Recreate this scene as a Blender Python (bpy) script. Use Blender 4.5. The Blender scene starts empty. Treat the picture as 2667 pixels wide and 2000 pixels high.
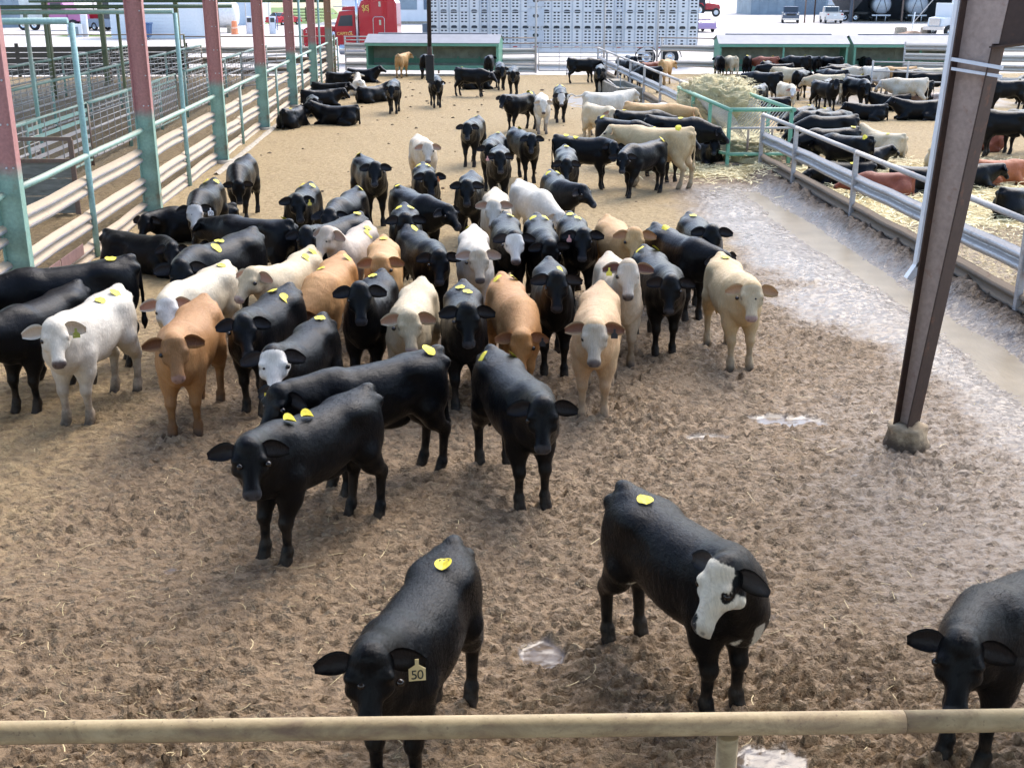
import bpy, math, random
import numpy as np
from mathutils import Vector, Matrix
R = math.radians
random.seed(7); rng = np.random.default_rng(11)
SC = bpy.context.scene
COL = SC.collection

# ------------------------------------------------------------------ camera
CAM_H = 4.2
PITCH, YAW = R(18.7275), R(3.0305)
cam_d = bpy.data.cameras.new('camera'); cam = bpy.data.objects.new('camera', cam_d); COL.objects.link(cam)
cam_d.sensor_fit = 'HORIZONTAL'; cam_d.sensor_width = 36.0; cam_d.lens = 36.0 * 3050.0 / 2667.0
cam_d.clip_start = 0.05; cam_d.clip_end = 3000
cam.location = (0, 0, CAM_H); cam.rotation_euler = (R(90) - PITCH, 0, -YAW)
SC.camera = cam

# ------------------------------------------------------------------ sky, sun, exposure
SUN_EL, SUN_AZ = R(52), R(35)          # azimuth clockwise from +Y (the way the pen runs)
wd = bpy.data.worlds.new('World'); SC.world = wd; wd.use_nodes = True
nt = wd.node_tree; nt.nodes.clear()
sky = nt.nodes.new('ShaderNodeTexSky'); sky.sky_type = 'NISHITA'; sky.sun_disc = False
sky.sun_elevation = SUN_EL; sky.sun_rotation = SUN_AZ
sky.air_density = 1.0; sky.dust_density = 2.2; sky.ozone_density = 1.0
bg = nt.nodes.new('ShaderNodeBackground'); bg.inputs[1].default_value = 0.15
wo = nt.nodes.new('ShaderNodeOutputWorld')
nt.links.new(sky.outputs[0], bg.inputs[0]); nt.links.new(bg.outputs[0], wo.inputs[0])
sun_d = bpy.data.lights.new('sun', 'SUN'); sun = bpy.data.objects.new('sun', sun_d); COL.objects.link(sun)
sun_d.energy = 0.95; sun_d.angle = R(45); sun_d.color = (1.0, 0.965, 0.91)
sun.rotation_euler = (R(90) - SUN_EL, 0, math.pi - SUN_AZ)
sun.location = (20, 30, 40)
SC.view_settings.view_transform = 'Standard'; SC.view_settings.look = 'None'
SC.view_settings.gamma = 1.0; SC.view_settings.use_curve_mapping = False
SC.view_settings.exposure = 1.7
SC.cycles.max_bounces = 4; SC.cycles.diffuse_bounces = 2; SC.cycles.glossy_bounces = 2; SC.cycles.volume_bounces = 0; SC.cycles.use_adaptive_sampling = True; SC.cycles.adaptive_threshold = 0.015
SC.cycles.use_denoising = True

# ------------------------------------------------------------------ pixel of the photograph -> place on the ground
_ct, _st, _cy, _sy = math.cos(PITCH), math.sin(PITCH), math.cos(YAW), math.sin(YAW)
def ray(px, py):
    u = (px - 1333.5) / 3050.0; v = (1000 - py) / 3050.0
    return (_sy*_ct + u*_cy + v*_sy*_st, _cy*_ct - u*_sy + v*_cy*_st, -_st + v*_ct)
def at(px, py, z=0.0):
    d = ray(px, py); t = (z - CAM_H) / d[2]
    return Vector((d[0]*t, d[1]*t, z))

# ------------------------------------------------------------------ scene helpers
def tag(o, label=None, cat=None, group=None, kind=None):
    if label: o['label'] = label
    if cat: o['category'] = cat
    if group: o['group'] = group
    if kind: o['kind'] = kind
    return o
def empty(name, loc=(0, 0, 0), rz=0.0):
    o = bpy.data.objects.new(name, None); o.empty_display_size = 0.1
    o.location = loc; o.rotation_euler = (0, 0, rz); COL.objects.link(o); return o
def link_mesh(name, me, parent=None, loc=None, rot=None):
    o = bpy.data.objects.new(name, me); COL.objects.link(o)
    if parent is not None: o.parent = parent
    if loc is not None: o.location = loc
    if rot is not None: o.rotation_euler = rot
    return o

class MB:
    """collects faces for one mesh"""
    def __init__(s): s.v = []; s.f = []; s.sm = []
    def quadgrid(s, pts, nu, nv, closed_u=False, smooth=False):
        b = len(s.v); s.v += [tuple(p) for p in pts]
        for i in range(nu if closed_u else nu - 1):
            for j in range(nv - 1):
                i2 = (i + 1) % nu
                s.f.append((b + i*nv + j, b + i2*nv + j, b + i2*nv + j + 1, b + i*nv + j + 1)); s.sm.append(smooth)
    def face(s, pts, smooth=False):
        b = len(s.v); s.v += [tuple(p) for p in pts]; s.f.append(tuple(range(b, b + len(pts)))); s.sm.append(smooth)
    def box(s, c, d, rz=0.0, M=None):
        hx, hy, hz = d[0]/2, d[1]/2, d[2]/2
        P = [(-hx,-hy,-hz),(hx,-hy,-hz),(hx,hy,-hz),(-hx,hy,-hz),(-hx,-hy,hz),(hx,-hy,hz),(hx,hy,hz),(-hx,hy,hz)]
        cz, sz = math.cos(rz), math.sin(rz); b = len(s.v)
        for p in P:
            q = Vector((p[0]*cz - p[1]*sz, p[0]*sz + p[1]*cz, p[2])) if M is None else M @ Vector(p)
            s.v.append((q.x + c[0], q.y + c[1], q.z + c[2]))
        for f in ((0,3,2,1),(4,5,6,7),(0,1,5,4),(1,2,6,5),(2,3,7,6),(3,0,4,7)):
            s.f.append(tuple(b + i for i in f)); s.sm.append(False)
        return s
    def tube(s, path, r, n=8, cap=True, smooth=True, squash=1.0):
        path = [Vector(p) for p in path]; rs = r if isinstance(r, (list, tuple)) else [r]*len(path)
        b = len(s.v); up0 = None
        for i, p in enumerate(path):
            t = (path[min(i+1, len(path)-1)] - path[max(i-1, 0)])
            if t.length < 1e-9: t = Vector((0, 0, 1))
            t.normalize()
            if up0 is None:
                a = Vector((0, 0, 1)) if abs(t.z) < 0.9 else Vector((0, 1, 0))
                up0 = (a - t*a.dot(t)).normalized()
            else:
                up0 = (up0 - t*up0.dot(t))
                up0 = up0.normalized() if up0.length > 1e-6 else Vector((1, 0, 0))
            w = t.cross(up0)
            for k in range(n):
                a = 2*math.pi*k/n
                q = p + up0*(math.cos(a)*rs[i]) + w*(math.sin(a)*rs[i]*squash)
                s.v.append(tuple(q))
        for i in range(len(path)-1):
            for k in range(n):
                k2 = (k+1) % n
                s.f.append((b+i*n+k, b+i*n+k2, b+(i+1)*n+k2, b+(i+1)*n+k)); s.sm.append(smooth)
        if cap:
            s.f.append(tuple(b + k for k in reversed(range(n)))); s.sm.append(False)
            e = b + (len(path)-1)*n; s.f.append(tuple(e + k for k in range(n))); s.sm.append(False)
        return s
    def cyl(s, a, b2, r, n=12, **k): return s.tube([a, b2], r, n, **k)
    def extrude(s, prof, a, b2, side, closed=False, smooth=False, cap=True):
        """profile points (w along 'side', h up) swept from a to b2"""
        a = Vector(a); b2 = Vector(b2); side = Vector(side)
        pts = [[a + side*w + Vector((0,0,h)) for w, h in prof], [b2 + side*w + Vector((0,0,h)) for w, h in prof]]
        n = len(prof); b = len(s.v)
        for row in pts: s.v += [tuple(p) for p in row]
        for k in range(n if closed else n-1):
            k2 = (k+1) % n
            s.f.append((b+k, b+k2, b+n+k2, b+n+k)); s.sm.append(smooth)
        if closed and cap:
            s.f.append(tuple(b+k for k in reversed(range(n)))); s.sm.append(False)
            s.f.append(tuple(b+n+k for k in range(n))); s.sm.append(False)
        return s
    def lathe(s, prof, c=(0,0,0), n=24, axis='z', smooth=True):
        b = len(s.v); m = len(prof)
        for i in range(n):
            a = 2*math.pi*i/n
            for r, h in prof:
                p = (r*math.cos(a), r*math.sin(a), h)
                if axis == 'x': p = (h, p[0], p[1])
                elif axis == 'y': p = (p[0], h, p[1])
                s.v.append((p[0]+c[0], p[1]+c[1], p[2]+c[2]))
        for i in range(n):
            i2 = (i+1) % n
            for j in range(m-1):
                s.f.append((b+i*m+j, b+i2*m+j, b+i2*m+j+1, b+i*m+j+1)); s.sm.append(smooth)
        return s
    def mesh(s, name, mats=None):
        me = bpy.data.meshes.new(name); me.from_pydata(s.v, [], s.f)
        me.polygons.foreach_set('use_smooth', s.sm); me.update()
        if mats:
            for m in (mats if isinstance(mats, (list, tuple)) else [mats]): me.materials.append(m)
        return me
    def obj(s, name, mat, parent=None, loc=None, rot=None, bevel=0.0):
        o = link_mesh(name, s.mesh(name, mat), parent, loc, rot)
        if bevel:
            b = o.modifiers.new('bevel', 'BEVEL'); b.width = bevel; b.segments = 2; b.limit_method = 'ANGLE'; b.angle_limit = R(35)
        return o

# ------------------------------------------------------------------ material helpers
class NT:
    def __init__(s, name):
        s.m = bpy.data.materials.new(name); s.m.use_nodes = True; s.t = s.m.node_tree; s.t.nodes.clear()
        s.out = s.n('ShaderNodeOutputMaterial'); s.b = s.n('ShaderNodeBsdfPrincipled')
        s.l(s.b.outputs[0], s.out.inputs[0])
    def n(s, t, **k):
        x = s.t.nodes.new(t)
        for a, v in k.items(): setattr(x, a, v)
        return x
    def l(s, a, b): s.t.links.new(a, b)
    def put(s, sock, v):
        if hasattr(v, 'is_linked') or isinstance(v, bpy.types.NodeSocket): s.l(v, sock)
        elif isinstance(v, (tuple, list)) and len(v) == 3 and sock.type == 'RGBA': sock.default_value = (*v, 1)
        else: sock.default_value = v
    def set(s, **k):
        names = dict(color='Base Color', rough='Roughness', metal='Metallic', spec='Specular IOR Level', normal='Normal',
                     coat='Coat Weight', sheen='Sheen Weight', sheen_r='Sheen Roughness', trans='Transmission Weight', ior='IOR',
                     emit='Emission Color', emits='Emission Strength', alpha='Alpha', aniso='Anisotropic')
        for a, v in k.items(): s.put(s.b.inputs[names[a]], v)
        return s
    def coord(s, which='Object'): return s.n('ShaderNodeTexCoord').outputs[which]
    def mapping(s, v, scale=(1,1,1), rot=(0,0,0), loc=(0,0,0)):
        m = s.n('ShaderNodeMapping'); s.l(v, m.inputs[0])
        m.inputs['Scale'].default_value = scale; m.inputs['Rotation'].default_value = rot; m.inputs['Location'].default_value = loc
        return m.outputs[0]
    def noise(s, v, scale, detail=4, rough=0.55, dist=0.0, out='Fac'):
        x = s.n('ShaderNodeTexNoise'); s.l(v, x.inputs['Vector'])
        x.inputs['Scale'].default_value = scale; x.inputs['Detail'].default_value = detail
        x.inputs['Roughness'].default_value = rough; x.inputs['Distortion'].default_value = dist
        return x.outputs[out]
    def voro(s, v, scale, feature='F1', out='Distance', rand=1.0):
        x = s.n('ShaderNodeTexVoronoi', feature=feature); s.l(v, x.inputs['Vector']); x.inputs['Scale'].default_value = scale
        x.inputs['Randomness'].default_value = rand
        return x.outputs[out]
    def ramp(s, fac, stops, interp='LINEAR'):
        x = s.n('ShaderNodeValToRGB'); s.l(fac, x.inputs[0]); cr = x.color_ramp; cr.interpolation = interp
        while len(cr.elements) < len(stops): cr.elements.new(0.5)
        for e, (p, c) in zip(cr.elements, stops):
            e.position = p; e.color = (c, c, c, 1) if not isinstance(c, (tuple, list)) else (*c, 1)
        return x.outputs[0]
    def mix(s, fac, a, b, mode='MIX'):
        x = s.n('ShaderNodeMix', data_type='RGBA', blend_type=mode); x.clamp_factor = True
        s.put(x.inputs[0], fac); s.put(x.inputs[6], a); s.put(x.inputs[7], b); return x.outputs[2]
    def math(s, op, a, b=0.5, c=None, clamp=False):
        x = s.n('ShaderNodeMath', operation=op, use_clamp=clamp); s.put(x.inputs[0], a); s.put(x.inputs[1], b)
        if c is not None: s.put(x.inputs[2], c)
        return x.outputs[0]
    def maprange(s, v, a, b, c=0.0, d=1.0):
        x = s.n('ShaderNodeMapRange'); s.put(x.inputs[0], v); x.clamp = True
        for i, q in enumerate((a, b, c, d)): x.inputs[i+1].default_value = q
        return x.outputs[0]
    def sep(s, v):
        x = s.n('ShaderNodeSeparateXYZ'); s.l(v, x.inputs[0]); return x.outputs
    def attr(s, name, out='Color'):
        x = s.n('ShaderNodeAttribute', attribute_name=name); return x.outputs[out]
    def geo(s, out='Normal'): return s.n('ShaderNodeNewGeometry').outputs[out]
    def rand(s): return s.n('ShaderNodeObjectInfo').outputs['Random']
    def bump(s, h, strength=0.5, dist=0.02):
        x = s.n('ShaderNodeBump'); s.l(h, x.inputs['Height']); x.inputs['Strength'].default_value = strength
        x.inputs['Distance'].default_value = dist; return x.outputs[0]
def plain(name, col, rough=0.6, metal=0.0, spec=0.5, noise=0.12, scale=6.0, coat=0.0):
    t = NT(name); n = t.noise(t.coord(), scale, 5)
    c = t.mix(t.maprange(n, 0.3, 0.7), tuple(x*(1-noise) for x in col), tuple(min(1, x*(1+noise)) for x in col))
    t.set(color=c, rough=rough, metal=metal, spec=spec, coat=coat); return t.m
# ------------------------------------------------------------------ surfaces
def painted_steel(name, col, rust=(0.20,0.085,0.04), amount=0.35, rough=0.5, dust=None, top=None, split=None, spread=0.25):
    """weathered paint; split=(height, upper colour) for two-tone posts"""
    t = NT(name); oc = t.coord(); n = t.noise(oc, 5, 6, 0.62); n2 = t.noise(oc, 22, 4)
    c = t.mix(t.maprange(n2, 0.3, 0.7), tuple(x*0.85 for x in col), tuple(min(1, x*1.12) for x in col))
    if split:
        z = t.sep(oc)[2]; zz = t.math('ADD', z, t.math('MULTIPLY', t.math('SUBTRACT', n, 0.5), spread))
        up = t.mix(t.maprange(n2, 0.3, 0.7), tuple(x*0.85 for x in split[1]), tuple(min(1, x*1.15) for x in split[1]))
        c = t.mix(t.maprange(zz, split[0]-0.10, split[0]+0.12), c, up)
        low = t.math('MULTIPLY', t.maprange(t.math('ABSOLUTE', t.math('SUBTRACT', zz, 0.42)), 0.0, 0.30, 1, 0), t.maprange(t.noise(oc, 3.1, 4), 0.45, 0.6))
        c = t.mix(t.math('MULTIPLY', low, 0.8), c, rust)
    c = t.mix(t.math('MULTIPLY', t.maprange(n, 0.58, 0.72), amount), c, rust)
    if dust:
        nz = t.sep(t.geo('Normal'))[2]; d = t.math('MULTIPLY', t.maprange(t.math('ADD', nz, t.math('MULTIPLY', t.math('SUBTRACT', n, 0.5), 0.5)), 0.05, 0.55), dust[1])
        c = t.mix(d, c, dust[0])
    t.set(color=c, rough=rough, normal=t.bump(n2, 0.15, 0.01)); return t.m
def galvanised(name, base=(0.42,0.44,0.47), dust=(0.40,0.30,0.19), amt=1.0, rust=0.25, lo=0.02, hi=0.4, metal=0.6, rough=0.42):
    t = NT(name); oc = t.coord(); n = t.noise(oc, 4, 6, 0.6); n2 = t.noise(t.mapping(oc, (1,1,6)), 14, 4)
    c = t.mix(t.maprange(n2, 0.3, 0.7), tuple(x*0.8 for x in base), tuple(min(1, x*1.15) for x in base))
    nz = t.sep(t.geo('Normal'))[2]
    f = t.maprange(t.math('ADD', nz, t.math('MULTIPLY', t.math('SUBTRACT', n, 0.5), 0.6)), lo, hi)
    f = t.math('MULTIPLY', f, amt)
    c = t.mix(f, c, t.mix(n2, tuple(x*0.85 for x in dust), tuple(min(1, x*1.1) for x in dust)))
    c = t.mix(t.math('MULTIPLY', t.maprange(n, 0.6, 0.75), rust), c, (0.17,0.075,0.035))
    t.set(color=c, rough=t.math('ADD', t.math('MULTIPLY', f, 0.4), rough), metal=t.math('MULTIPLY', t.math('SUBTRACT', 1.0, f), metal)); return t.m
def wood(name, col, scale=(1,1,1)):
    t = NT(name); oc = t.coord(); n = t.noise(t.mapping(oc, scale), 3, 6, 0.6, 0.4)
    c = t.ramp(n, [(0.25, tuple(x*0.55 for x in col)), (0.55, col), (0.8, tuple(min(1, x*1.3) for x in col))])
    t.set(color=c, rough=0.85, normal=t.bump(n, 0.4, 0.01)); return t.m
M = {}
M['red_col'] = painted_steel('red_over_green_paint', (0.25,0.41,0.335), split=(1.92, (0.44,0.20,0.185)), amount=0.3)
M['teal'] = painted_steel('weathered_teal_paint', (0.24,0.40,0.35), amount=0.35, dust=((0.40,0.36,0.26), 0.55))
M['teal_clean'] = painted_steel('pale_teal_paint', (0.27,0.45,0.43), amount=0.18)
M['green_beam'] = painted_steel('dark_green_paint', (0.085,0.14,0.08), amount=0.2)
M['olive'] = painted_steel('mossy_green_paint', (0.13,0.15,0.075), amount=0.3)
M['bunk'] = painted_steel('green_bunk_paint', (0.14,0.34,0.23), rust=(0.30,0.30,0.24), amount=0.6)
M['feeder'] = painted_steel('bright_green_paint', (0.17,0.42,0.29), amount=0.25, dust=((0.36,0.33,0.22), 0.3))
M['galv_l'] = galvanised('dusty_galvanised_rail', (0.44,0.49,0.60), dust=(0.54,0.41,0.27), amt=0.95, lo=-0.30, hi=0.2, metal=0.4)
M['galv_r'] = galvanised('bright_galvanised_rail', (0.52,0.54,0.57), dust=(0.30,0.24,0.18), amt=0.55, lo=0.25, hi=0.7, rust=0.45)
M['galv_mud'] = galvanised('muddy_rail', (0.26,0.22,0.18), dust=(0.26,0.19,0.125), amt=0.9, rust=0.6, metal=0.2, rough=0.6)
M['galv_far'] = galvanised('grey_rail', (0.50,0.50,0.50), dust=(0.46,0.40,0.32), amt=0.7, rust=0.3)
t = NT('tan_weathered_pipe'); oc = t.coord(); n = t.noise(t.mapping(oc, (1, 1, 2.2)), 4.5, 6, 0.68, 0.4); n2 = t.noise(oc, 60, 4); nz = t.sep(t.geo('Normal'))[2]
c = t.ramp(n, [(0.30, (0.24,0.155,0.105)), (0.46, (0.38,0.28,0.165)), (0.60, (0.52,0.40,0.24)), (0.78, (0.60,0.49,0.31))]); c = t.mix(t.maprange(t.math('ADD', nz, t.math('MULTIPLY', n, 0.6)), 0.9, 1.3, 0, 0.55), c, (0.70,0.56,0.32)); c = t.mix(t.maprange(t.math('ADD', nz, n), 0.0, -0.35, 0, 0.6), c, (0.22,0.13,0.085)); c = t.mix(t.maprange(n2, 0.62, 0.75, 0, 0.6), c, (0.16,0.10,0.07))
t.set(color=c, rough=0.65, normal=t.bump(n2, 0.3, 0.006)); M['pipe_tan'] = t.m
M['pipe_grey'] = galvanised('grey_pipe', (0.46,0.44,0.43), dust=(0.54,0.49,0.42), amt=0.6, rust=0.55, metal=0.3, rough=0.55)
M['rusty'] = painted_steel('rusty_brown_steel', (0.20,0.13,0.10), amount=0.6, dust=((0.42,0.34,0.24), 0.7))
M['dark_steel'] = painted_steel('dark_and_shaded_steel', (0.065,0.036,0.024), rust=(0.17,0.070,0.032), amount=0.9, rough=0.75)  # column flanges share this, darkened as faces turned away from the sky
M['lit_primer'] = painted_steel('sky_lit_primer', (0.42,0.31,0.25), rust=(0.27,0.13,0.08), amount=1.0, rough=0.7)  # column web, painted paler than its flanges to carry the sky light
M['white_metal'] = plain('white_sheet_metal', (0.72,0.74,0.76), 0.4, noise=0.05)
M['concrete'] = plain('rough_concrete', (0.36,0.31,0.24), 0.9, noise=0.35, scale=9)
M['concrete_wet'] = plain('stained_concrete', (0.28,0.245,0.19), 0.8, noise=0.35, scale=7)
M['plank'] = wood('dark_weathered_plank', (0.085,0.072,0.056), (1,1,7))
M['ply'] = wood('grey_plywood', (0.26,0.26,0.23), (1,1,5))
t = NT('muddy_concrete'); oc = t.coord(); n = t.noise(oc, 7, 6, 0.65); z = t.sep(oc)[2]
c = t.mix(t.maprange(t.math('ADD', z, t.math('MULTIPLY', t.math('SUBTRACT', n, 0.5), 0.25)), 0.03, 0.14), (0.075,0.052,0.032), t.mix(t.maprange(n, 0.3, 0.7), (0.20,0.14,0.08), (0.50,0.39,0.25))); t.set(color=c, rough=0.9, normal=t.bump(n, 0.8, 0.04)); M['foot'] = t.m
M['black'] = plain('black_plastic', (0.010,0.010,0.011), 0.45, noise=0.1)
M['tin'] = plain('grey_sheet_roof', (0.20,0.205,0.23), 0.6, metal=0.0, noise=0.12, scale=2)
M['rubber'] = plain('tyre_rubber', (0.02,0.02,0.021), 0.8, noise=0.2)
M['glass'] = NT('dark_window_glass').set(color=(0.03,0.04,0.05), rough=0.08, spec=0.6).m
M['chrome'] = NT('chrome').set(color=(0.6,0.62,0.65), rough=0.15, metal=1.0).m

# ------------------------------------------------------------------ ground: yard sheet to the horizon, trodden pen floor with hoof prints
def vnoise(x, y, s, seed=0):
    X = x/s; Y = y/s; i = np.floor(X).astype(np.int64); j = np.floor(Y).astype(np.int64); fx = X-i; fy = Y-j
    fx = fx*fx*(3-2*fx); fy = fy*fy*(3-2*fy)
    def hsh(a, b):
        h = (a*374761393 + b*668265263 + seed*982451653) & 0xffffffff
        h = ((h ^ (h >> 13))*1274126177) & 0xffffffff
        return ((h ^ (h >> 16)) & 0xffff)/65535.0
    return (hsh(i,j)*(1-fx)+hsh(i+1,j)*fx)*(1-fy)+(hsh(i,j+1)*(1-fx)+hsh(i+1,j+1)*fx)*fy
def worley(x, y, s, seed=0):
    X = x/s; Y = y/s; i = np.floor(X).astype(np.int64); j = np.floor(Y).astype(np.int64)
    best = np.full(x.shape, 9.0)
    for a in (-1, 0, 1):
        for b in (-1, 0, 1):
            ii = i+a; jj = j+b
            h = (ii*374761393 + jj*668265263 + seed*982451653) & 0xffffffff; h = ((h ^ (h >> 13))*1274126177) & 0xffffffff
            px = ii + (h & 0xffff)/65535.0; py = jj + ((h >> 16) & 0xffff)/65535.0
            best = np.minimum(best, np.hypot((X-px), (Y-py)*1.25))
    return best
def flakes(x, y, s, seed=0):
    """trodden clods: every cell is a slab tilted its own way, with a step down to its neighbour"""
    X = x/s; Y = y/s; i = np.floor(X).astype(np.int64); j = np.floor(Y).astype(np.int64)
    best = np.full(x.shape, 9.0); val = np.zeros(x.shape)
    for a in (-1, 0, 1):
        for b in (-1, 0, 1):
            ii = i+a; jj = j+b
            h = (ii*374761393 + jj*668265263 + seed*982451653) & 0xffffffff; h = ((h ^ (h >> 13))*1274126177) & 0xffffffff
            px = ii + (h & 0xffff)/65535.0; py = jj + ((h >> 16) & 0xffff)/65535.0
            h2 = ((h ^ (h >> 15))*2246822519) & 0xffffffff; th = (h2 & 0xffff)/65535.0*6.2832; lv = ((h2 >> 16) & 0xffff)/65535.0-0.5
            dx = X-px; dy = (Y-py)*1.3; d = np.hypot(dx, dy); v = lv*0.7 + 1.1*(dx*np.cos(th)+dy*np.sin(th)) + 0.5*d*d
            m = d < best; val = np.where(m, v, val); best = np.where(m, d, best)
    return val
sm = lambda x, a, b: np.clip((x-a)/(b-a), 0, 1)**2*(3-2*np.clip((x-a)/(b-a), 0, 1))
POOLS = [(3.35, 11.04, 0.42, 0.17), (0.54, 6.76, 0.22, 0.20), (-2.18, 8.1, 0.08, 0.06), (1.78, 5.59, 0.26, 0.12), (2.5, 10.63, 0.2, 0.09),  (5.4, 46.5, 1.3, 2.4), (11.2, 47, 1.8, 3.2)]
def zones(x, y):
    n = vnoise(x, y, 1.7, 1)-0.5; n2 = vnoise(x, y, 0.45, 2)-0.5; n3 = vnoise(x, y, 5.0, 3)-0.5
    # strip outside the drip line, wettest by the right fence
    e = x + 1.3*n + 0.5*n2
    wet = 0.9*sm(e, 3.9, 5.6)*(1-sm(x, 6.9, 7.4))*(1-sm(y + 2*n, 24.5, 27.5))
    wet = np.maximum(wet, 0.55*sm(e, 2.2, 4.6)*(1-sm(x, 6.9, 7.4))*(1-sm(y, 10, 15)))
    wet = np.maximum(wet, 0.75*sm(x, 8.5, 10)*sm(y+2*n, 41, 45)*(1-sm(y, 56, 60))*sm(n2+n, -0.35, 0.2))
    pool = np.zeros_like(x)
    for cx, cy, rx, ry in POOLS:
        q = np.hypot((x-cx)/rx, (y-cy)/ry) + 0.9*n2 + 0.35*(vnoise(x, y, 0.12, 5)-0.5)*2
        pool = np.maximum(pool, 1-sm(q, 0.7, 1.05))
    wet = np.maximum(wet, pool)
    dry = (0.45+0.55*sm(x, -6.6, -5.9))*sm(y + 3*n3 - 0.55*(x+2), 12.0, 19.0)*(1-sm(x + n, 4.0, 5.5)*(1-sm(y, 26, 30)))       # straw-dusted dry floor; browner in the alley, painting in roof shade
    dry = np.maximum(dry, 0.55*sm(-x - 0.8 + 0.8*n, 0.6, 3.5)*sm(y, 4, 9))
    hay = sm(1.9 - np.hypot((x-7.2)/1.6, (y-29)/1.5) + 1.1*n + 0.7*n2, 0.2, 1.0)
    hay = np.maximum(hay, sm(x, 7.5, 7.9)*(1-sm(x + 2*n, 14, 17))*sm(y + 2.5*n, 20.0, 22.5)*(1-sm(y + 2*n, 27.0, 30.0)))
    hay = np.maximum(hay, 0.45*sm(x, 7.5, 7.9)*sm(y+2*n, 12, 16)*(1-sm(y, 27, 31)))
    return wet, pool, dry, np.clip(hay, 0, 1)
def floor_height(x, y, wet, pool, dry):
    wx = 0.045*(vnoise(x, y, 0.10, 31)-0.5) + 0.03*(vnoise(x, y, 0.045, 33)-0.5); wy = 0.045*(vnoise(x, y, 0.10, 32)-0.5) + 0.03*(vnoise(x, y, 0.045, 34)-0.5)
    c1 = flakes(x+wx, (y+wy)*1.55, 0.105, 4); c2 = flakes(x+wx*0.7+0.4, (y+wy*0.7-0.2)*1.4, 0.062, 9); big = vnoise(x, y, 0.6, 6)-0.5
    churn = np.clip(1.15-0.80*dry-0.72*wet, 0.10, 1.2)*(0.25+0.85*vnoise(x, y, 0.9, 12)+0.55*vnoise(x, y, 2.6, 13))
    h = churn*(0.027*c1 + 0.017*c2) + 0.03*big + 0.05*(vnoise(x, y, 3.0, 8)-0.5)
    h += 0.010*churn*(vnoise(x, y, 0.03, 10)-0.5)
    # shallow drain along the right fence and the mud bank under it
    h -= 0.10*np.exp(-((x-6.55)/0.42)**2)*(1-sm(y, 24.5, 27))*sm(y, 5, 8)
    lump = 0.5+0.9*vnoise(x, y, 0.35, 14)*(0.6+0.8*vnoise(x, y, 0.12, 15))
    h += 0.19*np.exp(-((x-7.32)/0.30)**2)*lump*(1-sm(y, 27, 29))
    h = h*(1-0.75*sm(pool, 0.3, 0.8)) - 0.012*sm(pool, 0.3, 0.8)
    return h
ys = np.concatenate([np.linspace(-6, 2.8, 22, endpoint=False), np.exp(np.linspace(math.log(2.8), math.log(17), 620, endpoint=False)), np.exp(np.linspace(math.log(17), math.log(62.2), 150))])
us = np.concatenate([np.linspace(-2.2, -1, 40, endpoint=False), np.linspace(-1, 1, 360), np.linspace(1, 2.2, 41)[1:]])
ny_, nx_ = len(ys), len(us)
Yg = np.repeat(ys[:,None], nx_, 1); half = 0.55 + 0.455*np.maximum(Yg, 0.5)
Xg = us[None,:]*half + 0.055*Yg
zn = zones(Xg, Yg); Zg = floor_height(Xg, Yg, zn[0], zn[1], zn[2])
edge = np.minimum(sm(Yg, -6, -5), 1-sm(Yg, 60.5, 62.2)); Zg = Zg*edge - 0.2*(1-edge)
verts = np.stack([Xg, Yg, Zg], -1).reshape(-1, 3)
ii = np.arange(ny_*nx_).reshape(ny_, nx_)
fac = np.stack([ii[:-1,:-1], ii[:-1,1:], ii[1:,1:], ii[1:,:-1]], -1).reshape(-1, 4)
me = bpy.data.meshes.new('pen_floor'); me.from_pydata(verts.tolist(), [], fac.tolist())
me.polygons.foreach_set('use_smooth', [True]*len(fac))
za = me.attributes.new('zone', 'FLOAT_COLOR', 'POINT'); za.data.foreach_set('color', np.stack([zn[0], zn[1], zn[2], zn[3]], -1).astype(np.float32).ravel())
t = NT('trodden_mud'); oc = t.coord(); zc = t.attr('zone'); zs = t.n('ShaderNodeSeparateColor'); t.l(zc, zs.inputs[0]); hay = t.attr('zone', 'Alpha')
n1 = t.noise(oc, 1.3, 6, 0.6); n2 = t.noise(oc, 9.0, 6, 0.65); n3 = t.noise(oc, 45, 4, 0.6); vn = t.n('ShaderNodeTexVoronoi'); wv_ = t.n('ShaderNodeVectorMath', operation='MULTIPLY_ADD'); t.l(t.noise(oc, 22, 3, out='Color'), wv_.inputs[0]); wv_.inputs[1].default_value = (0.05,0.05,0.0); t.l(oc, wv_.inputs[2])
t.l(t.mapping(wv_.outputs[0], (1, 1.8, 0)), vn.inputs['Vector']); vn.inputs['Scale'].default_value = 16
sb = t.n('ShaderNodeVectorMath', operation='SUBTRACT'); t.l(t.mapping(wv_.outputs[0], (1, 1.8, 0)), sb.inputs[0]); t.l(vn.outputs['Position'], sb.inputs[1])
cb = t.n('ShaderNodeVectorMath', operation='SUBTRACT'); t.l(vn.outputs['Color'], cb.inputs[0]); cb.inputs[1].default_value = (0.5,0.5,0.5)
dt = t.n('ShaderNodeVectorMath', operation='DOT_PRODUCT'); t.l(sb.outputs[0], dt.inputs[0]); t.l(cb.outputs[0], dt.inputs[1])
crack = t.math('MULTIPLY', dt.outputs['Value'], 17.0)
brown = t.ramp(n2, [(0.28, (0.088,0.055,0.029)), (0.50, (0.205,0.137,0.077)), (0.72, (0.33,0.232,0.138))])
vc = t.n('ShaderNodeSeparateColor'); t.l(vn.outputs['Color'], vc.inputs[0]); brown = t.mix(t.maprange(vc.outputs[0], 0.1, 0.8, 0.0, 0.9), brown, t.mix(vc.outputs[1], (0.070,0.043,0.022), (0.45,0.325,0.200)))
brown = t.mix(t.maprange(n3, 0.45, 0.75, 0, 0.4), brown, (0.26,0.178,0.10))
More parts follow.
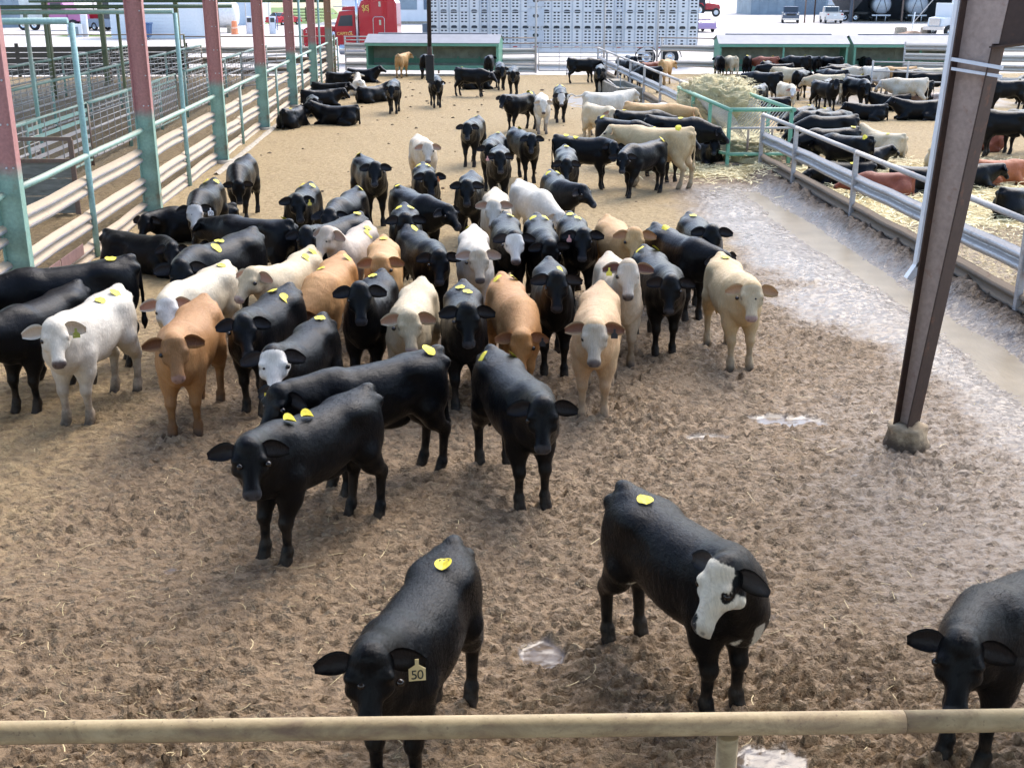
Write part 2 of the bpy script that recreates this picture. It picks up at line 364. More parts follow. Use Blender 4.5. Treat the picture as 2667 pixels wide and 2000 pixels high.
tanc = t.ramp(n2, [(0.25, (0.22,0.152,0.076)), (0.5, (0.35,0.255,0.132)), (0.75, (0.44,0.33,0.178))])
tanc = t.mix(t.maprange(n1, 0.60, 0.78, 0, 0.6), tanc, (0.19,0.125,0.07))
fib = t.noise(t.mapping(oc, (60, 9, 1), (0,0,0.6)), 1.0, 3, 0.7, 1.5); fib2 = t.noise(t.mapping(oc, (9, 60, 1), (0,0,0.3)), 1.0, 3, 0.7, 1.5)
tanc = t.mix(t.maprange(t.math('MAXIMUM', fib, fib2), 0.60, 0.80, 0, 0.75), tanc, (0.50,0.385,0.20))
hayc = t.ramp(t.math('MAXIMUM', fib, fib2), [(0.35, (0.32,0.24,0.10)), (0.6, (0.58,0.46,0.20)), (0.85, (0.74,0.62,0.33))])
dryf = t.maprange(t.math('ADD', zs.outputs[2], t.math('MULTIPLY', t.math('SUBTRACT', n2, 0.5), 0.9)), 0.25, 0.75)
c = t.mix(dryf, brown, tanc)
c = t.mix(t.maprange(t.math('ADD', hay, t.math('MULTIPLY', t.math('SUBTRACT', n2, 0.5), 1.2)), 0.35, 0.75), c, hayc)
wn = t.math('ADD', zs.outputs[0], t.math('MULTIPLY', t.math('SUBTRACT', n2, 0.5), 0.9))
bx = t.sep(oc); bank = t.math('MULTIPLY', t.math('MULTIPLY', t.maprange(t.math('ADD', bx[0], t.math('MULTIPLY', n2, 0.3)), 6.95, 7.15), t.maprange(bx[0], 7.45, 7.55, 1, 0)), t.maprange(bx[1], 26.5, 28.5, 1, 0)); c = t.mix(t.math('MULTIPLY', bank, 0.85), c, t.mix(n3, (0.075,0.052,0.036), (0.15,0.108,0.075)))
wetf = t.maprange(wn, 0.25, 0.75); c = t.mix(t.math('MULTIPLY', wetf, 0.8), c, t.mix(n3, (0.070,0.055,0.044), (0.13,0.10,0.076)))
rg = t.math('SUBTRACT', t.math('ADD', 0.60, t.math('MULTIPLY', dryf, 0.25)), t.math('MULTIPLY', wetf, t.maprange(n1, 0.3, 0.7, 0.26, 0.39)), clamp=True); rg = t.math('SUBTRACT', rg, t.math('MULTIPLY', zs.outputs[1], 0.16), clamp=True)
hh = t.math('ADD', t.math('MULTIPLY', n2, 0.6), t.math('ADD', t.math('MULTIPLY', n3, 0.25), t.math('MULTIPLY', crack, t.math('SUBTRACT', 0.9, t.math('MULTIPLY', dryf, 0.6)))))
bn = t.n('ShaderNodeBump'); t.l(hh, bn.inputs['Height']); bn.inputs['Distance'].default_value = 0.075; t.l(t.math('SUBTRACT', t.math('SUBTRACT', 1.0, t.math('MULTIPLY', wetf, 0.68)), t.math('MULTIPLY', zs.outputs[1], 0.25), clamp=True), bn.inputs['Strength'])
t.set(color=c, rough=rg, spec=t.math('ADD', 0.28, t.math('MULTIPLY', wetf, 0.13)), normal=bn.outputs[0]); me.materials.append(t.m)
tag(link_mesh('pen_floor', me), kind='structure')
def floor_z(x, y):
    X = np.array([float(x)]); Y = np.array([float(y)]); z = zones(X, Y); return float(floor_height(X, Y, z[0], z[1], z[2])[0])

t = NT('pale_caliche_yard'); oc = t.coord(); n1 = t.noise(oc, 0.12, 6, 0.6); n2 = t.noise(t.mapping(oc, (0.25, 1.0, 1)), 0.5, 5, 0.65)
c = t.ramp(n2, [(0.3, (0.36,0.30,0.25)), (0.5, (0.50,0.46,0.42)), (0.7, (0.58,0.55,0.52))])
c = t.mix(t.maprange(n1, 0.58, 0.75, 0, 0.5), c, (0.45,0.34,0.25)); t.set(color=c, rough=0.9, normal=t.bump(t.noise(oc, 3, 5), 0.3, 0.03))
g = MB()
xs_ = [-1500,-400,-120,-60,-30,0,30,60,120,400,1500]; ys_ = [-600,-100,0,40,70,100,140,200,400,2200]
pts = [(x, y, -0.09) for x in xs_ for y in ys_]; g.quadgrid(pts, len(xs_), len(ys_))
tag(g.obj('ground', t.m), kind='structure')
# green verge and tan field beyond the yard
gm = plain('rough_grass', (0.13,0.20,0.05), 0.9, noise=0.4, scale=1.5)
fm = plain('dry_field', (0.42,0.36,0.22), 0.95, noise=0.2, scale=0.4)
def lumpy_sheet(name, x0, x1, y0, y1, z, mat, amp=0.15, n=40, rise=0.0, seed=0):
    X = np.linspace(x0, x1, n); Y = np.linspace(y0, y1, n); XX, YY = np.meshgrid(X, Y, indexing='ij')
    ed = np.minimum(np.minimum(sm(XX, x0, x0+(x1-x0)*.1), 1-sm(XX, x1-(x1-x0)*.1, x1)), sm(YY, y0, y0+(y1-y0)*.15))
    ZZ = z + ed*(amp*vnoise(XX, YY, 1.2, seed) + 0.04 + rise*(YY-y0)) - 0.05*(1-ed)
    g = MB(); g.quadgrid(np.stack([XX, YY, ZZ], -1).reshape(-1, 3).tolist(), n, n, smooth=True); return g.obj(name, mat)
tag(lumpy_sheet('grass_bank', -34, -15.5, 148, 185, -0.09, gm, 0.25, rise=0.03), 'strip of green grass behind the red car', 'grass', kind='stuff')
tag(lumpy_sheet('grass_patch', -36, -26, 112, 116, -0.09, gm, 0.12, seed=3), 'small patch of green grass left of the white shed', 'grass', kind='stuff')
tag(lumpy_sheet('field', -60, -10, 190, 420, -0.05, fm, 0.3, rise=0.02, seed=5), kind='structure')
# muddy water lying along the right fence
t = NT('muddy_water'); oc = t.coord(); n = t.noise(oc, 2.0, 5); w = t.noise(t.mapping(oc, (3, 1, 1)), 6, 3)
t.set(color=t.mix(t.maprange(n, 0.35, 0.65), (0.20,0.155,0.095), (0.27,0.212,0.135)), rough=0.30, spec=0.16, normal=t.bump(w, 0.25, 0.02))
g = MB(); P_ = []; N = 90
for i in range(N):
    y = 8.0 + 18.0*i/(N-1); taper = math.sin(math.pi*min(1, (i+1)/(N)))**0.35
    a = 6.15 - 0.42*taper*(0.75+0.5*float(vnoise(np.array([y]), np.array([1.]), 1.3, 21)[0])); b = 6.2 + 0.62*taper*(0.8+0.35*float(vnoise(np.array([y]), np.array([7.]), 1.1, 22)[0]))
    P_ += [(5.6, y, -0.052), ((a+b)/2, y, -0.052), (7.3, y, -0.052)]
g.quadgrid(P_, N, 3, smooth=True)
tag(g.obj('puddle', t.m), kind='structure')
tag(lumpy_sheet('dirt_pile', 40.5, 43.2, 107.5, 109.5, -0.09, plain('red_dirt', (0.38,0.25,0.17), 0.95, noise=0.3), 0.5, 18), 'low heap of reddish dirt in the yard', 'dirt pile')

# ------------------------------------------------------------------ rails and fences
WB = [(0,.158),(.004,.150),(.068,.108),(.080,.088),(.080,.066),(.068,.046),(.006,.012),(0,0),(.006,-.012),(.068,-.046),(.080,-.066),(.080,-.088),(.068,-.108),(.004,-.150),(0,-.158)]
def wbeam(parent, a, b, z, side, mat, name='guard_rail', sag=0.012):
    g = MB(); a = Vector(a); b = Vector(b); n = 4; rows = []
    for i in range(n+1):
        p = a.lerp(b, i/n); dz = random.uniform(-sag, sag); dw = random.uniform(-sag, sag)
        for w, h in WB: rows.append((p.x + side[0]*(w+dw), p.y + side[1]*(w+dw), z + h*random.uniform(0.98, 1.02) + dz))
    g.quadgrid(rows, n+1, len(WB)); o = g.obj(name, mat, parent)
    s_ = o.modifiers.new('thick', 'SOLIDIFY'); s_.thickness = 0.006
    return o
def pipe(parent, a, b, r, mat, name, n=10, cap=True):
    g = MB(); a = Vector(a); b = Vector(b); L = (b-a).length; k = max(1, int(L/1.2))
    g.tube([a.lerp(b, i/k) + Vector((random.uniform(-1,1), random.uniform(-1,1), random.uniform(-1,1)))*(0.006 if 0 < i < k else 0) for i in range(k+1)], r, n, cap)
    return g.obj(name, mat, parent)

COLY = [15.55+7.28*k for k in range(7)]
LX = -5.72
ORD = ['nearest, at the left picture edge', 'second', 'third', 'fourth', 'fifth', 'sixth', 'farthest and rustiest']
col_mesh = None
rust_col = painted_steel('rusted_column_paint', (0.30,0.30,0.24), rust=(0.30,0.13,0.05), split=(2.3, (0.36,0.20,0.12)), amount=0.8)
for k, y in enumerate(COLY):
    e = empty('steel_column', (LX, y, 0)); H_ = 6.1
    g = MB(); g.box((0, 0, H_/2), (0.30, 0.012, H_)); g.obj('web', M['red_col'] if k < 6 else rust_col, e)
    for s in (-1, 1):
        g = MB(); g.box((s*0.157, 0, H_/2), (0.014, 0.16, H_)); g.obj('flange', M['red_col'] if k < 6 else rust_col, e)
    g = MB(); hz = 1.98
    for dz in (0.0, 0.55, 1.1, 1.7):
        for s in (-0.045, 0.045):
            if dz and s < 0 and k % 2: continue
            g.lathe([(0, -0.005), (0.014, -0.005), (0.014, 0.004), (0, 0.004)], (s+0.05, -0.011, hz+dz+0.1*(k % 3)), 8, 'y')
    g.obj('bolt', M['white_metal'], e)
    g = MB(); g.lathe([(0.30, -0.1), (0.27, 0.04), (0.24, 0.07), (0.0, 0.075)], (0.05, 0, 0), 12); g.obj('footing', M['concrete'], e)
    tag(e, 'red steel column with green foot on the left fence, ' + ORD[k] + ' of the row', 'column', 'red steel columns along the left fence')
lf = empty('guard_rail_fence', (LX, 8, 0))
tag(lf, 'long fence of dusty guard rails and pale green pipe along the left side', 'fence')
def lp(x, y, z): return (x-LX, y-8, z)
BX = LX-0.17
bays = [(8.27, 15.55)] + [(COLY[k], COLY[k+1]) for k in range(6)] + [(59.23, 64.4)]
for (a, b) in bays:
    m_ = (a+b)/2
    for z in (1.12, 0.60, 0.10):
        zz = z + random.uniform(-0.03, 0.03)
        wbeam(lf, lp(BX, a, 0), lp(BX, m_+0.1, 0), zz, (1, 0), M['galv_l'])
        wbeam(lf, lp(BX-0.012, m_-0.1, 0), lp(BX-0.012, b, 0), zz+random.uniform(-0.02, 0.02), (1, 0), M['galv_l'])
    pipe(lf, lp(LX-0.06, a+0.10, 1.64), lp(LX-0.06, b-0.10, 1.64), 0.048, M['teal'], 'top_rail', 12)
for y, top in ((11.9, 1.6), (19.19, 3.67), (26.47, 3.67), (33.75, 1.60), (41.03, 1.60), (48.31, 4.6), (55.6, 4.6), (62, 1.6), (64.3, 1.65)):
    pipe(lf, lp(LX-0.06, y, -0.05), lp(LX-0.06, y, top), 0.048 if top > 2 else 0.04, M['teal_clean'] if top > 2 else M['teal'], 'post', 12)
g = MB()
for i in range(2): g.box(lp(LX-0.045+0.001*i, 17.3+i*1.15-0.58, 0.30), (0.012, 1.1, 0.17))
g.obj('patch_plate', plain('dusty_maroon_plate', (0.26,0.15,0.13), 0.8, noise=0.2), lf)
g = MB(); P_ = []
for i in range(60):
    y = 28 + 32*i/59; w = 0.05+0.03*random.random(); P_ += [lp(LX+0.22-w, y, 0.015+0.03*random.random()), lp(LX+0.24, y, 0.05+0.025*random.random()), lp(LX+0.26+w, y, 0.01)]
g.quadgrid(P_, 60, 3, smooth=True); g.obj('concrete_curb', M['concrete'], lf)

# overhead pipe frames across the alley pens
for k, (y, x1, mt) in enumerate(((19.19, -13.5, 'teal_clean'), (26.47, -16, 'teal'), (33.75, -16, 'green_beam'), (48.31, -16, 'green_beam'))):
    e = empty('overhead_frame', (LX-0.06, y, 0))
    g = MB(); g.tube([(-0.05, 0, 3.70), (x1-LX, 0, 3.66)], 0.05, 10); g.obj('cross_pipe', M[mt], e)
    for xx in (-8.85, -12.0, -15.4):
        if xx < x1: continue
        g = MB(); g.tube([(xx-LX, 0, -0.05), (xx-LX, 0, 3.66)], 0.045, 10); g.obj('post', M['teal' if k < 2 else 'olive'], e)
    tag(e, ['blue-green pipe frame over the alley pens, nearest', 'pale green pipe frame over the alley pens, second', 'dark green pipe frame over the alley pens, third', 'dark green pipe frame over the alley pens, farthest'][k] + ' of four', 'pipe frame', 'pipe frames over the alley pens')
e = empty('header_beam', (-16, 59.5, 3.5)); g = MB(); g.box((5.0, 0, 0.06), (10.3, 0.10, 0.16)); g.box((5.0, -0.05, 0.14), (10.3, 0.2, 0.012)); g.obj('beam', M['green_beam'], e)
tag(e, 'dark green beam across the far end of the alley pens', 'beam')
for k, (x, y) in enumerate(((-15.9, 49.6), (-15.3, 55.2), (-13.3, 61.2), (-19.5, 47.5))):
    e = empty('roof_post', (x, y, 0)); g = MB(); g.box((0, 0, 2.5), (0.20, 0.20, 5.0)); g.obj('shaft', M['olive'], e); g = MB(); g.box((0, 0, 0.05), (0.34, 0.34, 0.1)); g.obj('base_plate', M['concrete'], e)
    tag(e, ['mossy green roof post standing left among the alley pens', 'mossy green roof post between the first and second red columns', 'mossy green roof post in front of the white siding shed', 'mossy green roof post farthest left among the alley pens'][k], 'post', 'roof posts in the alley pens')

def rod_fence(name, x, y0, y1, label, z=1.5, skip=(), mat='teal', seed=1):
    e = empty(name, (x, y0, 0)); L = y1-y0; rnd = random.Random(seed); n = max(1, round(L/3.64))
    for i in range(n+1):
        pipe(e, (0, L*i/n, -0.05), (0, L*i/n, z), 0.042, M['teal' if rnd.random() < 0.7 else 'rusty'], 'post')
    for i in range(n):
        a, b = L*i/n, L*(i+1)/n
        if any(s0 < y0+(a+b)/2 < s1 for s0, s1 in skip): continue
        pipe(e, (0, a, z), (0, b, z+rnd.uniform(-.02, .02)), 0.052, M[mat], 'top_rail')
        pipe(e, (0, a, 0.86), (0, b, 0.86), 0.034, M['pipe_grey'], 'middle_rail'); pipe(e, (0, a, 0.18), (0, b, 0.18), 0.034, M['pipe_grey'], 'bottom_rail')
        g = MB()
        for zz in (0.36, 0.54, 0.70, 1.04, 1.19, 1.34): g.tube([(0.03, a, zz), (0.03, b, zz)], 0.013, 5)
        g.obj('rods', M['pipe_grey'], e)['kind'] = 'stuff'
        g = MB(); yy = a+0.3
        while yy < b-0.1: g.tube([(0.045, yy, 0.18), (0.045, yy, z)], 0.010, 5); yy += 0.62
        g.obj('wires', M['pipe_grey'], e)['kind'] = 'stuff'
    return tag(e, label, 'fence', 'pipe and rod fences in the alley pens')
rod_fence('rod_fence', -8.85, 11.0, 60, 'pipe and rod fence beside the first alley behind the left guard rails', skip=((25, 30), (36.2, 40)), seed=2)
rod_fence('rod_fence', -12.0, 22.0, 60, 'pipe and rod fence in the middle of the alley pens', seed=3)
rod_fence('rod_fence', -15.5, 36.0, 60, 'pipe and rod fence at the far left of the alley pens', seed=4)
def alley_gate(x, y0, y1, label, slats, mat, rz=0.0, dense=False, z0=0.15, z1=1.52):
    e = empty('alley_gate', (x, y0, 0), rz); L = y1-y0
    g = MB(); g.tube([(0, 0, z0), (0, 0, z1), (0, L, z1), (0, L, z0), (0, 0, z0)], 0.032, 8); g.obj('gate_frame', M[mat], e)
    for i in range(slats):
        zz = z0 + (z1-z0)*(i+0.8)/(slats+0.6)
        g = MB(); g.box((0.01, L/2, zz), (0.012, L-0.06, 0.085 if not dense else 0.05)); g.obj('slat', M[mat] if i > slats-3 else M['pipe_grey'], e)
    nb = int(L/(0.22 if dense else 0.9)); 
    for i in range(1, nb):
        g = MB(); g.tube([(0.025, L*i/nb, z0), (0.025, L*i/nb, z1)], 0.010, 6); g.obj('bar', M['pipe_grey'], e)
    return tag(e, label, 'gate', 'gates in the alley pens')
alley_gate(-8.82, 25.4, 29.7, 'pale green slatted alley gate, nearest', 6, 'teal')
alley_gate(-8.82, 36.3, 39.6, 'grey alley gate with close upright bars behind the second column', 6, 'teal', dense=True)
alley_gate(-8.8, 52.4, 55.6, 'grey alley gate swung half open behind the third column', 5, 'pipe_grey', rz=R(-35))
alley_gate(-12.0, 30.0, 33.1, 'dark rusty alley gate standing across the middle pens', 5, 'rusty', rz=R(88))
# solid-bottomed stock gate across the first alley
e = empty('stock_gate', (-9.6, 23.0, 0)); 
g = MB()
for c_, d_ in (((1.2, 0, 1.46), (2.45, 0.05, 0.07)), ((1.2, 0, 1.05), (2.45, 0.05, 0.07)), ((2.40, 0, 0.72), (0.09, 0.052, 1.45)), ((0.0, 0, 0.72), (0.09, 0.052, 1.45)), ((1.35, 0, 1.25), (0.08, 0.048, 0.36))): g.box(c_, d_)
g.obj('gate_frame', M['rusty'], e)
for i in range(3):
    g = MB(); g.box((1.2, 0.03, 0.20+0.34*i), (2.32, 0.022, 0.325)); g.obj('board', M['ply'], e)
tag(e, 'rust-brown stock gate with grey boards at the left picture edge', 'gate')
# end of the alleys: dark planks, then guard rails
e = empty('plank_fence', (-24, 61.2, 0))
for j in range(2):
    for i in range(5):
        g = MB(); g.box((2.75+5.5*j, random.uniform(-.01, .01), 0.16+0.275*i), (5.45, 0.05, 0.255)); g.obj('plank', M['plank'], e)
for i in range(5): g = MB(); g.box((2.75*i, 0.09, 0.75), (0.16, 0.12, 1.6)); g.obj('post', M['plank'], e)
for i in range(2): pipe(e, (5.5*i, 0.05, 1.95), (5.5*i+5.5, 0.05, 1.95), 0.03, M['rusty'], 'top_rail')
tag(e, 'dark weathered plank fence closing the alley pens', 'fence')
e = empty('end_guard_rail_fence', (-13, 61.0, 0))
for i in range(2):
    for z in (1.22, 0.72, 0.22): wbeam(e, (3.7*i, 0, 0), (3.7*i+3.66, 0, 0), z, (0, -1), M['galv_mud'] if z < 1 else M['galv_far'])
for i in range(3): pipe(e, (3.68*i, 0.08, -.05), (3.68*i, 0.08, 1.95), 0.05, M['olive'], 'post')
pipe(e, (0, 0.05, 1.86), (7.4, 0.05, 1.86), 0.03, M['rusty'], 'top_rail')
tag(e, 'guard rail fence at the far end of the alley pens', 'fence')

# right fence
RX = 7.45
def right_fence(y0, posts, label):
    e = empty('side_fence', (RX, y0, 0))
    for y in posts:
        g = MB(); g.box((0, y-y0, 0.62), (0.085, 0.085, 1.40)); g.obj('post', M['pipe_grey'], e, bevel=0.01)
    for a, b in zip(posts[:-1], posts[1:]):
        pipe(e, (0, a-y0, 1.33), (0, b-y0, 1.33), 0.045, M['pipe_grey'], 'top_rail', 12)
        wbeam(e, (0.06, a-y0, 0), (0.06, b-y0, 0), 0.78, (-0.9, 0), M['galv_r'], sag=0.01)
        wbeam(e, (0.06, a-y0, 0), (0.06, b-y0, 0), 0.26, (-1.0, 0), M['galv_mud'], 'lower_rail', sag=0.01)
    return tag(e, label, 'fence', 'fences between the two pens')
right_fence(4.0, [4.0, 7.5, 11.1, 14.6, 17.9, 21.3, 25.2, 28.0], 'guard rail fence on the mud bank, from the hay feeder to the right picture edge')
right_fence(34.8, [34.8, 38.4, 42.0, 45.6, 49.2, 52.8, 56.6, 60.0], 'guard rail fence beside the water trough beyond the hay feeder')

# front fence under the camera
e = empty('front_fence', (0, 3.645, 0))
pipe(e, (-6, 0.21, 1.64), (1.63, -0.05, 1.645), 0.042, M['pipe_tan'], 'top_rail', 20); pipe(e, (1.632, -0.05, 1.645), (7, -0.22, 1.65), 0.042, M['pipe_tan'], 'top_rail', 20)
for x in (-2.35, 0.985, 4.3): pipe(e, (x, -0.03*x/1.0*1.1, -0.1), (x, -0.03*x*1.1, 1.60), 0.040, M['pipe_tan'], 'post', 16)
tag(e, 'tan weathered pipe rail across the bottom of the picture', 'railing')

# far fence, tall gate frame
e = empty('far_fence', (-5.4, 64.4, 0))
for z in (1.25, 0.78, 0.30): wbeam(e, (0, 0, 0), (1.6, -0.2, 0), z, (0, -1), M['galv_far'])
for z in (1.72, 1.55): pipe(e, (0, 0, z), (1.6, -0.2, z), 0.03, M['pipe_grey'], 'top_rail')
for x in (0.02, 1.55): pipe(e, (x, 0.05, 0), (x, 0.05, 1.75), 0.05, M['pipe_grey'], 'post')
tag(e, 'short stretch of guard rail fence left of the near feed bunk', 'fence', 'far end fences')
e = empty('far_fence', (2.5, 62.2, 0))
for z in (1.05, 0.60, 0.16): wbeam(e, (0, 0, 0), (2.0, 0, 0), z, (0, -1), M['galv_far'])
for z in (1.72, 1.45): pipe(e, (0, 0, z), (2.0, 0, z), 0.03, M['rusty'], 'top_rail')
for x in (0.0, 2.0): pipe(e, (x, 0.05, 0), (x, 0.05, 1.75), 0.05, M['pipe_grey'], 'post')
tag(e, 'short stretch of guard rail fence between the near bunk and the gate', 'fence', 'far end fences')
e = empty('gate_arch', (4.5, 62.0, 0))
for x in (0, 3.5, 6.25): pipe(e, (x, 0, 0), (x, 0, 3.6), 0.055, M['pipe_grey'], 'post', 12)
pipe(e, (0, 0, 3.55), (3.5, 0, 3.62), 0.045, M['pipe_grey'], 'lintel'); pipe(e, (3.5, 0, 3.62), (6.25, 0, 3.55), 0.045, M['pipe_grey'], 'lintel')
tag(e, 'tall grey pipe arch over the far pen gates', 'gate frame')
def pen_gate(loc, rz, L, label):
    e = empty('pen_gate', loc, rz)
    g = MB(); g.tube([(0.05, 0, 0.12), (0.05, 0, 1.5), (L-0.05, 0, 1.5), (L-0.05, 0, 0.12), (0.05, 0, 0.12)], 0.03, 8); g.obj('gate_frame', M['pipe_grey'], e)
    for z in (0.36, 0.58, 0.80, 1.02, 1.26): pipe(e, (0.05, 0, z), (L-0.05, 0, z), 0.022, M['pipe_grey'], 'rail', 8)
    for i in (1, 2): pipe(e, (L*i/3, -0.03, 0.12), (L*i/3, -0.03, 1.5), 0.016, M['pipe_grey'], 'brace', 6)
    tag(e, label, 'gate', 'far pen gates')
pen_gate((4.6, 61.95, 0), R(-3), 3.3, 'closed grey pipe gate under the left half of the tall arch')
pen_gate((10.6, 62.0, 0), R(172), 2.9, 'grey pipe gate ajar under the right half of the tall arch')
e = empty('far_fence', (10.9, 62.0, 0))
for z in (1.22, 0.45): wbeam(e, (0, 0, 0), (3.2, -1.2, 0), z, (0, -1), M['galv_far'])
pipe(e, (0, 0, 1.72), (3.2, -1.2, 1.72), 0.03, M['rusty'], 'top_rail')
for x in (0.1, 3.1): pipe(e, (x, 0.1-0.37*x, 0), (x, 0.1-0.37*x, 1.7), 0.05, M['pipe_grey'], 'post')
tag(e, 'guard rail fence between the tall arch and the right feed bunk', 'fence', 'far end fences')

# ------------------------------------------------------------------ roofs of the two sheds and the big tapered column
t = NT('galvanised_roof_sheet'); oc = t.coord(); wv = t.n('ShaderNodeTexWave', wave_type='BANDS', bands_direction='X'); t.l(oc, wv.inputs['Vector']); wv.inputs['Scale'].default_value = 8
t.set(color=(0.45,0.45,0.44), rough=0.5, metal=0.3, normal=t.bump(wv.outputs['Fac'], 0.4, 0.03)); M['roof'] = t.m
e = empty('shed_roof', (0, 0, 5.3))
g = MB()
for i in range(8): g.box((-9.45+2.7*i, -4.2, 0.05+0.002*(i % 2)), (2.71, 19.6, 0.03)); 
g.obj('roof_sheet', M['roof'], e)
for i in range(5): g = MB(); g.box((0, -13.5+4.6*i, -0.12), (21.6, 0.08, 0.2)); g.obj('purlin', M['dark_steel'], e)
tag(e, 'metal roof of the near shed above the camera', 'roof')
e = empty('alley_roof', (-11.2, 36, 6.2)); g = MB(); g.box((0, 0, 0), (11.0, 52.0, 0.03)); g.obj('roof_sheet', M['roof'], e)
tag(e, 'metal roof over the alley pens at left', 'roof')

e = empty('tapered_column', (4.36, 10.35, 0)); e.rotation_euler = (0, R(2.6), 0)
dv = Vector((0.62, -0.785, 0)).normalized(); nv = Vector((-dv.y, dv.x, 0))      # from outer to inner flange; flange width direction
def slab(c0, c1, wdir, w, thick_dir, th, z0, z1, name, mat, parent, c0b=None):
    g = MB(); pts = []
    for (c, z) in ((c0, z0), (c1, z1)):
        for s, q in ((-1, -1), (1, -1), (1, 1), (-1, 1)):
            p = Vector(c) + wdir*(s*w/2) + thick_dir*(q*th/2); pts.append((p.x, p.y, z))
    b = 0; g.v = pts; g.f = [(3,2,1,0),(4,5,6,7),(0,1,5,4),(1,2,6,5),(2,3,7,6),(3,0,4,7)]; g.sm = [False]*6
    return g.obj(name, mat, parent)
o0 = -dv*0.09; o1 = -dv*0.09; i0 = dv*0.05; i1 = dv*0.26
slab(o0, o1, nv, 0.21, dv, 0.014, 0.15, 4.9, 'outer_flange', M['dark_steel'], e)
slab(i0, i1, nv, 0.21, dv, 0.014, 0.15, 3.75, 'inner_flange', M['dark_steel'], e)
g = MB(); z0, z1 = 0.15, 4.9; q = [Vector(o0), Vector(i0), dv*0.33, Vector(o1)]
g.v = []
for s in (-1, 1):
    for p, z in ((q[0], z0), (q[1], z0), (q[2], z1), (q[3], z1)): r_ = p + nv*(s*0.006); g.v.append((r_.x, r_.y, z))
g.f = [(0,1,2,3),(7,6,5,4),(0,4,5,1),(1,5,6,2),(2,6,7,3),(3,7,4,0)]; g.sm = [False]*6
g.obj('web', M['lit_primer'], e)
g = MB()
def beam(g, a, b, w, h):
    a = Vector(a); b = Vector(b); d = (b-a).normalized(); s = d.cross(Vector((0,0,1))).normalized(); u = s.cross(d); p = []
    for c in (a, b):
        for x, y in ((-1,-1),(1,-1),(1,1),(-1,1)): p.append(tuple(c + s*(x*w/2) + u*(y*h/2)))
    k = len(g.v); g.v += p; g.f += [tuple(k+i for i in f) for f in ((3,2,1,0),(4,5,6,7),(0,1,5,4),(1,2,6,5),(2,3,7,6),(3,0,4,7))]; g.sm += [False]*6
A_ = Vector(dv*0.24) + Vector((0,0,3.72)); B_ = Vector(dv*3.2) + Vector((0,0,4.25))
beam(g, A_, B_, 0.24, 0.014); beam(g, A_ + Vector((0,0,0.75)), B_ + Vector((0,0,0.55)), 0.24, 0.014)
g.obj('rafter_flange', M['dark_steel'], e)
g = MB(); g.face([tuple(A_), tuple(B_), tuple(B_ + Vector((0,0,0.55))), tuple(A_ + Vector((0,0,0.75)))]); o = g.obj('rafter_web', M['dark_steel'], e); o.modifiers.new('thick', 'SOLIDIFY').thickness = 0.01
g = MB(); c_ = dv*0.14; beam(g, Vector(o1) + Vector((0,0,3.60)) - nv*0.10, Vector(dv*0.38) + Vector((0,0,3.56)) - nv*0.10, 0.03, 0.03); beam(g, Vector(o1) + Vector((0,0,3.52)) - nv*0.09, Vector(dv*0.38) + Vector((0,0,3.49)) - nv*0.09, 0.025, 0.025); g.obj('conduit', M['white_metal'], e)
g = MB(); g.box((o0.x+0.05*nv.x, o0.y-0.03, 2.75), (0.012, 0.012, 0.42)); g.obj('cable', M['white_metal'], e)
g = MB(); g.lathe([(0.26,-0.12),(0.215,0.02),(0.20,0.12),(0.185,0.19),(0.10,0.215),(0,0.215)], (0.0,-0.0,0), 9)
for i, v in enumerate(g.v): g.v[i] = (v[0]*(1+0.5*random.uniform(-.5,.5)), v[1]*(1+0.5*random.uniform(-.5,.5)), v[2]+random.uniform(-.035,.03))
g.obj('footing', M['foot'], e)
tag(e, 'dark tapered steel column on a concrete footing at right', 'column')
e = empty('downspout', (4.39, 10.62, 0)); e.rotation_euler = (0, R(2.6), 0)
g = MB(); g.box((-0.07, 0, 3.25), (0.06, 0.085, 3.1)); g.obj('pipe', M['white_metal'], e)
g = MB(); g.box((0, 0, 0), (0.06, 0.085, 0.2)); g.obj('elbow', M['white_metal'], e, (-0.095, 0, 1.66), (0, R(28), 0))
tag(e, 'white rain downspout on the left side of the tapered column', 'downspout')
# cable drop hanging from the shed roof
e = empty('hanging_box', (-0.133, 9.0, 3.54))
g = MB(); g.tube([(0, 0, 0.20), (0.004, 0, 0.9), (0.006, 0, 1.62)], 0.0165, 10); g.obj('drop_pipe', plain('brown_black_pipe', (0.030,0.022,0.020), 0.5), e)
g = MB(); g.lathe([(0.0,0.16),(0.017,0.16),(0.019,0.18),(0.019,0.235),(0.012,0.25),(0,0.25)], (0,0,0), 12); g.obj('coupling', M['dark_steel'], e)
g = MB(); g.box((0, 0, 0.09), (0.062, 0.05, 0.185)); g.obj('case', M['black'], e, bevel=0.006)
g = MB(); g.box((0, 0, -0.008), (0.046, 0.04, 0.02)); g.obj('base', M['black'], e)
tag(e, 'black box hanging on a dark pipe in the middle', 'hanging box')
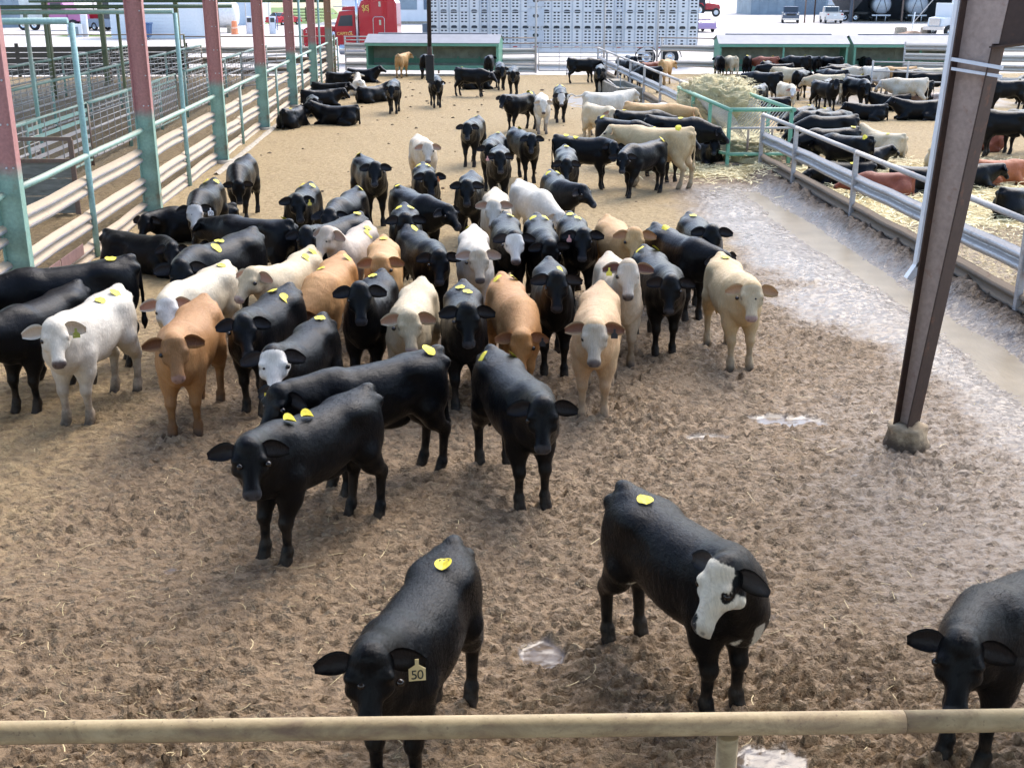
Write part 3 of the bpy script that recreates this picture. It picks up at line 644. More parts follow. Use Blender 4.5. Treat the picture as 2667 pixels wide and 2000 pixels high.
# ------------------------------------------------------------------ feed bunks, hay feeder, water trough
bunk_ply = plain('grey_green_board', (0.30,0.33,0.27), 0.85, noise=0.3, scale=2.5)
def feed_bunk(loc, rz, L, label, ridge=1.90, depth=2.3):
    e = empty('feed_bunk', loc, rz); ev = 1.56
    for x in (0, L):
        g = MB(); P_ = [(x, 0, 0.26), (x, 0, ev+0.02), (x, depth*0.42, ridge), (x, depth, ridge-0.25), (x, depth, 0.26)]
        g.face(P_); o = g.obj('end_panel', M['bunk'], e); o.modifiers.new('thick', 'SOLIDIFY').thickness = 0.03
    g = MB(); g.face([(-0.08, -0.12, ev), (L+0.08, -0.12, ev), (L+0.08, depth*0.42, ridge+0.04), (-0.08, depth*0.42, ridge+0.04)]); g.face([(-0.08, depth*0.42, ridge+0.04), (L+0.08, depth*0.42, ridge+0.04), (L+0.08, depth+0.05, ridge-0.24), (-0.08, depth+0.05, ridge-0.24)])
    o = g.obj('roof', M['tin'], e); o.modifiers.new('thick', 'SOLIDIFY').thickness = 0.02
    g = MB(); g.box((L/2-0.1, depth*0.5, ridge+0.05), (L*0.84, 0.25, 0.09)); g.obj('roof_hatch', M['tin'], o)
    g = MB(); g.box((L/2, -0.10, ev-0.09), (L+0.1, 0.05, 0.13)); g.obj('fascia', M['bunk'], e)
    for i in range(3):
        g = MB(); g.box((0.04+(L-0.08)*i/2, -0.03, 0.85), (0.09, 0.06, 1.28)); g.obj('upright', M['bunk'], e)
    nb = 8
    for i in range(nb):
        g = MB(); g.box((L*(i+0.5)/nb, depth*0.72+random.uniform(-.01, .01), 0.98), (L/nb-0.015, 0.03, 1.25)); g.obj('back_panel', bunk_ply, e)
    g = MB(); g.box((L/2, depth*0.72+0.05, 1.05), (L-0.04, 0.03, 1.5)); g.obj('back_wall', bunk_ply, e)
    g = MB(); g.box((L/2, depth*0.72-0.03, 0.62), (L-0.05, 0.03, 0.22)); g.obj('back_board', M['bunk'], e)
    g = MB(); g.box((L/2, 0.0, 0.36), (L, 0.035, 0.24)); g.obj('front_board', M['bunk'], e)
    g = MB(); g.box((L/2, depth*0.36, 0.29), (L-0.05, depth*0.72, 0.05)); g.obj('tray', M['ply'], e)
    for i in range(1, 6):
        if i == 3: continue
        g = MB(); g.box((L*i/6, depth*0.68, 0.66), (0.10, 0.05, 0.34)); g.obj('divider', M['bunk'], e)
    for x in (0.1, L/2, L-0.1):
        for y in (0.08, depth-0.1):
            g = MB(); g.box((x, y, 0.11), (0.08, 0.08, 0.32)); g.obj('leg', M['rusty'], e)
    g = MB(); g.box((L/2, -0.45, 0.03), (L+0.5, 0.5, 0.10)); g.obj('step_plank', M['concrete'], e)
    return tag(e, label, 'feed bunk', 'roofed green feed bunks')
feed_bunk((-4.05, 61.0, 0), R(-8), 6.6, 'roofed green feed bunk in front of the red truck')
feed_bunk((13.3, 58.9, 0), R(-5), 6.2, 'roofed green feed bunk right of the livestock trailer')
feed_bunk((19.75, 58.2, 0), R(-5), 6.4, 'roofed green feed bunk half hidden by the tapered column')

t = NT('loose_hay'); oc = t.coord(); f1 = t.noise(t.mapping(oc, (40, 8, 20), (0.3, 0.2, 0.6)), 1.0, 4, 0.7, 2.0); f2 = t.noise(t.mapping(oc, (8, 40, 25), (0.1, 0.5, 0.2)), 1.0, 4, 0.7, 2.0); n = t.noise(oc, 2.5, 4)
c = t.ramp(t.math('MAXIMUM', f1, f2), [(0.38, (0.40,0.33,0.17)), (0.58, (0.66,0.57,0.33)), (0.80, (0.80,0.72,0.48))])
c = t.mix(t.maprange(n, 0.55, 0.75, 0, 0.5), c, (0.42,0.40,0.19)); t.set(color=c, rough=0.85, normal=t.bump(t.math('MAXIMUM', f1, f2), 0.9, 0.05)); M['hay'] = t.m
straw_m = plain('straw_blade', (0.48,0.38,0.20), 0.7, noise=0.35, scale=3)
def strands(points, lens, name, label, mat, width=0.006, curl=0.5, parent=None, up=0.15, seed=1):
    rnd = random.Random(seed); g = MB()
    for (x, y, z), L in zip(points, lens):
        a = rnd.uniform(0, math.tau); k = rnd.uniform(-curl, curl); p = Vector((x, y, z)); w = width*rnd.uniform(0.6, 1.4); tilt = rnd.uniform(-up*0.3, up); b = len(g.v); n = 3
        for i in range(n+1):
            q = Vector((math.cos(a), math.sin(a), tilt)); s = Vector((-math.sin(a), math.cos(a), 0.25))*w
            g.v += [tuple(p-s), tuple(p+s)]; p = p + q*(L/n); a += k; tilt -= up*0.35
        for i in range(n): g.f.append((b+2*i, b+2*i+1, b+2*i+3, b+2*i+2)); g.sm.append(True)
    o = g.obj(name, mat, parent); 
    if label: tag(o, label, 'straw', kind='stuff')
    else: o['kind'] = 'stuff'
    return o
e = empty('hay_feeder', (6.72, 28.3, 0)); FW, FL, FH = 1.53, 6.5, 1.38
for (x, y) in ((0, 0), (FW, 0.1), (0, 2.2), (FW, 2.2), (0, 4.4), (FW, 4.4), (0, FL), (FW, FL)):
    g = MB(); g.box((x, y, FH/2-0.05), (0.085, 0.085, FH+0.05)); g.obj('post', M['feeder'], e, bevel=0.01)
for x, nm in ((0, 'top_rail'), (FW, 'top_rail')):
    g = MB(); g.tube([(x, -0.1, FH+0.03), (x, FL+0.1, FH+0.03)], 0.05, 12); g.obj(nm, M['feeder'], e)
for y in (0.02, FL):
    g = MB(); g.tube([(0, y, FH+0.03), (FW, y, FH+0.03)], 0.05, 12); g.obj('end_rail', M['feeder'], e)
g = MB(); g.tube([(0, -0.02, 0.98), (FW, -0.02, 0.98)], 0.03, 8); g.obj('cross_pipe', M['pipe_grey'], e)
g = MB(); g.tube([(0.0, -0.02, 0.36), (FW, 0.0, 0.36)], 0.045, 10); g.obj('tray_end_rail', M['feeder'], e)
for side in (0, 1):
    for i in range(27):
        y = 0.2 + (FL-0.4)*i/26; x0 = 0.04 if side == 0 else FW-0.04; x1 = FW*0.5-0.12 if side == 0 else FW*0.5+0.12
        g = MB(); g.tube([(x0, y, FH), (x1, y+0.28, 0.52)], 0.011, 6); g.obj('slanted_bar', M['pipe_grey'], e)
    x = -0.28 if side == 0 else FW+0.28; q = MB()
    q.extrude([(0, 0.06), (0.02, 0.06), (0.02, 0.36), (0, 0.36)], (x, -0.1 if side else 0.5, 0), (x, FL, 0), (1, 0, 0), closed=True); q.obj('tray_side', M['galv_mud'], e)
    q = MB(); q.tube([(x+0.01, -0.1 if side else 0.5, 0.38), (x+0.01, FL, 0.38)], 0.04, 10); q.obj('tray_rail', M['feeder'], e)
q = MB(); q.tube([(-0.27, 0.5, 0.38), (0.0, 0.0, 0.38)], 0.04, 10); q.obj('tray_rail', M['feeder'], e)
g = MB(); g.box((FW/2, FL/2, 0.10), (FW+0.5, FL-0.1, 0.05)); g.obj('tray_floor', M['galv_mud'], e)
for x, y in ((0.5, 0.1), (1.1, 0.15)):
    g = MB(); g.tube([(x, y, 0), (x, y, 0.95)], 0.03, 8); g.obj('stay', M['rusty'], e)
tag(e, 'bright green hay feeder with slanted bars between the two pens', 'hay feeder')
def hay_mound(name, c, r, label, n=(44, 30), amp=0.09, seed=0, nst=1500, flat=0.0):
    g = MB(); P_ = []; pts = []; rnd = random.Random(seed)
    for i in range(n[0]):
        for j in range(n[1]):
            a = math.tau*i/n[0]; b = math.pi*0.5*j/(n[1]-1); d = Vector((math.cos(a)*math.cos(b)**0.45, math.sin(a)*math.cos(b)**0.45, math.sin(b)**0.6))
            k = 1 + amp*(float(vnoise(np.array([a*3.1+9]), np.array([b*5.0]), 0.55, seed)[0])-0.5)*2 + 0.05*rnd.uniform(-1, 1)
            p = Vector((d.x*r[0]*k, d.y*r[1]*k, max(0.0, d.z*r[2]*k))); P_.append(tuple(p))
            if j < n[1]-1: pts.append(p)
    g.quadgrid(P_, n[0], n[1], closed_u=True, smooth=True)
    o = g.obj(name, M['hay'], None, c); tag(o, label, 'hay')
    sp = [tuple(rnd.choice(pts)*rnd.uniform(0.97, 1.04) + Vector((rnd.uniform(-.05,.05), rnd.uniform(-.05,.05), 0.01))) for _ in range(nst)]
    strands(sp, [rnd.uniform(0.10, 0.32) for _ in sp], 'stalks', None, straw_hay, 0.006, 0.6, o, 0.35, seed)
    return o
straw_hay = plain('hay_stalk', (0.74,0.65,0.38), 0.75, noise=0.3, scale=4)
hay_mound('hay_pile', (7.6, 33.7, 0.2), (1.08, 1.9, 1.5), 'tall pale hay pile heaped in the far half of the feeder', seed=3, nst=2600)
hay_mound('hay_bed', (7.48, 30.0, 0.14), (0.92, 1.75, 0.52), 'low loose hay filling the near half of the feeder', seed=5, nst=1500)
# loose straw
rnd = random.Random(5); pts = []; ln = []
while len(pts) < 2600:
    y = 3.0 + 13*rnd.random()**1.5; x = rnd.uniform(-1, 1)*(2.0+0.47*y)
    if rnd.random() > (0.9 if x < 0 else 0.38): continue
    if x > 6.8 or x < -5.6: continue
    pts.append((x, y, 0)); ln.append(rnd.choice((0.03, 0.04, 0.05, 0.07, 0.09, 0.16))*rnd.uniform(0.7, 1.3))
PA = np.array(pts); z_ = zones(PA[:,0], PA[:,1]); hz_ = floor_height(PA[:,0], PA[:,1], z_[0], z_[1], z_[2]); pts = [(p[0], p[1], float(h)+0.012) for p, h in zip(pts, hz_)]
strands(pts, ln, 'loose_straw', 'loose straw stalks scattered over the near pen floor', straw_m, 0.0022, 0.45, None, 0.10, 2)
pts = []
while len(pts) < 12000:
    if rnd.random() < 0.35: x = rnd.gauss(7.0, 1.1); y = rnd.gauss(28.6, 1.1)
    else: x = rnd.uniform(7.6, 15.5); y = rnd.uniform(19.5, 29.5)
    if rnd.random() < (0.95 if y > 20.5 else 0.6): pts.append((x, y, 0))
PA = np.array(pts); z_ = zones(PA[:,0], PA[:,1]); hz_ = floor_height(PA[:,0], PA[:,1], z_[0], z_[1], z_[2]); pts = [(p[0], p[1], float(h)+0.02+0.05*rnd.random()) for p, h in zip(pts, hz_)]
strands(pts, [rnd.uniform(0.12, 0.35) for _ in pts], 'bedding_straw', 'yellow straw bedding in the right pen and round the feeder', straw_hay, 0.007, 0.5, None, 0.3, 8)
# manure clods on the dry floor
g = MB()
for i in range(150):
    y = 10 + 46*rnd.random(); x = rnd.uniform(-5.2, 4.5); s = rnd.uniform(0.015, 0.045)*(1+y/60); b = len(g.v)
    P6 = [(s,0,0),(0,s,0),(-s,0,0),(0,-s,0),(0,0,s*0.7),(0,0,-s*.4)]; z0 = 0.01
    g.v += [(x+p[0]*rnd.uniform(.7,1.6), y+p[1]*rnd.uniform(.7,1.6), z0+p[2]) for p in P6]
    for f in ((0,1,4),(1,2,4),(2,3,4),(3,0,4),(1,0,5),(2,1,5),(3,2,5),(0,3,5)): g.f.append(tuple(b+q for q in f)); g.sm.append(True)
tag(g.obj('dung_clods', plain('dark_dung', (0.14,0.095,0.055), 0.85, noise=0.3)), 'dark clods of dung scattered over the pen floor', 'dung', kind='stuff')

e = empty('water_trough', (6.90, 48.4, 0), R(2)); 
g = MB(); L_, W_, H_ = 5.0, 1.0, 0.52
for c_, d_ in (((0, -L_/2+0.07, H_/2), (W_, 0.14, H_)), ((0, L_/2-0.07, H_/2), (W_, 0.14, H_)), ((-W_/2+0.07, 0, H_/2-0.001), (0.14, L_-0.29, H_)), ((W_/2-0.07, 0, H_/2-0.001), (0.14, L_-0.29, H_)), ((0, 0, 0.1), (W_-0.3, L_-0.3, 0.16))): g.box(c_, d_)
g.obj('basin', M['concrete_wet'], e, bevel=0.02)
g = MB(); g.face([(-W_/2+0.13, -L_/2+0.13, 0.42), (W_/2-0.13, -L_/2+0.13, 0.42), (W_/2-0.13, L_/2-0.13, 0.42), (-W_/2+0.13, L_/2-0.13, 0.42)]); g.obj('water', NT('trough_water').set(color=(0.03,0.045,0.05), rough=0.04).m, e)
g = MB(); g.tube([(0.1, 0.3, 0.3), (0.1, 0.3, 0.75), (0.0, 0.0, 0.8)], 0.02, 8); g.obj('float_pipe', M['white_metal'], e); g = MB(); g.box((0.15, 1.3, 0.45), (0.5, 0.9, 0.2)); g.obj('float_cover', M['concrete'], e, bevel=0.03)
for y in (-1.9, 0.6): pipe(e, (-0.42, y, 0.5), (-0.42, y+2.3, 0.62), 0.025, M['pipe_grey'], 'guard_pipe')
tag(e, 'concrete water trough under the right fence', 'water trough')
# small gate and rail run inside the right pen
e = empty('side_gate', (16.4, 46.0, 0), R(-24))
for z in (1.45, 1.1, 0.75): pipe(e, (0, 0, z), (2.6, 0, z), 0.03, M['pipe_grey'], 'rail')
for x in (0, 1.3, 2.6): pipe(e, (x, 0, 0), (x, 0, 1.5), 0.04, M['pipe_grey'], 'post')
tag(e, 'small grey pipe gate inside the right pen', 'gate')
e = empty('pen_divider', (18.8, 44.9, 0), R(-32))
for i in range(5):
    pipe(e, (3.4*i, 0, 0), (3.4*i, 0, 1.45), 0.05, M['pipe_grey'], 'post')
    if i < 4:
        pipe(e, (3.4*i, 0, 1.42), (3.4*i+3.4, 0, 1.42), 0.045, M['pipe_grey'], 'top_rail'); wbeam(e, (3.4*i, 0, 0), (3.4*i+3.4, 0, 0), 0.85, (0, -0.6), M['galv_far'])
tag(e, 'guard rail divider running to the right behind the tapered column', 'fence')
e = empty('back_fence', (22, 57.5, 0), R(-20))
for i in range(4):
    pipe(e, (3.6*i, 0, 0), (3.6*i, 0, 1.7), 0.05, M['pipe_grey'], 'post')
    for z in (1.45, 1.0, 0.55): wbeam(e, (3.6*i, 0, 0), (3.6*i+3.6, 0, 0), z, (0, -0.8), M['galv_far'])
tag(e, 'far guard rail fence at the right picture edge', 'fence')

# ------------------------------------------------------------------ livestock trailer
alu = plain('brushed_aluminium', (0.66,0.68,0.71), 0.38, metal=0.35, noise=0.06, scale=1.2)
alu_d = plain('aluminium_post', (0.50,0.54,0.60), 0.4, metal=0.35, noise=0.06)
dark_in = plain('trailer_interior_shade', (0.025,0.03,0.045), 0.9, noise=0.2)  # solid block behind the slots, coloured dark as the shade inside the trailer
TL, TH_ = 15.2, 3.0; TZ = 0.95; tr = empty('livestock_trailer', (-1.05, 69.9, 0), R(-10.5))
NP = 26; PWd = TL/NP
def panel(kind):
    """sheet with real openings: columns of small slots, some with an oval port"""
    g = MB(); xs = [-PWd/2+0.035, -0.17, -0.045, 0.045, 0.17, PWd/2-0.035] if kind != 'one' else [-PWd/2+0.035, -0.07, 0.07, PWd/2-0.035]
    holes = []; z = 0.28
    while z < 2.85:
        if not (1.02 < z < 1.32 or 1.95 < z < 2.12): holes.append(z)
        z += 0.165
    zs = [0.0]
    for h in holes: zs += [h, h+0.075]
    zs.append(TH_)
    for i in range(len(xs)-1):
        for j in range(len(zs)-1):
            hole = (j % 2 == 1) and (i % 2 == 1)
            if hole: continue
            g.face([(xs[i], 0, zs[j]), (xs[i+1], 0, zs[j]), (xs[i+1], 0, zs[j+1]), (xs[i], 0, zs[j+1])])
    return g.mesh('panel', alu)
pm = {'two': panel('two'), 'one': panel('one')}
def oval(w=0.17, h=0.10):
    g = MB(); P_ = []
    for k in range(16): a = math.tau*k/16; P_.append((math.copysign(abs(math.cos(a))**0.6, math.cos(a))*w, -0.012, math.copysign(abs(math.sin(a))**0.8, math.sin(a))*h))
    g.face(P_); return g.mesh('port', M['glass'])
om = oval(); gp = MB(); gp.box((0, -0.02, TH_/2), (0.055, 0.05, TH_)); pom = gp.mesh('rib', alu_d)
gs = MB(); gs.box((0, -0.015, 0), (PWd*0.42, 0.012, 0.055)); redm = gs.mesh('stripe', plain('red_reflector', (0.45,0.05,0.05), 0.4)); 
for i in range(NP):
    x = PWd*(i+0.5); low = 0.0 if 5 <= i <= 18 else 0.38
    o = link_mesh('panel', pm['one' if i % 5 == 4 else 'two'], tr, (x, 0, TZ-0.10 + (0 if low == 0 else 0.0)))
    link_mesh('port', om, o, (0, 0, 1.17)); 
    if i % 3: link_mesh('port', om, o, (0, 0, 2.03))
    link_mesh('rib', pom, tr, (PWd*i, 0, TZ-0.10))
    if i % 2 == 0: link_mesh('stripe', redm, tr, (x, -0.02, TZ+0.02))
for z in (TZ+0.10, TZ+1.00, TZ+1.93, TZ+2.88): g = MB(); g.box((TL/2, -0.03, z), (TL, 0.03, 0.035)); g.obj('belt_rail', alu_d, tr)
g = MB(); g.box((TL/2, 1.28, TZ+TH_/2-0.1), (TL-0.02, 2.45, TH_-0.02)); g.obj('hold_shade_block', dark_in, tr)
g = MB(); g.box((TL/2, 0.02, TZ-0.20), (TL*0.62, 0.05, 0.26)); g.obj('belly_skirt', alu, tr)
for x in (6.2, ): 
    for z, h in ((TZ+0.28, 0.62), (TZ+1.12, 0.95), (TZ+2.18, 0.55)):
        g = MB(); g.box((PWd*10.5, -0.045, z+h/2), (0.95, 0.03, h)); d = g.obj('side_door', alu_d, tr, bevel=0.02); link_mesh('port', om, d, (PWd*10.5, -0.055, z+h*0.6))
def ladder(x):
    for s in (-0.17, 0.17): g = MB(); g.tube([(x+s, -0.09, TZ+0.1), (x+s, -0.09, TZ+2.9)], 0.015, 6); g.obj('ladder_rail', alu_d, tr)
    for k in range(9): g = MB(); g.tube([(x-0.17, -0.09, TZ+0.25+0.31*k), (x+0.17, -0.09, TZ+0.25+0.31*k)], 0.012, 6); g.obj('rung', alu_d, tr)
ladder(PWd*5.5); ladder(PWd*18.5)
def wheel(parent, loc, r=0.5, w=0.28, axis='y', rim=None, name='wheel'):
    g = MB(); g.lathe([(r*0.55,-w/2),(r*0.9,-w/2),(r,-w*0.32),(r,w*0.32),(r*0.9,w/2),(r*0.55,w/2)], (0,0,0), 22, axis); o = g.obj(name, M['rubber'], parent, loc)
    g = MB(); g.lathe([(0,-w*0.30),(r*0.2,-w*0.36),(r*0.25,-w*0.25),(r*0.5,-w*0.30),(r*0.58,-w*0.46),(r*0.6,w*0.4)], (0,0,0), 18, axis); g.obj('rim', rim or M['chrome'], o); return o
for x in (12.4, 13.7): wheel(tr, (x, 0.25, 0.44), 0.5); 
for x in (12.4, 13.7):
    g = MB(); P_ = []
    for k in range(11): a = math.pi*k/10; P_ += [(x+0.66*math.cos(a), -0.03, 0.46+0.60*math.sin(a)), (x+0.60*math.cos(a), -0.03, 0.46+0.54*math.sin(a))]
    g.quadgrid(P_, 11, 2); g.obj('wheel_arch', M['black'], tr)
g = MB(); g.box((0.3, 0.6, 1.7), (0.4, 0.5, 1.0)); g.obj('nose_box', plain('blue_grey_box', (0.13,0.17,0.22), 0.5), tr, (-0.55, 0, 0))
tag(tr, 'long silver punched-aluminium livestock trailer behind the far fence', 'trailer')

# ------------------------------------------------------------------ lettering helper
def lettering(name, text, size, mat, parent, loc, rot, extrude=0.004, shear=0.0, space=1.0):
    cu = bpy.data.curves.new('text', 'FONT'); cu.body = text; cu.size = size; cu.extrude = extrude; cu.align_x = 'CENTER'; cu.align_y = 'CENTER'; cu.shear = shear; cu.space_character = space
    tmp = bpy.data.objects.new('tmp', cu); COL.objects.link(tmp); dg = bpy.context.evaluated_depsgraph_get()
    me = bpy.data.meshes.new_from_object(tmp.evaluated_get(dg)); bpy.data.objects.remove(tmp); me.materials.clear(); me.materials.append(mat)
    return link_mesh(name, me, parent, loc, rot)
# ------------------------------------------------------------------ red highway tractor
red = NT('glossy_red_paint').set(color=(0.42,0.008,0.022), rough=0.22, coat=0.6).m
gold = NT('gold_lettering').set(color=(0.75,0.52,0.12), rough=0.45).m; silver = NT('silver_lettering').set(color=(0.8,0.75,0.72), rough=0.4).m
tk = empty('highway_truck', (-8.6, 70.8, 0), R(-4))
def prism(prof, y0, y1, name, mat, parent, bevel=0.0, inset=0.0):
    """side outline in x-z extruded over the width"""
    g = MB(); n = len(prof); g.v = [(x, y0, z) for x, z in prof] + [(x, y1, z) for x, z in prof]
    g.f = [tuple(range(n)), tuple(reversed(range(n, 2*n)))] + [(k, n+k, n+(k+1) % n, (k+1) % n) for k in range(n)]; g.sm = [False]*len(g.f)
    return g.obj(name, mat, parent, bevel=bevel)
prism([(3.55,0.95),(3.55,3.05),(3.70,3.42),(4.1,3.60),(4.9,3.66),(5.55,3.60),(5.72,3.3),(5.76,0.95)], 0, 2.3, 'sleeper', red, tk, 0.06)
g = MB(); g.tube([(4.38, -0.02, 1.3), (4.38, -0.02, 2.45), (4.47, -0.02, 2.56), (4.95, -0.02, 2.56), (5.03, -0.02, 2.45), (5.03, -0.02, 1.3)], 0.02, 6); g.obj('hatch_trim', M['chrome'], tk)
for z in (3.25, 2.25): g = MB(); g.box((4.78, -0.02, z), (0.12, 0.02, 0.28)); g.obj('vent', M['chrome'], tk)
prism([(2.15,0.95),(2.12,2.05),(2.42,2.85),(3.32,2.92),(3.34,0.95)], 0.1, 2.2, 'cab', red, tk, 0.04)
prism([(2.55,2.90),(2.62,3.10),(3.35,3.14),(3.36,2.92)], 0.2, 2.1, 'roof_cap', red, tk, 0.03)
g = MB(); g.box((2.45, 0.45, 3.12), (0.7, 0.5, 0.06)); g.obj('marker_lamp', M['chrome'], tk)
w_ = prism([(2.32,2.05),(2.50,2.62),(3.18,2.66),(3.18,2.05)], 0.085, 0.1, 'window', M['glass'], tk); 
d_ = prism([(2.22,1.0),(2.22,1.98),(3.2,1.98),(3.2,1.0)], 0.08, 0.1, 'door', red, tk, 0.005)
g = MB(); g.box((3.05, 0.06, 1.75), (0.16, 0.03, 0.04)); g.obj('handle', M['chrome'], d_)
prism([(0.28,0.95),(0.25,1.85),(0.5,1.98),(2.14,2.05),(2.14,0.95)], 0.25, 2.05, 'hood', red, tk, 0.07)
g = MB(); g.box((0.20, 1.15, 1.40), (0.10, 1.5, 0.95)); g.obj('grille', M['chrome'], tk); g = MB(); g.box((0.05, 1.15, 0.62), (0.25, 2.3, 0.38)); g.obj('bumper', M['chrome'], tk)
prism([(0.25,0.75),(0.45,1.12),(0.95,1.24),(1.45,1.08),(1.7,0.72),(1.5,0.72),(1.3,1.0),(0.95,1.1),(0.6,1.0),(0.42,0.72)], -0.02, 0.4, 'fender', red, tk, 0.02)
for y in (0.02, 2.2):
    g = MB(); g.tube([(3.44, y, 0.9), (3.44, y, 4.3)], 0.085, 12); g.obj('exhaust_stack', M['chrome'], tk)
g = MB(); g.tube([(2.25, -0.02, 2.2), (2.0, -0.25, 2.25), (2.0, -0.25, 2.75), (2.3, 0.0, 2.75)], 0.018, 6); m_ = g.obj('mirror_arm', M['chrome'], tk); g = MB(); g.box((1.98, -0.25, 2.5), (0.06, 0.2, 0.45)); g.obj('mirror', M['chrome'], m_)
g = MB(); g.lathe([(0,-0.75),(0.30,-0.75),(0.33,-0.7),(0.33,0.7),(0.30,0.75),(0,0.75)], (3.1, 0.28, 0.78), 20, 'x'); g.obj('fuel_tank', M['chrome'], tk)
g = MB(); g.lathe([(0,-0.3),(0.2,-0.3),(0.2,0.3),(0,0.3)], (2.0, 0.1, 1.45), 16); g.obj('air_cleaner', M['chrome'], tk)
for x in (0.95, 5.2, 6.5): wheel(tk, (x, 0.25, 0.5), 0.52)
g = MB(); g.box((5.0, 1.15, 0.75), (5.0, 0.9, 0.25)); g.obj('chassis', M['black'], tk)
lettering('lettering', 'CAPITOL', 0.24, gold, d_, (2.72, 0.07, 1.63), (R(90), 0, 0), space=0.95)
lettering('logo', 'S/S', 0.42, gold, tk, (3.98, -0.03, 3.02), (R(90), 0, 0), shear=-0.15, space=0.8)
g = MB(); g.tube([(3.86,-0.03,2.80),(3.86,-0.03,3.24)], 0.012, 5); g.tube([(4.13,-0.03,2.80),(4.13,-0.03,3.24)], 0.012, 5); g.obj('logo_stroke', gold, tk)
lettering('lettering', '21', 0.22, silver, tk, (0.52, 0.22, 1.75), (R(90), 0, 0))
tag(tk, 'red highway truck with sleeper and gold door lettering at the far left', 'truck')

# ------------------------------------------------------------------ yard: vehicles and buildings
def box_car(name, loc, rz, body, label, cat, L=4.4, W=1.75, hood=0.95, roof=1.42, bed=False, r=0.32, front=True, extra=None):
    """body as a lengthwise outline; +x is the nose"""
    e = empty(name, loc, rz); h0 = r*0.9
    if bed: pr = [(-L/2,h0),(-L/2,hood),(-0.25,hood),(-0.25,hood+0.02),(L/2-0.15,hood-0.02),(L/2,hood-0.2),(L/2,h0)]; cb = [(-0.30,hood),(-0.18,roof),(0.85,roof),(1.35,hood)]
    else: pr = [(-L/2,h0+0.1),(-L/2+0.05,hood-0.05),(-L*0.32,hood+0.02),(L*0.22,hood),(L/2-0.1,hood-0.22),(L/2,h0+0.1),(L/2-0.1,h0),(-L/2+0.1,h0)]; cb = [(-L*0.36,hood),(-L*0.22,roof),(L*0.06,roof),(L*0.24,hood)]
    prism(pr, -W/2, W/2, 'body', body, e, 0.06)
    prism(cb, -W/2+0.12, W/2-0.12, 'cabin', body, e, 0.05)
    cx = [(cb[0][0]*0.92+cb[1][0]*0.08, hood+0.06), (cb[1][0]*0.9+cb[0][0]*0.1, roof-0.08), (cb[2][0]*0.9+cb[3][0]*0.1, roof-0.08), (cb[3][0]*0.88+cb[2][0]*0.12, hood+0.06)]
    for s in (-1, 1): prism(cx, s*(W/2-0.115), s*(W/2-0.10), 'side_window', M['glass'], e)
    for (a, b), nm in (((cb[2], cb[3]), 'windscreen'), ((cb[1], cb[0]), 'rear_window')):
        g = MB(); s = 1 if nm == 'windscreen' else -1; y = W/2-0.2
        A1 = (a[0]+0.02*s+(b[0]-a[0])*0.1, a[1]+(b[1]-a[1])*0.1+0.015); B1 = (b[0]+0.02*s-(b[0]-a[0])*0.1, b[1]-(b[1]-a[1])*0.1+0.015)
        g.face([(A1[0], -y, A1[1]), (B1[0], -y, B1[1]), (B1[0], y, B1[1]), (A1[0], y, A1[1])]); o = g.obj(nm, M['glass'], e); o.modifiers.new('thick', 'SOLIDIFY').thickness = 0.02
    for x in (-L*0.31, L*0.31):
        for s in (-1, 1): wheel(e, (x, s*(W/2-0.08), r), r, 0.2)
    for x, col_, nm in ((L/2, M['chrome'], 'headlight'), (-L/2, NT('tail_lamp').set(color=(0.35,0.02,0.02), rough=0.2).m, 'tail_light')):
        for s in (-1, 1): g = MB(); g.box((x, s*(W/2-0.18), hood-0.16), (0.05, 0.22, 0.16)); g.obj(nm, col_, e)
    for x in (L/2+0.04, -L/2-0.04): g = MB(); g.box((x, 0, h0+0.12), (0.12, W-0.05, 0.18)); g.obj('bumper', M['chrome'] if bed else body, e)
    g = MB(); g.box((-L/2-0.02, 0, hood-0.28), (0.02, 0.34, 0.16)); g.obj('number_plate', M['white_metal'], e)
    if bed:
        g = MB(); g.box((-L*0.32, 0, hood+0.004), (L*0.30, W-0.25, 0.01)); g.obj('bed_floor', M['black'], e)
        g = MB(); g.box((L/2+0.01, 0, hood-0.22), (0.04, W*0.55, 0.24)); g.obj('grille', M['black'], e)
    return tag(e, label, cat)
paint = lambda n, c: NT(n).set(color=c, rough=0.25, coat=0.4).m
box_car('pickup_truck', (42.9, 151.5, -0.09), R(-104), paint('dark_blue_paint', (0.06,0.085,0.13)), 'dark blue pickup truck parked nose-on in the yard', 'pickup', 5.7, 2.0, 1.25, 1.95, True, 0.42)
box_car('pickup_truck', (47.6, 150.0, -0.09), R(82), paint('white_car_paint', (0.62,0.62,0.60)), 'white pickup truck seen from behind in the yard', 'pickup', 5.7, 2.0, 1.25, 1.95, True, 0.42)
box_car('parked_car', (25.3, 121.5, -0.09), R(-82), paint('violet_paint', (0.36,0.24,0.42)), 'purple and white car peeping out behind the trailer', 'car', 4.6, 1.8, 1.15, 1.75, False, 0.36)
box_car('parked_car', (-19.2, 145.5, -0.09), R(62), paint('bright_red_paint', (0.5,0.02,0.03)), 'red car parked by the white building at left', 'car', 4.7, 1.85, 0.98, 1.42, False, 0.34)
box_car('pickup_truck', (-34.2, 127.5, -0.09), R(-30), paint('grey_blue_paint', (0.16,0.22,0.30)), 'grey-blue pickup truck beyond the alley pens', 'pickup', 5.4, 1.95, 1.15, 1.85, True, 0.42)
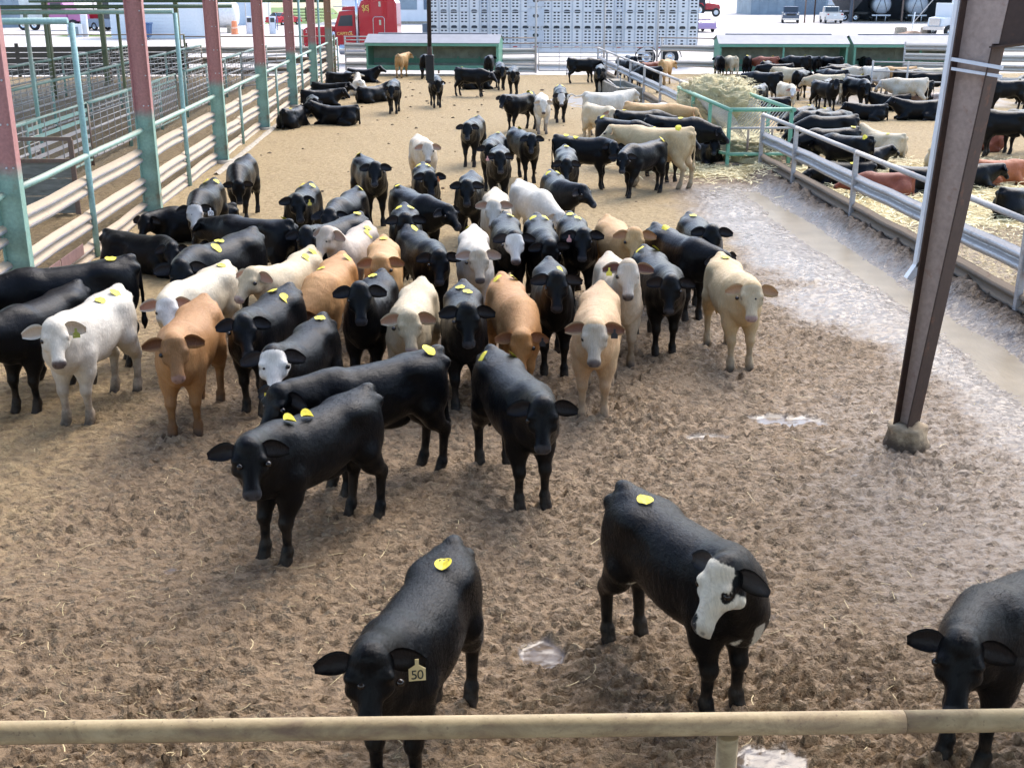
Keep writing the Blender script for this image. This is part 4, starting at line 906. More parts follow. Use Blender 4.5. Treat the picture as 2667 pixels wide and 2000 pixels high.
def farm_tractor(loc, rz, label):
    e = empty('farm_tractor', loc, rz)
    prism([(0.2,1.0),(0.2,1.85),(0.6,1.98),(2.3,1.75),(2.5,1.35),(2.4,0.95)], -0.45, 0.45, 'hood', red, e, 0.08)
    prism([(-1.2,1.2),(-1.1,2.9),(0.15,2.95),(0.3,1.8),(0.2,1.1)], -0.7, 0.7, 'cab', M['glass'], e, 0.03)
    prism([(-1.35,2.92),(-1.3,3.12),(0.25,3.12),(0.3,2.95)], -0.8, 0.8, 'roof', red, e, 0.03)
    g = MB(); g.box((0.6, 0, 0.95), (3.2, 0.5, 0.5)); g.obj('chassis', M['black'], e)
    for s in (-1, 1):
        wheel(e, (-0.7, s*1.0, 0.95), 0.95, 0.5); wheel(e, (1.9, s*0.9, 0.62), 0.62, 0.36, rim=M['white_metal'])
        prism([(-1.5,1.5),(-1.2,1.95),(-0.2,1.95),(0.1,1.6),(0,1.55),(-0.3,1.85),(-1.1,1.85),(-1.4,1.5)], s*0.75, s*1.25, 'fender', red, e)
    g = MB(); g.tube([(0.9, 0.3, 1.8), (0.9, 0.3, 2.8)], 0.05, 8); g.obj('exhaust', M['black'], e)
    return tag(e, label, 'tractor')
farm_tractor((38.6, 183.5, -0.09), R(-12), 'red farm tractor parked by the grey shed')
def wall_building(name, loc, rz, L, D, H, mat, label, cat='building', ribs=None, parts=()):
    e = empty(name, loc, rz)
    g = MB(); g.box((L/2, D/2, H/2), (L, D, H)); g.obj('wall', mat, e)
    if ribs:
        for i in range(int(L/ribs)+1): g = MB(); g.box((i*ribs, -0.02, H/2), (0.06, 0.05, H)); g.obj('seam', mat, e)
    g = MB(); g.box((L/2, D/2, H+0.1), (L+0.8, D+0.8, 0.15)); g.obj('roof', M['tin'], e)
    for nm, c_, d_, m_ in parts: g = MB(); g.box(c_, d_); g.obj(nm, m_, e)
    return tag(e, label, cat)
wpaint = plain('white_metal_wall', (0.74,0.75,0.78), 0.6, noise=0.06, scale=0.6); cream = plain('cream_metal_wall', (0.60,0.57,0.42), 0.6, noise=0.08, scale=0.6); bluegrey = plain('blue_grey_metal_wall', (0.24,0.30,0.35), 0.6, noise=0.15, scale=0.7)
wall_building('white_building', (-12.6, 149, -0.09), 0, 26.0, 12, 6, wpaint, 'white metal building behind the red truck', ribs=1.6, parts=(('roller_door', (7.0, -0.03, 3.9), (4.0, 0.06, 4.5), bluegrey), ('roller_door', (11.6, -0.03, 3.9), (3.6, 0.06, 4.5), plain('dark_blue_door', (0.10,0.14,0.20), 0.5)), ('base_course', (13, -0.04, 0.15), (26, 0.06, 0.3), M['concrete'])))
wall_building('white_building', (-27.5, 146, -0.09), 0, 5.4, 10, 5, plain('pale_blue_white_wall', (0.62,0.68,0.74), 0.5, noise=0.06), 'pale blue-white building left of the red car', ribs=0.9)
e = empty('siding_shed', (-29.2, 108, -0.09))
for i in range(16): g = MB(); g.box((4.0, -0.015*(i % 1), 0.14+0.28*i), (8.0, 0.05, 0.265)); o = g.obj('siding_board', M['white_metal'], e); o.rotation_euler = (R(-2.5), 0, 0)
g = MB(); g.box((4, 2.2, 2.2), (7.95, 4.2, 4.4)); g.obj('wall', wpaint, e); g = MB(); g.box((8.05, 0.05, 2.2), (0.14, 0.2, 4.5)); g.obj('corner_trim', M['white_metal'], e); g = MB(); g.box((4, 2, 4.7), (8.6, 5, 0.15)); g.obj('roof', M['tin'], e)
tag(e, 'white clapboard shed beyond the alley pens', 'shed')
wall_building('metal_shed', (49, 196, -0.09), 0, 13.5, 10, 6, bluegrey, 'blue-grey metal shed behind the red tractor', ribs=1.4, parts=(('sliding_door', (9.6, -0.05, 1.6), (5.0, 0.08, 3.2), plain('slate_door', (0.17,0.22,0.27), 0.6)),))
wall_building('metal_shed', (62.8, 197, -0.09), 0, 15, 10, 6, cream, 'cream metal shed behind the plastic tank cages', ribs=1.2)
# open-fronted shed with tank trailers
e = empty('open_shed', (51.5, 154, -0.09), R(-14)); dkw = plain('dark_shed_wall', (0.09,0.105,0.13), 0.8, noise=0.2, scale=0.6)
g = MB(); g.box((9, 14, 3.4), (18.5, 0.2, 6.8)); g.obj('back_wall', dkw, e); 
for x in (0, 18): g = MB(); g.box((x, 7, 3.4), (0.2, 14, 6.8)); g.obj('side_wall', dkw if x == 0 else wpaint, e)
g = MB(); g.box((9, 6.5, 6.9), (19.5, 16, 0.15)); g.obj('roof', M['tin'], e); g = MB(); g.box((9, 6.9, 0.03), (17.8, 13.6, 0.05)); g.obj('floor', M['concrete'], e)
for x in (0.1, 6.2, 12.2): g = MB(); g.box((x, 0.2, 3.4), (0.2, 0.2, 6.8)); g.obj('post', M['rusty'], e)
tag(e, 'open-fronted dark shed with tank trailers inside', 'shed')
wall_building('white_building', (63.5, 139.5, -0.09), R(-8), 12, 10, 6, wpaint, 'white building with red corner trim beside the open shed', parts=(('corner_trim', (0.05, -0.06, 3), (0.22, 0.1, 6), plain('dull_red_trim', (0.36,0.10,0.10), 0.6)),))
def tank_trailer(loc, rz, label, r=1.15, L=6.0):
    e = empty('tank_trailer', loc, rz); t_ = plain('dull_tank_metal', (0.46,0.49,0.53), 0.4, metal=0.3, noise=0.1)
    g = MB(); g.lathe([(0,-L/2-0.25),(r*0.5,-L/2-0.2),(r*0.85,-L/2-0.08),(r,-L/2+0.05),(r,L/2),(r*0.8,L/2+0.15),(0,L/2+0.2)], (0,0,2.05), 28, 'x'); g.obj('tank', t_, e)
    g = MB(); g.box((0, 0, 0.92), (L+0.6, 0.7, 0.16)); g.obj('frame', M['black'], e); g = MB(); g.box((-L/2-0.35, 0, 0.78), (0.12, 2.3, 0.16)); g.obj('rear_bumper', M['white_metal'], e)
    for s in (-0.55, 0.55): g = MB(); g.tube([(-L/2-0.3, s, 0.05), (-L/2-0.3, s, 0.85)], 0.05, 8); g.obj('landing_leg', M['white_metal'], e)
    g = MB()
    for s in (-1, 1): g.tube([(-L/2-0.28, s*0.15, 2.9), (-L/2-0.28, s*0.75, 1.0)], 0.03, 6)
    g.obj('hose', M['black'], e)
    for x in (-1.6, -0.5):
        for s in (-1, 1): wheel(e, (x, s*0.95, 0.48), 0.48, 0.3)
    return tag(e, label, 'tank trailer', 'tank trailers in the open shed')
tank_trailer((56.3, 157.6, -0.06), R(76), 'rounded steel tank trailer in the shed, left of two'); tank_trailer((60.6, 156.6, -0.06), R(76), 'rounded steel tank trailer in the shed, right of two', 1.3)
e = empty('hopper_trailer', (51.9, 157.5, -0.06), R(-14)); g = MB(); q = [(-2.6,-1.2,3.6),(2.6,-1.2,3.6),(2.6,1.2,3.6),(-2.6,1.2,3.6),(-1.0,-0.5,1.35),(1.0,-0.5,1.35),(1.0,0.5,1.35),(-1.0,0.5,1.35)]
g.v = q; g.f = [(0,3,2,1),(4,5,6,7),(0,1,5,4),(1,2,6,5),(2,3,7,6),(3,0,4,7)]; g.sm = [False]*6; g.obj('hopper', plain('brown_grey_hopper', (0.13,0.12,0.12), 0.7), e); g = MB(); g.box((0, -0.9, 1.0), (5.4, 0.15, 0.3)); g.obj('frame', M['black'], e)
for x in (-0.2, 1.2): wheel(e, (x, -0.95, 0.5), 0.5)
tag(e, 'dark grain hopper trailer at the left end of the open shed', 'hopper trailer')
k = 0
for j in range(2):
    for i in range(3):
        e = empty('tank_cage', (60.4+1.75*i, 190.0, -0.09+1.3*j)); g = MB(); g.box((0, 0, 0.72), (1.25, 1.0, 1.05)); g.obj('bottle', plain('milky_plastic', (0.62,0.70,0.78), 0.5, noise=0.06), e, bevel=0.1)
        g = MB()
        for z in (0.3, 0.55, 0.8, 1.05): g.box((0, 0, z), (1.33, 1.08, 0.03))
        for x in (-0.62, -0.2, 0.2, 0.62): g.box((x, -0.54, 0.7), (0.03, 0.03, 1.15))
        g.obj('cage', M['galv_far'], e); g = MB(); g.box((0, 0, 0.08), (1.3, 1.05, 0.15)); g.obj('pallet', M['ply'], e)
        tag(e, ['lower', 'upper'][j] + ' ' + ['left', 'middle', 'right'][i] + ' caged white plastic tank by the cream shed', 'tank', 'caged plastic tanks'); k += 1
for k, (x, y, lab, m_) in enumerate(((44.6, 151.0, 'rusty pole beside the dark blue pickup', 'rusty'), (46.1, 152.0, 'dark pole left of the white pickup', 'dark_steel'), (34.5, 176.0, 'slim pole in front of the red tractor', 'pipe_grey'))):
    o = pipe(None, (x, y, -0.1), (x, y, 7), 0.09, M[m_], 'pole'); tag(o, lab, 'pole', 'yard poles')
e = empty('guy_post', (46.2, 119.5, -0.09)); pipe(e, (0, 0, 0), (0.15, 0, 1.9), 0.06, M['white_metal'], 'post'); pipe(e, (0.1, 0, 0.9), (3.2, 1.5, 4.0), 0.04, M['pipe_grey'], 'guy_rod'); tag(e, 'white post with a slanting rod near the open shed', 'post')
for k, x in enumerate((41.2, 43.6)):
    g = MB(); g.box((0, 0, 0.36), (0.95, 0.6, 0.8)); g.box((0, 0, 0.78), (0.8, 0.5, 0.06)); o = g.obj('concrete_block', M['concrete'], None, (x, 109.2, -0.09), bevel=0.03); tag(o, ['grey concrete block on the dirt heap', 'grey concrete block beside the white truck'][k], 'block', 'concrete blocks in the yard')
# white work truck at right
e = empty('work_truck', (46.2, 108.5, -0.09), R(205)); wp = paint('truck_white_paint', (0.66,0.68,0.70))
prism([(0,0.9),(0,2.0),(0.5,2.85),(1.9,2.9),(1.9,0.9)], -1.1, 1.1, 'cab', wp, e, 0.06); prism([(1.9,0.9),(1.9,1.75),(2.9,1.65),(3.0,0.9)], -0.9, 0.9, 'hood', wp, e, 0.08); g = MB(); g.box((-2.5, 0, 2.0), (4.8, 2.3, 2.3)); g.obj('box_body', wp, e, bevel=0.03)
g = MB(); g.box((1.0, 1.11, 2.25), (1.1, 0.02, 0.7)); g.box((1.0, -1.11, 2.25), (1.1, 0.02, 0.7)); g.obj('window', M['glass'], e); g = MB(); g.box((3.02, 0, 1.3), (0.06, 1.2, 0.6)); g.obj('grille', M['chrome'], e); g = MB(); g.box((3.1, 0, 0.75), (0.2, 2.2, 0.3)); g.obj('bumper', M['chrome'], e)
for x in (2.2, -3.0):
    for s in (-1, 1): wheel(e, (x, s*0.95, 0.52), 0.52, 0.3)
tag(e, 'white work truck half hidden behind the tapered column', 'truck')
# left yard: tank, fuel pumps, barrel, bin, machines
e = empty('fuel_tank', (-22.6, 121.5, -0.09)); g = MB(); g.lathe([(0,-2.2),(0.9,-2.15),(1.25,-1.9),(1.3,-1.6),(1.3,1.6),(1.25,1.9),(0.9,2.15),(0,2.2)], (0,0,1.75), 26, 'x'); g.obj('tank', plain('white_tank_paint', (0.72,0.72,0.72), 0.4), e)
for x in (-1.3, 1.3): g = MB(); g.box((x, 0, 0.35), (0.3, 2.0, 0.7)); g.obj('saddle', M['concrete'], e)
tag(e, 'white cylindrical fuel tank behind the second red column', 'fuel tank')
for k, x in enumerate((-18.9, -16.7)):
    e = empty('fuel_pump', (x, 118.5, -0.09)); g = MB(); g.box((0, 0, 0.8), (0.55, 0.45, 1.6)); g.obj('cabinet', plain('white_pump_paint', (0.62,0.66,0.72), 0.4), e, bevel=0.03); g = MB(); g.box((0, -0.24, 1.25), (0.4, 0.02, 0.4)); g.obj('display', M['glass'], e)
    g = MB(); g.tube([(0.32, -0.1, 1.9), (0.5, -0.2, 1.2), (0.42, -0.2, 0.3), (0.3, -0.2, 0.5), (0.32, -0.2, 1.3)], 0.035, 8); g.obj('hose', plain('blue_hose', (0.05,0.16,0.32), 0.5), e); g = MB(); g.tube([(-0.3, 0, 0), (-0.3, 0, 3.2)], 0.05, 8); g.obj('mast', M['pipe_grey'], e)
    tag(e, ['white fuel pump with blue hose next to the orange barrel', 'white fuel pump with blue hose behind the third column'][k], 'fuel pump', 'fuel pumps')
e = empty('traffic_barrel', (-20.1, 117.0, -0.09)); g = MB(); g.lathe([(0.36,0),(0.36,0.08),(0.31,0.1),(0.31,0.42),(0.285,0.45),(0.285,0.8),(0.26,0.83),(0.26,1.15),(0.2,1.22),(0,1.22)], (0,0,0), 20); g.obj('drum', plain('orange_plastic', (0.75,0.24,0.10), 0.5), e)
g = MB(); g.lathe([(0.288,0.5),(0.29,0.5),(0.29,0.68),(0.288,0.68)], (0,0,0), 20); g.obj('band', plain('pale_orange_band', (0.85,0.5,0.36), 0.4), e); tag(e, 'orange traffic barrel beside the fuel pumps', 'barrel')
e = empty('wheelie_bin', (-25.9, 106.0, -0.09)); g = MB(); q = [(-0.5,-0.5,0.2),(0.5,-0.5,0.2),(0.5,0.5,0.2),(-0.5,0.5,0.2),(-0.62,-0.6,1.25),(0.62,-0.6,1.25),(0.62,0.6,1.25),(-0.62,0.6,1.25)]
g.v = q; g.f = [(0,3,2,1),(4,5,6,7),(0,1,5,4),(1,2,6,5),(2,3,7,6),(3,0,4,7)]; g.sm = [False]*6; bl = plain('blue_bin_plastic', (0.06,0.13,0.28), 0.5); g.obj('tub', bl, e, bevel=0.03); g = MB(); g.box((0, 0, 1.32), (1.35, 1.3, 0.12)); g.obj('lid', bl, e, bevel=0.03)
g = MB(); g.box((0.1, -0.585, 1.02), (0.4, 0.015, 0.15)); g.obj('sticker', M['white_metal'], e, None, None)
for x in (-0.4, 0.4): wheel(e, (x, -0.35, 0.1), 0.1, 0.06)
tag(e, 'blue wheeled rubbish bin in front of the clapboard shed', 'bin')
e = empty('cooling_unit', (-33.4, 112.0, -0.09)); g = MB(); g.box((0, 0, 0.55), (1.3, 0.9, 1.1)); g.obj('case', M['white_metal'], e, bevel=0.03); g = MB(); g.box((-0.1, -0.46, 0.5), (0.9, 0.02, 0.75)); g.obj('grille', plain('grey_louvre', (0.20,0.26,0.28), 0.6), e); g = MB(); g.box((0.75, 0.3, 0.95), (0.5, 0.5, 1.9)); g.obj('cabinet', M['white_metal'], e, bevel=0.02)
tag(e, 'white cooling unit with grey grille beyond the plank fence', 'cooling unit')
mag = paint('magenta_paint', (0.40,0.13,0.30)); yel = plain('yellow_machine_paint', (0.62,0.45,0.08), 0.5)
e = empty('magenta_truck', (-40.6, 129.5, -0.09), R(-15)); prism([(-0.2,0.9),(-0.2,2.9),(1.6,2.9),(2.0,2.0),(2.0,0.9)], -1.1, 1.1, 'cab', mag, e, 0.08); prism([(2.0,0.9),(2.0,1.8),(3.4,1.65),(3.5,0.9)], -0.95, 0.95, 'hood', mag, e, 0.08); g = MB(); g.box((0.9, -1.12, 2.35), (1.2, 0.02, 0.7)); g.obj('window', M['glass'], e); g = MB(); g.box((-2.2, 0, 1.0), (4.2, 1.0, 0.35)); g.obj('chassis', M['black'], e); g = MB(); g.tube([(-0.4, -0.9, 1), (-0.4, -0.9, 3.6)], 0.08, 8); g.obj('exhaust_stack', M['chrome'], e)
for x in (2.6, -1.8, -3.1): wheel(e, (x, -0.95, 0.55), 0.55, 0.35)
tag(e, 'magenta truck cab beyond the alley pens at far left', 'truck')
farm_tractor((-36.3, 131.5, -0.09), R(-150), 'red tractor next to the magenta truck at far left')
e = empty('yellow_loader', (-34.8, 135, -0.09), R(10)); prism([(-1.5,0.9),(-1.5,2.0),(1.2,2.0),(1.6,0.9)], -0.9, 0.9, 'body', yel, e, 0.05); prism([(-0.8,2.0),(-0.7,3.3),(0.5,3.3),(0.7,2.0)], -0.7, 0.7, 'cab', M['glass'], e)
for s in (-1, 1): g = MB(); g.tube([(-0.8, s*0.95, 2.3), (1.2, s*0.95, 2.9), (2.8, s*0.95, 1.4)], 0.13, 8); g.obj('arm', yel, e)
prism([(2.6,0.9),(2.6,1.7),(3.0,1.8),(3.6,1.0)], -1.2, 1.2, 'bucket', yel, e)
for x in (-1.0, 1.1): 
    for s in (-1, 1): wheel(e, (x, s*0.95, 0.6), 0.6, 0.4)
tag(e, 'yellow loader with raised arms at far left', 'loader')
wall_building('metal_shed', (-62, 138, -0.09), 0, 15, 10, 6, bluegrey, 'blue-grey shed at the far left edge', ribs=1.2)
wall_building('dark_barn', (-39.5, 150, -0.09), 0, 8, 10, 6, plain('dark_green_grey_wall', (0.14,0.19,0.19), 0.7, noise=0.15), 'dark barn behind the first red column', parts=(('corner_trim', (5.8, -0.06, 3), (0.4, 0.1, 6), plain('pink_red_trim', (0.5,0.16,0.14), 0.6)),))
for k, (x, y, z, r_) in enumerate(((-44.4, 109.5, 0.5, 0.62), (-46.0, 110.0, 0.55, 0.65), (-45.2, 110.2, 1.35, 0.6))):
    e = empty('stacked_tyre', (x, y, z-0.09)); g = MB(); g.lathe([(r_*0.5,-0.28),(r_*0.85,-0.3),(r_,-0.2),(r_,0.2),(r_*0.85,0.3),(r_*0.5,0.28),(r_*0.5,-0.28)], (0,0,0), 20, 'y'); g.obj('tread', plain('dusty_tyre', (0.16,0.16,0.17), 0.9), e); g = MB(); g.lathe([(0,0.1),(r_*0.5,0.1),(r_*0.52,-0.1)], (0,0,0), 16, 'y'); g.obj('rim', M['rusty'], e)
    tag(e, ['big dusty tyre leaning at far left, nearest', 'big dusty tyre leaning at far left, outermost', 'big dusty tyre on top of the others at far left'][k], 'tyre', 'old tyres at far left')
e = empty('field_gate', (-20.0, 152.5, 0.1), R(6))
for z in (0.4, 0.75, 1.1, 1.45): pipe(e, (0, 0, z), (5.2, 0, z), 0.05, M['dark_steel'], 'rail')
for x in (0, 2.6, 5.2): pipe(e, (x, 0, 0), (x, 0, 1.7), 0.07, M['dark_steel'], 'post')
tag(e, 'dark field gate on the green bank behind the red car', 'gate')
# ------------------------------------------------------------------ cattle: one continuous body each, grown as a blended field and skinned
def surface_nets(V, org, h):
    S = V < 0
    c = [S[:-1,:-1,:-1], S[1:,:-1,:-1], S[:-1,1:,:-1], S[1:,1:,:-1], S[:-1,:-1,1:], S[1:,:-1,1:], S[:-1,1:,1:], S[1:,1:,1:]]
    cnt = sum(x.astype(np.int8) for x in c)
    act = (cnt > 0) & (cnt < 8)
    I = np.argwhere(act); n = len(I)
    off = np.array([(0,0,0),(1,0,0),(0,1,0),(1,1,0),(0,0,1),(1,0,1),(0,1,1),(1,1,1)])
    vals = np.stack([V[I[:,0]+o[0], I[:,1]+o[1], I[:,2]+o[2]] for o in off], 1)
    acc = np.zeros((n, 3)); w = np.zeros(n)
    for a, b in ((0,1),(2,3),(4,5),(6,7),(0,2),(1,3),(4,6),(5,7),(0,4),(1,5),(2,6),(3,7)):
        va, vb = vals[:,a], vals[:,b]; m = (va < 0) != (vb < 0)
        t = np.where(m, va/np.where(m, va-vb, 1), 0)
        p = off[a] + t[:,None]*(off[b]-off[a]); acc[m] += p[m]; w[m] += 1
    P = (I + acc/w[:,None])*h + org
    idx = -np.ones(act.shape, np.int32); idx[act] = np.arange(n)
    F = []
    for ax in range(3):
        sl0 = [slice(None)]*3; sl1 = [slice(None)]*3
        sl0[ax] = slice(0, -1); sl1[ax] = slice(1, None)
        A = S[tuple(sl0)]; B = S[tuple(sl1)]
        E = np.argwhere(A != B); u, v = (ax+1) % 3, (ax+2) % 3
        E = E[(E[:,u] > 0) & (E[:,v] > 0) & (E[:,u] < V.shape[u]-1) & (E[:,v] < V.shape[v]-1)]
        du = np.zeros(3, int); du[u] = 1; dv = np.zeros(3, int); dv[v] = 1
        g = lambda q: idx[q[:,0], q[:,1], q[:,2]]
        q = np.stack([g(E-du-dv), g(E-dv), g(E), g(E-du)], 1)
        flip = ~A[E[:,0], E[:,1], E[:,2]]
        q[flip] = q[flip][:, ::-1]
        F.append(q)
    F = np.concatenate(F); F = F[(F >= 0).all(1)]
    return P, F

class Field:
    def __init__(s, lo, hi, h):
        s.h = h; s.org = np.array(lo, float); n = np.ceil((np.array(hi)-s.org)/h).astype(int)+1
        s.ax = [(s.org[i]+np.arange(n[i])*h).astype(np.float32) for i in range(3)]
        s.V = np.full(tuple(n), 0.3, np.float32)
    def sub(s, lo, hi):
        sl = []
        for i in range(3):
            a = max(0, int((lo[i]-s.org[i])/s.h)-1); b = min(len(s.ax[i]), int((hi[i]-s.org[i])/s.h)+2)
            sl.append(slice(a, max(b, a)))
        x = s.ax[0][sl[0]][:,None,None]; y = s.ax[1][sl[1]][None,:,None]; z = s.ax[2][sl[2]][None,None,:]
        return tuple(sl), x, y, z
    def merge(s, sl, d, k, cut=False):
        a = s.V[sl]
        if cut:
            hh = np.clip(0.5 - 0.5*(d + a)/k, 0, 1); s.V[sl] = a + (-d - a)*hh + k*hh*(1-hh)
        else:
            hh = np.clip(0.5 + 0.5*(d - a)/k, 0, 1); s.V[sl] = d + (a - d)*hh - k*hh*(1-hh)
    def cone(s, a, b, ra, rb, k=0.04):
        a = np.array(a, float); b = np.array(b, float); pad = max(ra, rb)+k+2*s.h
        sl, x, y, z = s.sub(np.minimum(a, b)-pad, np.maximum(a, b)+pad)
        ba = b-a; L = max(float(ba@ba), 1e-9)
        px, py, pz = x-a[0], y-a[1], z-a[2]
        t = np.clip((px*ba[0]+py*ba[1]+pz*ba[2])/L, 0, 1)
        d = np.sqrt((px-t*ba[0])**2+(py-t*ba[1])**2+(pz-t*ba[2])**2) - (ra+t*(rb-ra))
        s.merge(sl, d, k)
    def chain(s, pts, k=0.04):
        for (p, r), (q, r2) in zip(pts[:-1], pts[1:]): s.cone(p, q, r, r2, k)
    def ell(s, c, r, k=0.05, cut=False):
        c = np.array(c, float); r = np.array(r, float)
        sl, x, y, z = s.sub(c-r-k-2*s.h, c+r+k+2*s.h)
        a, b, e = (x-c[0])/r[0], (y-c[1])/r[1], (z-c[2])/r[2]
        k0 = np.sqrt(a*a+b*b+e*e)+1e-6; k1 = np.sqrt((a/r[0])**2+(b/r[1])**2+(e/r[2])**2)+1e-6
        s.merge(sl, k0*(k0-1)/k1, k, cut)
    def loft(s, O, A, Lv, U, st, k=0.05, e=2.0, cfrac=0.5):
        """st rows: t, top, bottom, half width; frame O + t*A + l*L + u*U"""
        st = np.array(st, float); t0, t1 = st[0,0], st[-1,0]
        O = np.array(O, float); cs = []
        m = st[:,3].max()+0.02; ut, ub = st[:,1].max(), st[:,2].min()
        for t in (t0, t1):
            for l in (-m, m):
                for u in (ub, ut): cs.append(O + t*A + l*Lv + u*U)
        cs = np.array(cs); sl, x, y, z = s.sub(cs.min(0)-k-2*s.h, cs.max(0)+k+2*s.h)
        px, py, pz = x-O[0], y-O[1], z-O[2]
        t = (px*A[0]+py*A[1]+pz*A[2]); l = px*Lv[0]+py*Lv[1]+pz*Lv[2]; u = px*U[0]+py*U[1]+pz*U[2]
        tt = np.clip(t, t0, t1)
        top = np.interp(tt, st[:,0], st[:,1]); bot = np.interp(tt, st[:,0], st[:,2]); hw = np.interp(tt, st[:,0], st[:,3])
        c = bot + (top-bot)*cfrac; hh = np.where(u > c, top-c, c-bot)+1e-4
        q = (np.abs(l/(hw+1e-4))**e + np.abs((u-c)/hh)**e)**(1/e)
        d = (q-1)*np.minimum(hw, hh)*0.9
        d = np.maximum(d, np.maximum(t-t1, t0-t)).astype(np.float32)
        s.merge(sl, d, k)

EARL = 0.205
def smooth_rows(st, n):
    """resample station rows with a smooth curve"""
    st = np.array(st, float); x = st[:,0]; X = np.linspace(x[0], x[-1], n); out = [X]
    for j in range(1, st.shape[1]):
        y = st[:,j]; m = np.gradient(y, x); i = np.clip(np.searchsorted(x, X)-1, 0, len(x)-2)
        hh = x[i+1]-x[i]; t = (X-x[i])/hh
        out.append((2*t**3-3*t**2+1)*y[i]+(t**3-2*t**2+t)*hh*m[i]+(-2*t**3+3*t**2)*y[i+1]+(t**3-t**2)*hh*m[i+1])
    return np.stack(out, 1)
TORSO = smooth_rows([(-0.715,1.02,0.84,0.05),(-0.67,1.115,0.76,0.125),(-0.60,1.155,0.69,0.185),(-0.48,1.155,0.635,0.212),(-0.32,1.138,0.62,0.228),
    (-0.12,1.125,0.575,0.258),(0.08,1.12,0.545,0.272),(0.26,1.125,0.54,0.256),(0.40,1.135,0.555,0.222),(0.52,1.105,0.565,0.185),(0.62,1.03,0.60,0.145),(0.69,0.93,0.67,0.08)], 40)
HEAD = smooth_rows([(-0.045,0.02,-0.07,0.045),(-0.015,0.05,-0.11,0.085),(0.04,0.064,-0.145,0.114),(0.10,0.062,-0.180,0.121),(0.165,0.048,-0.190,0.106),
    (0.23,0.036,-0.162,0.083),(0.30,0.026,-0.124,0.065),(0.36,0.022,-0.108,0.062),(0.41,0.019,-0.106,0.071),(0.445,0.002,-0.100,0.066),(0.475,-0.030,-0.080,0.036)], 34)

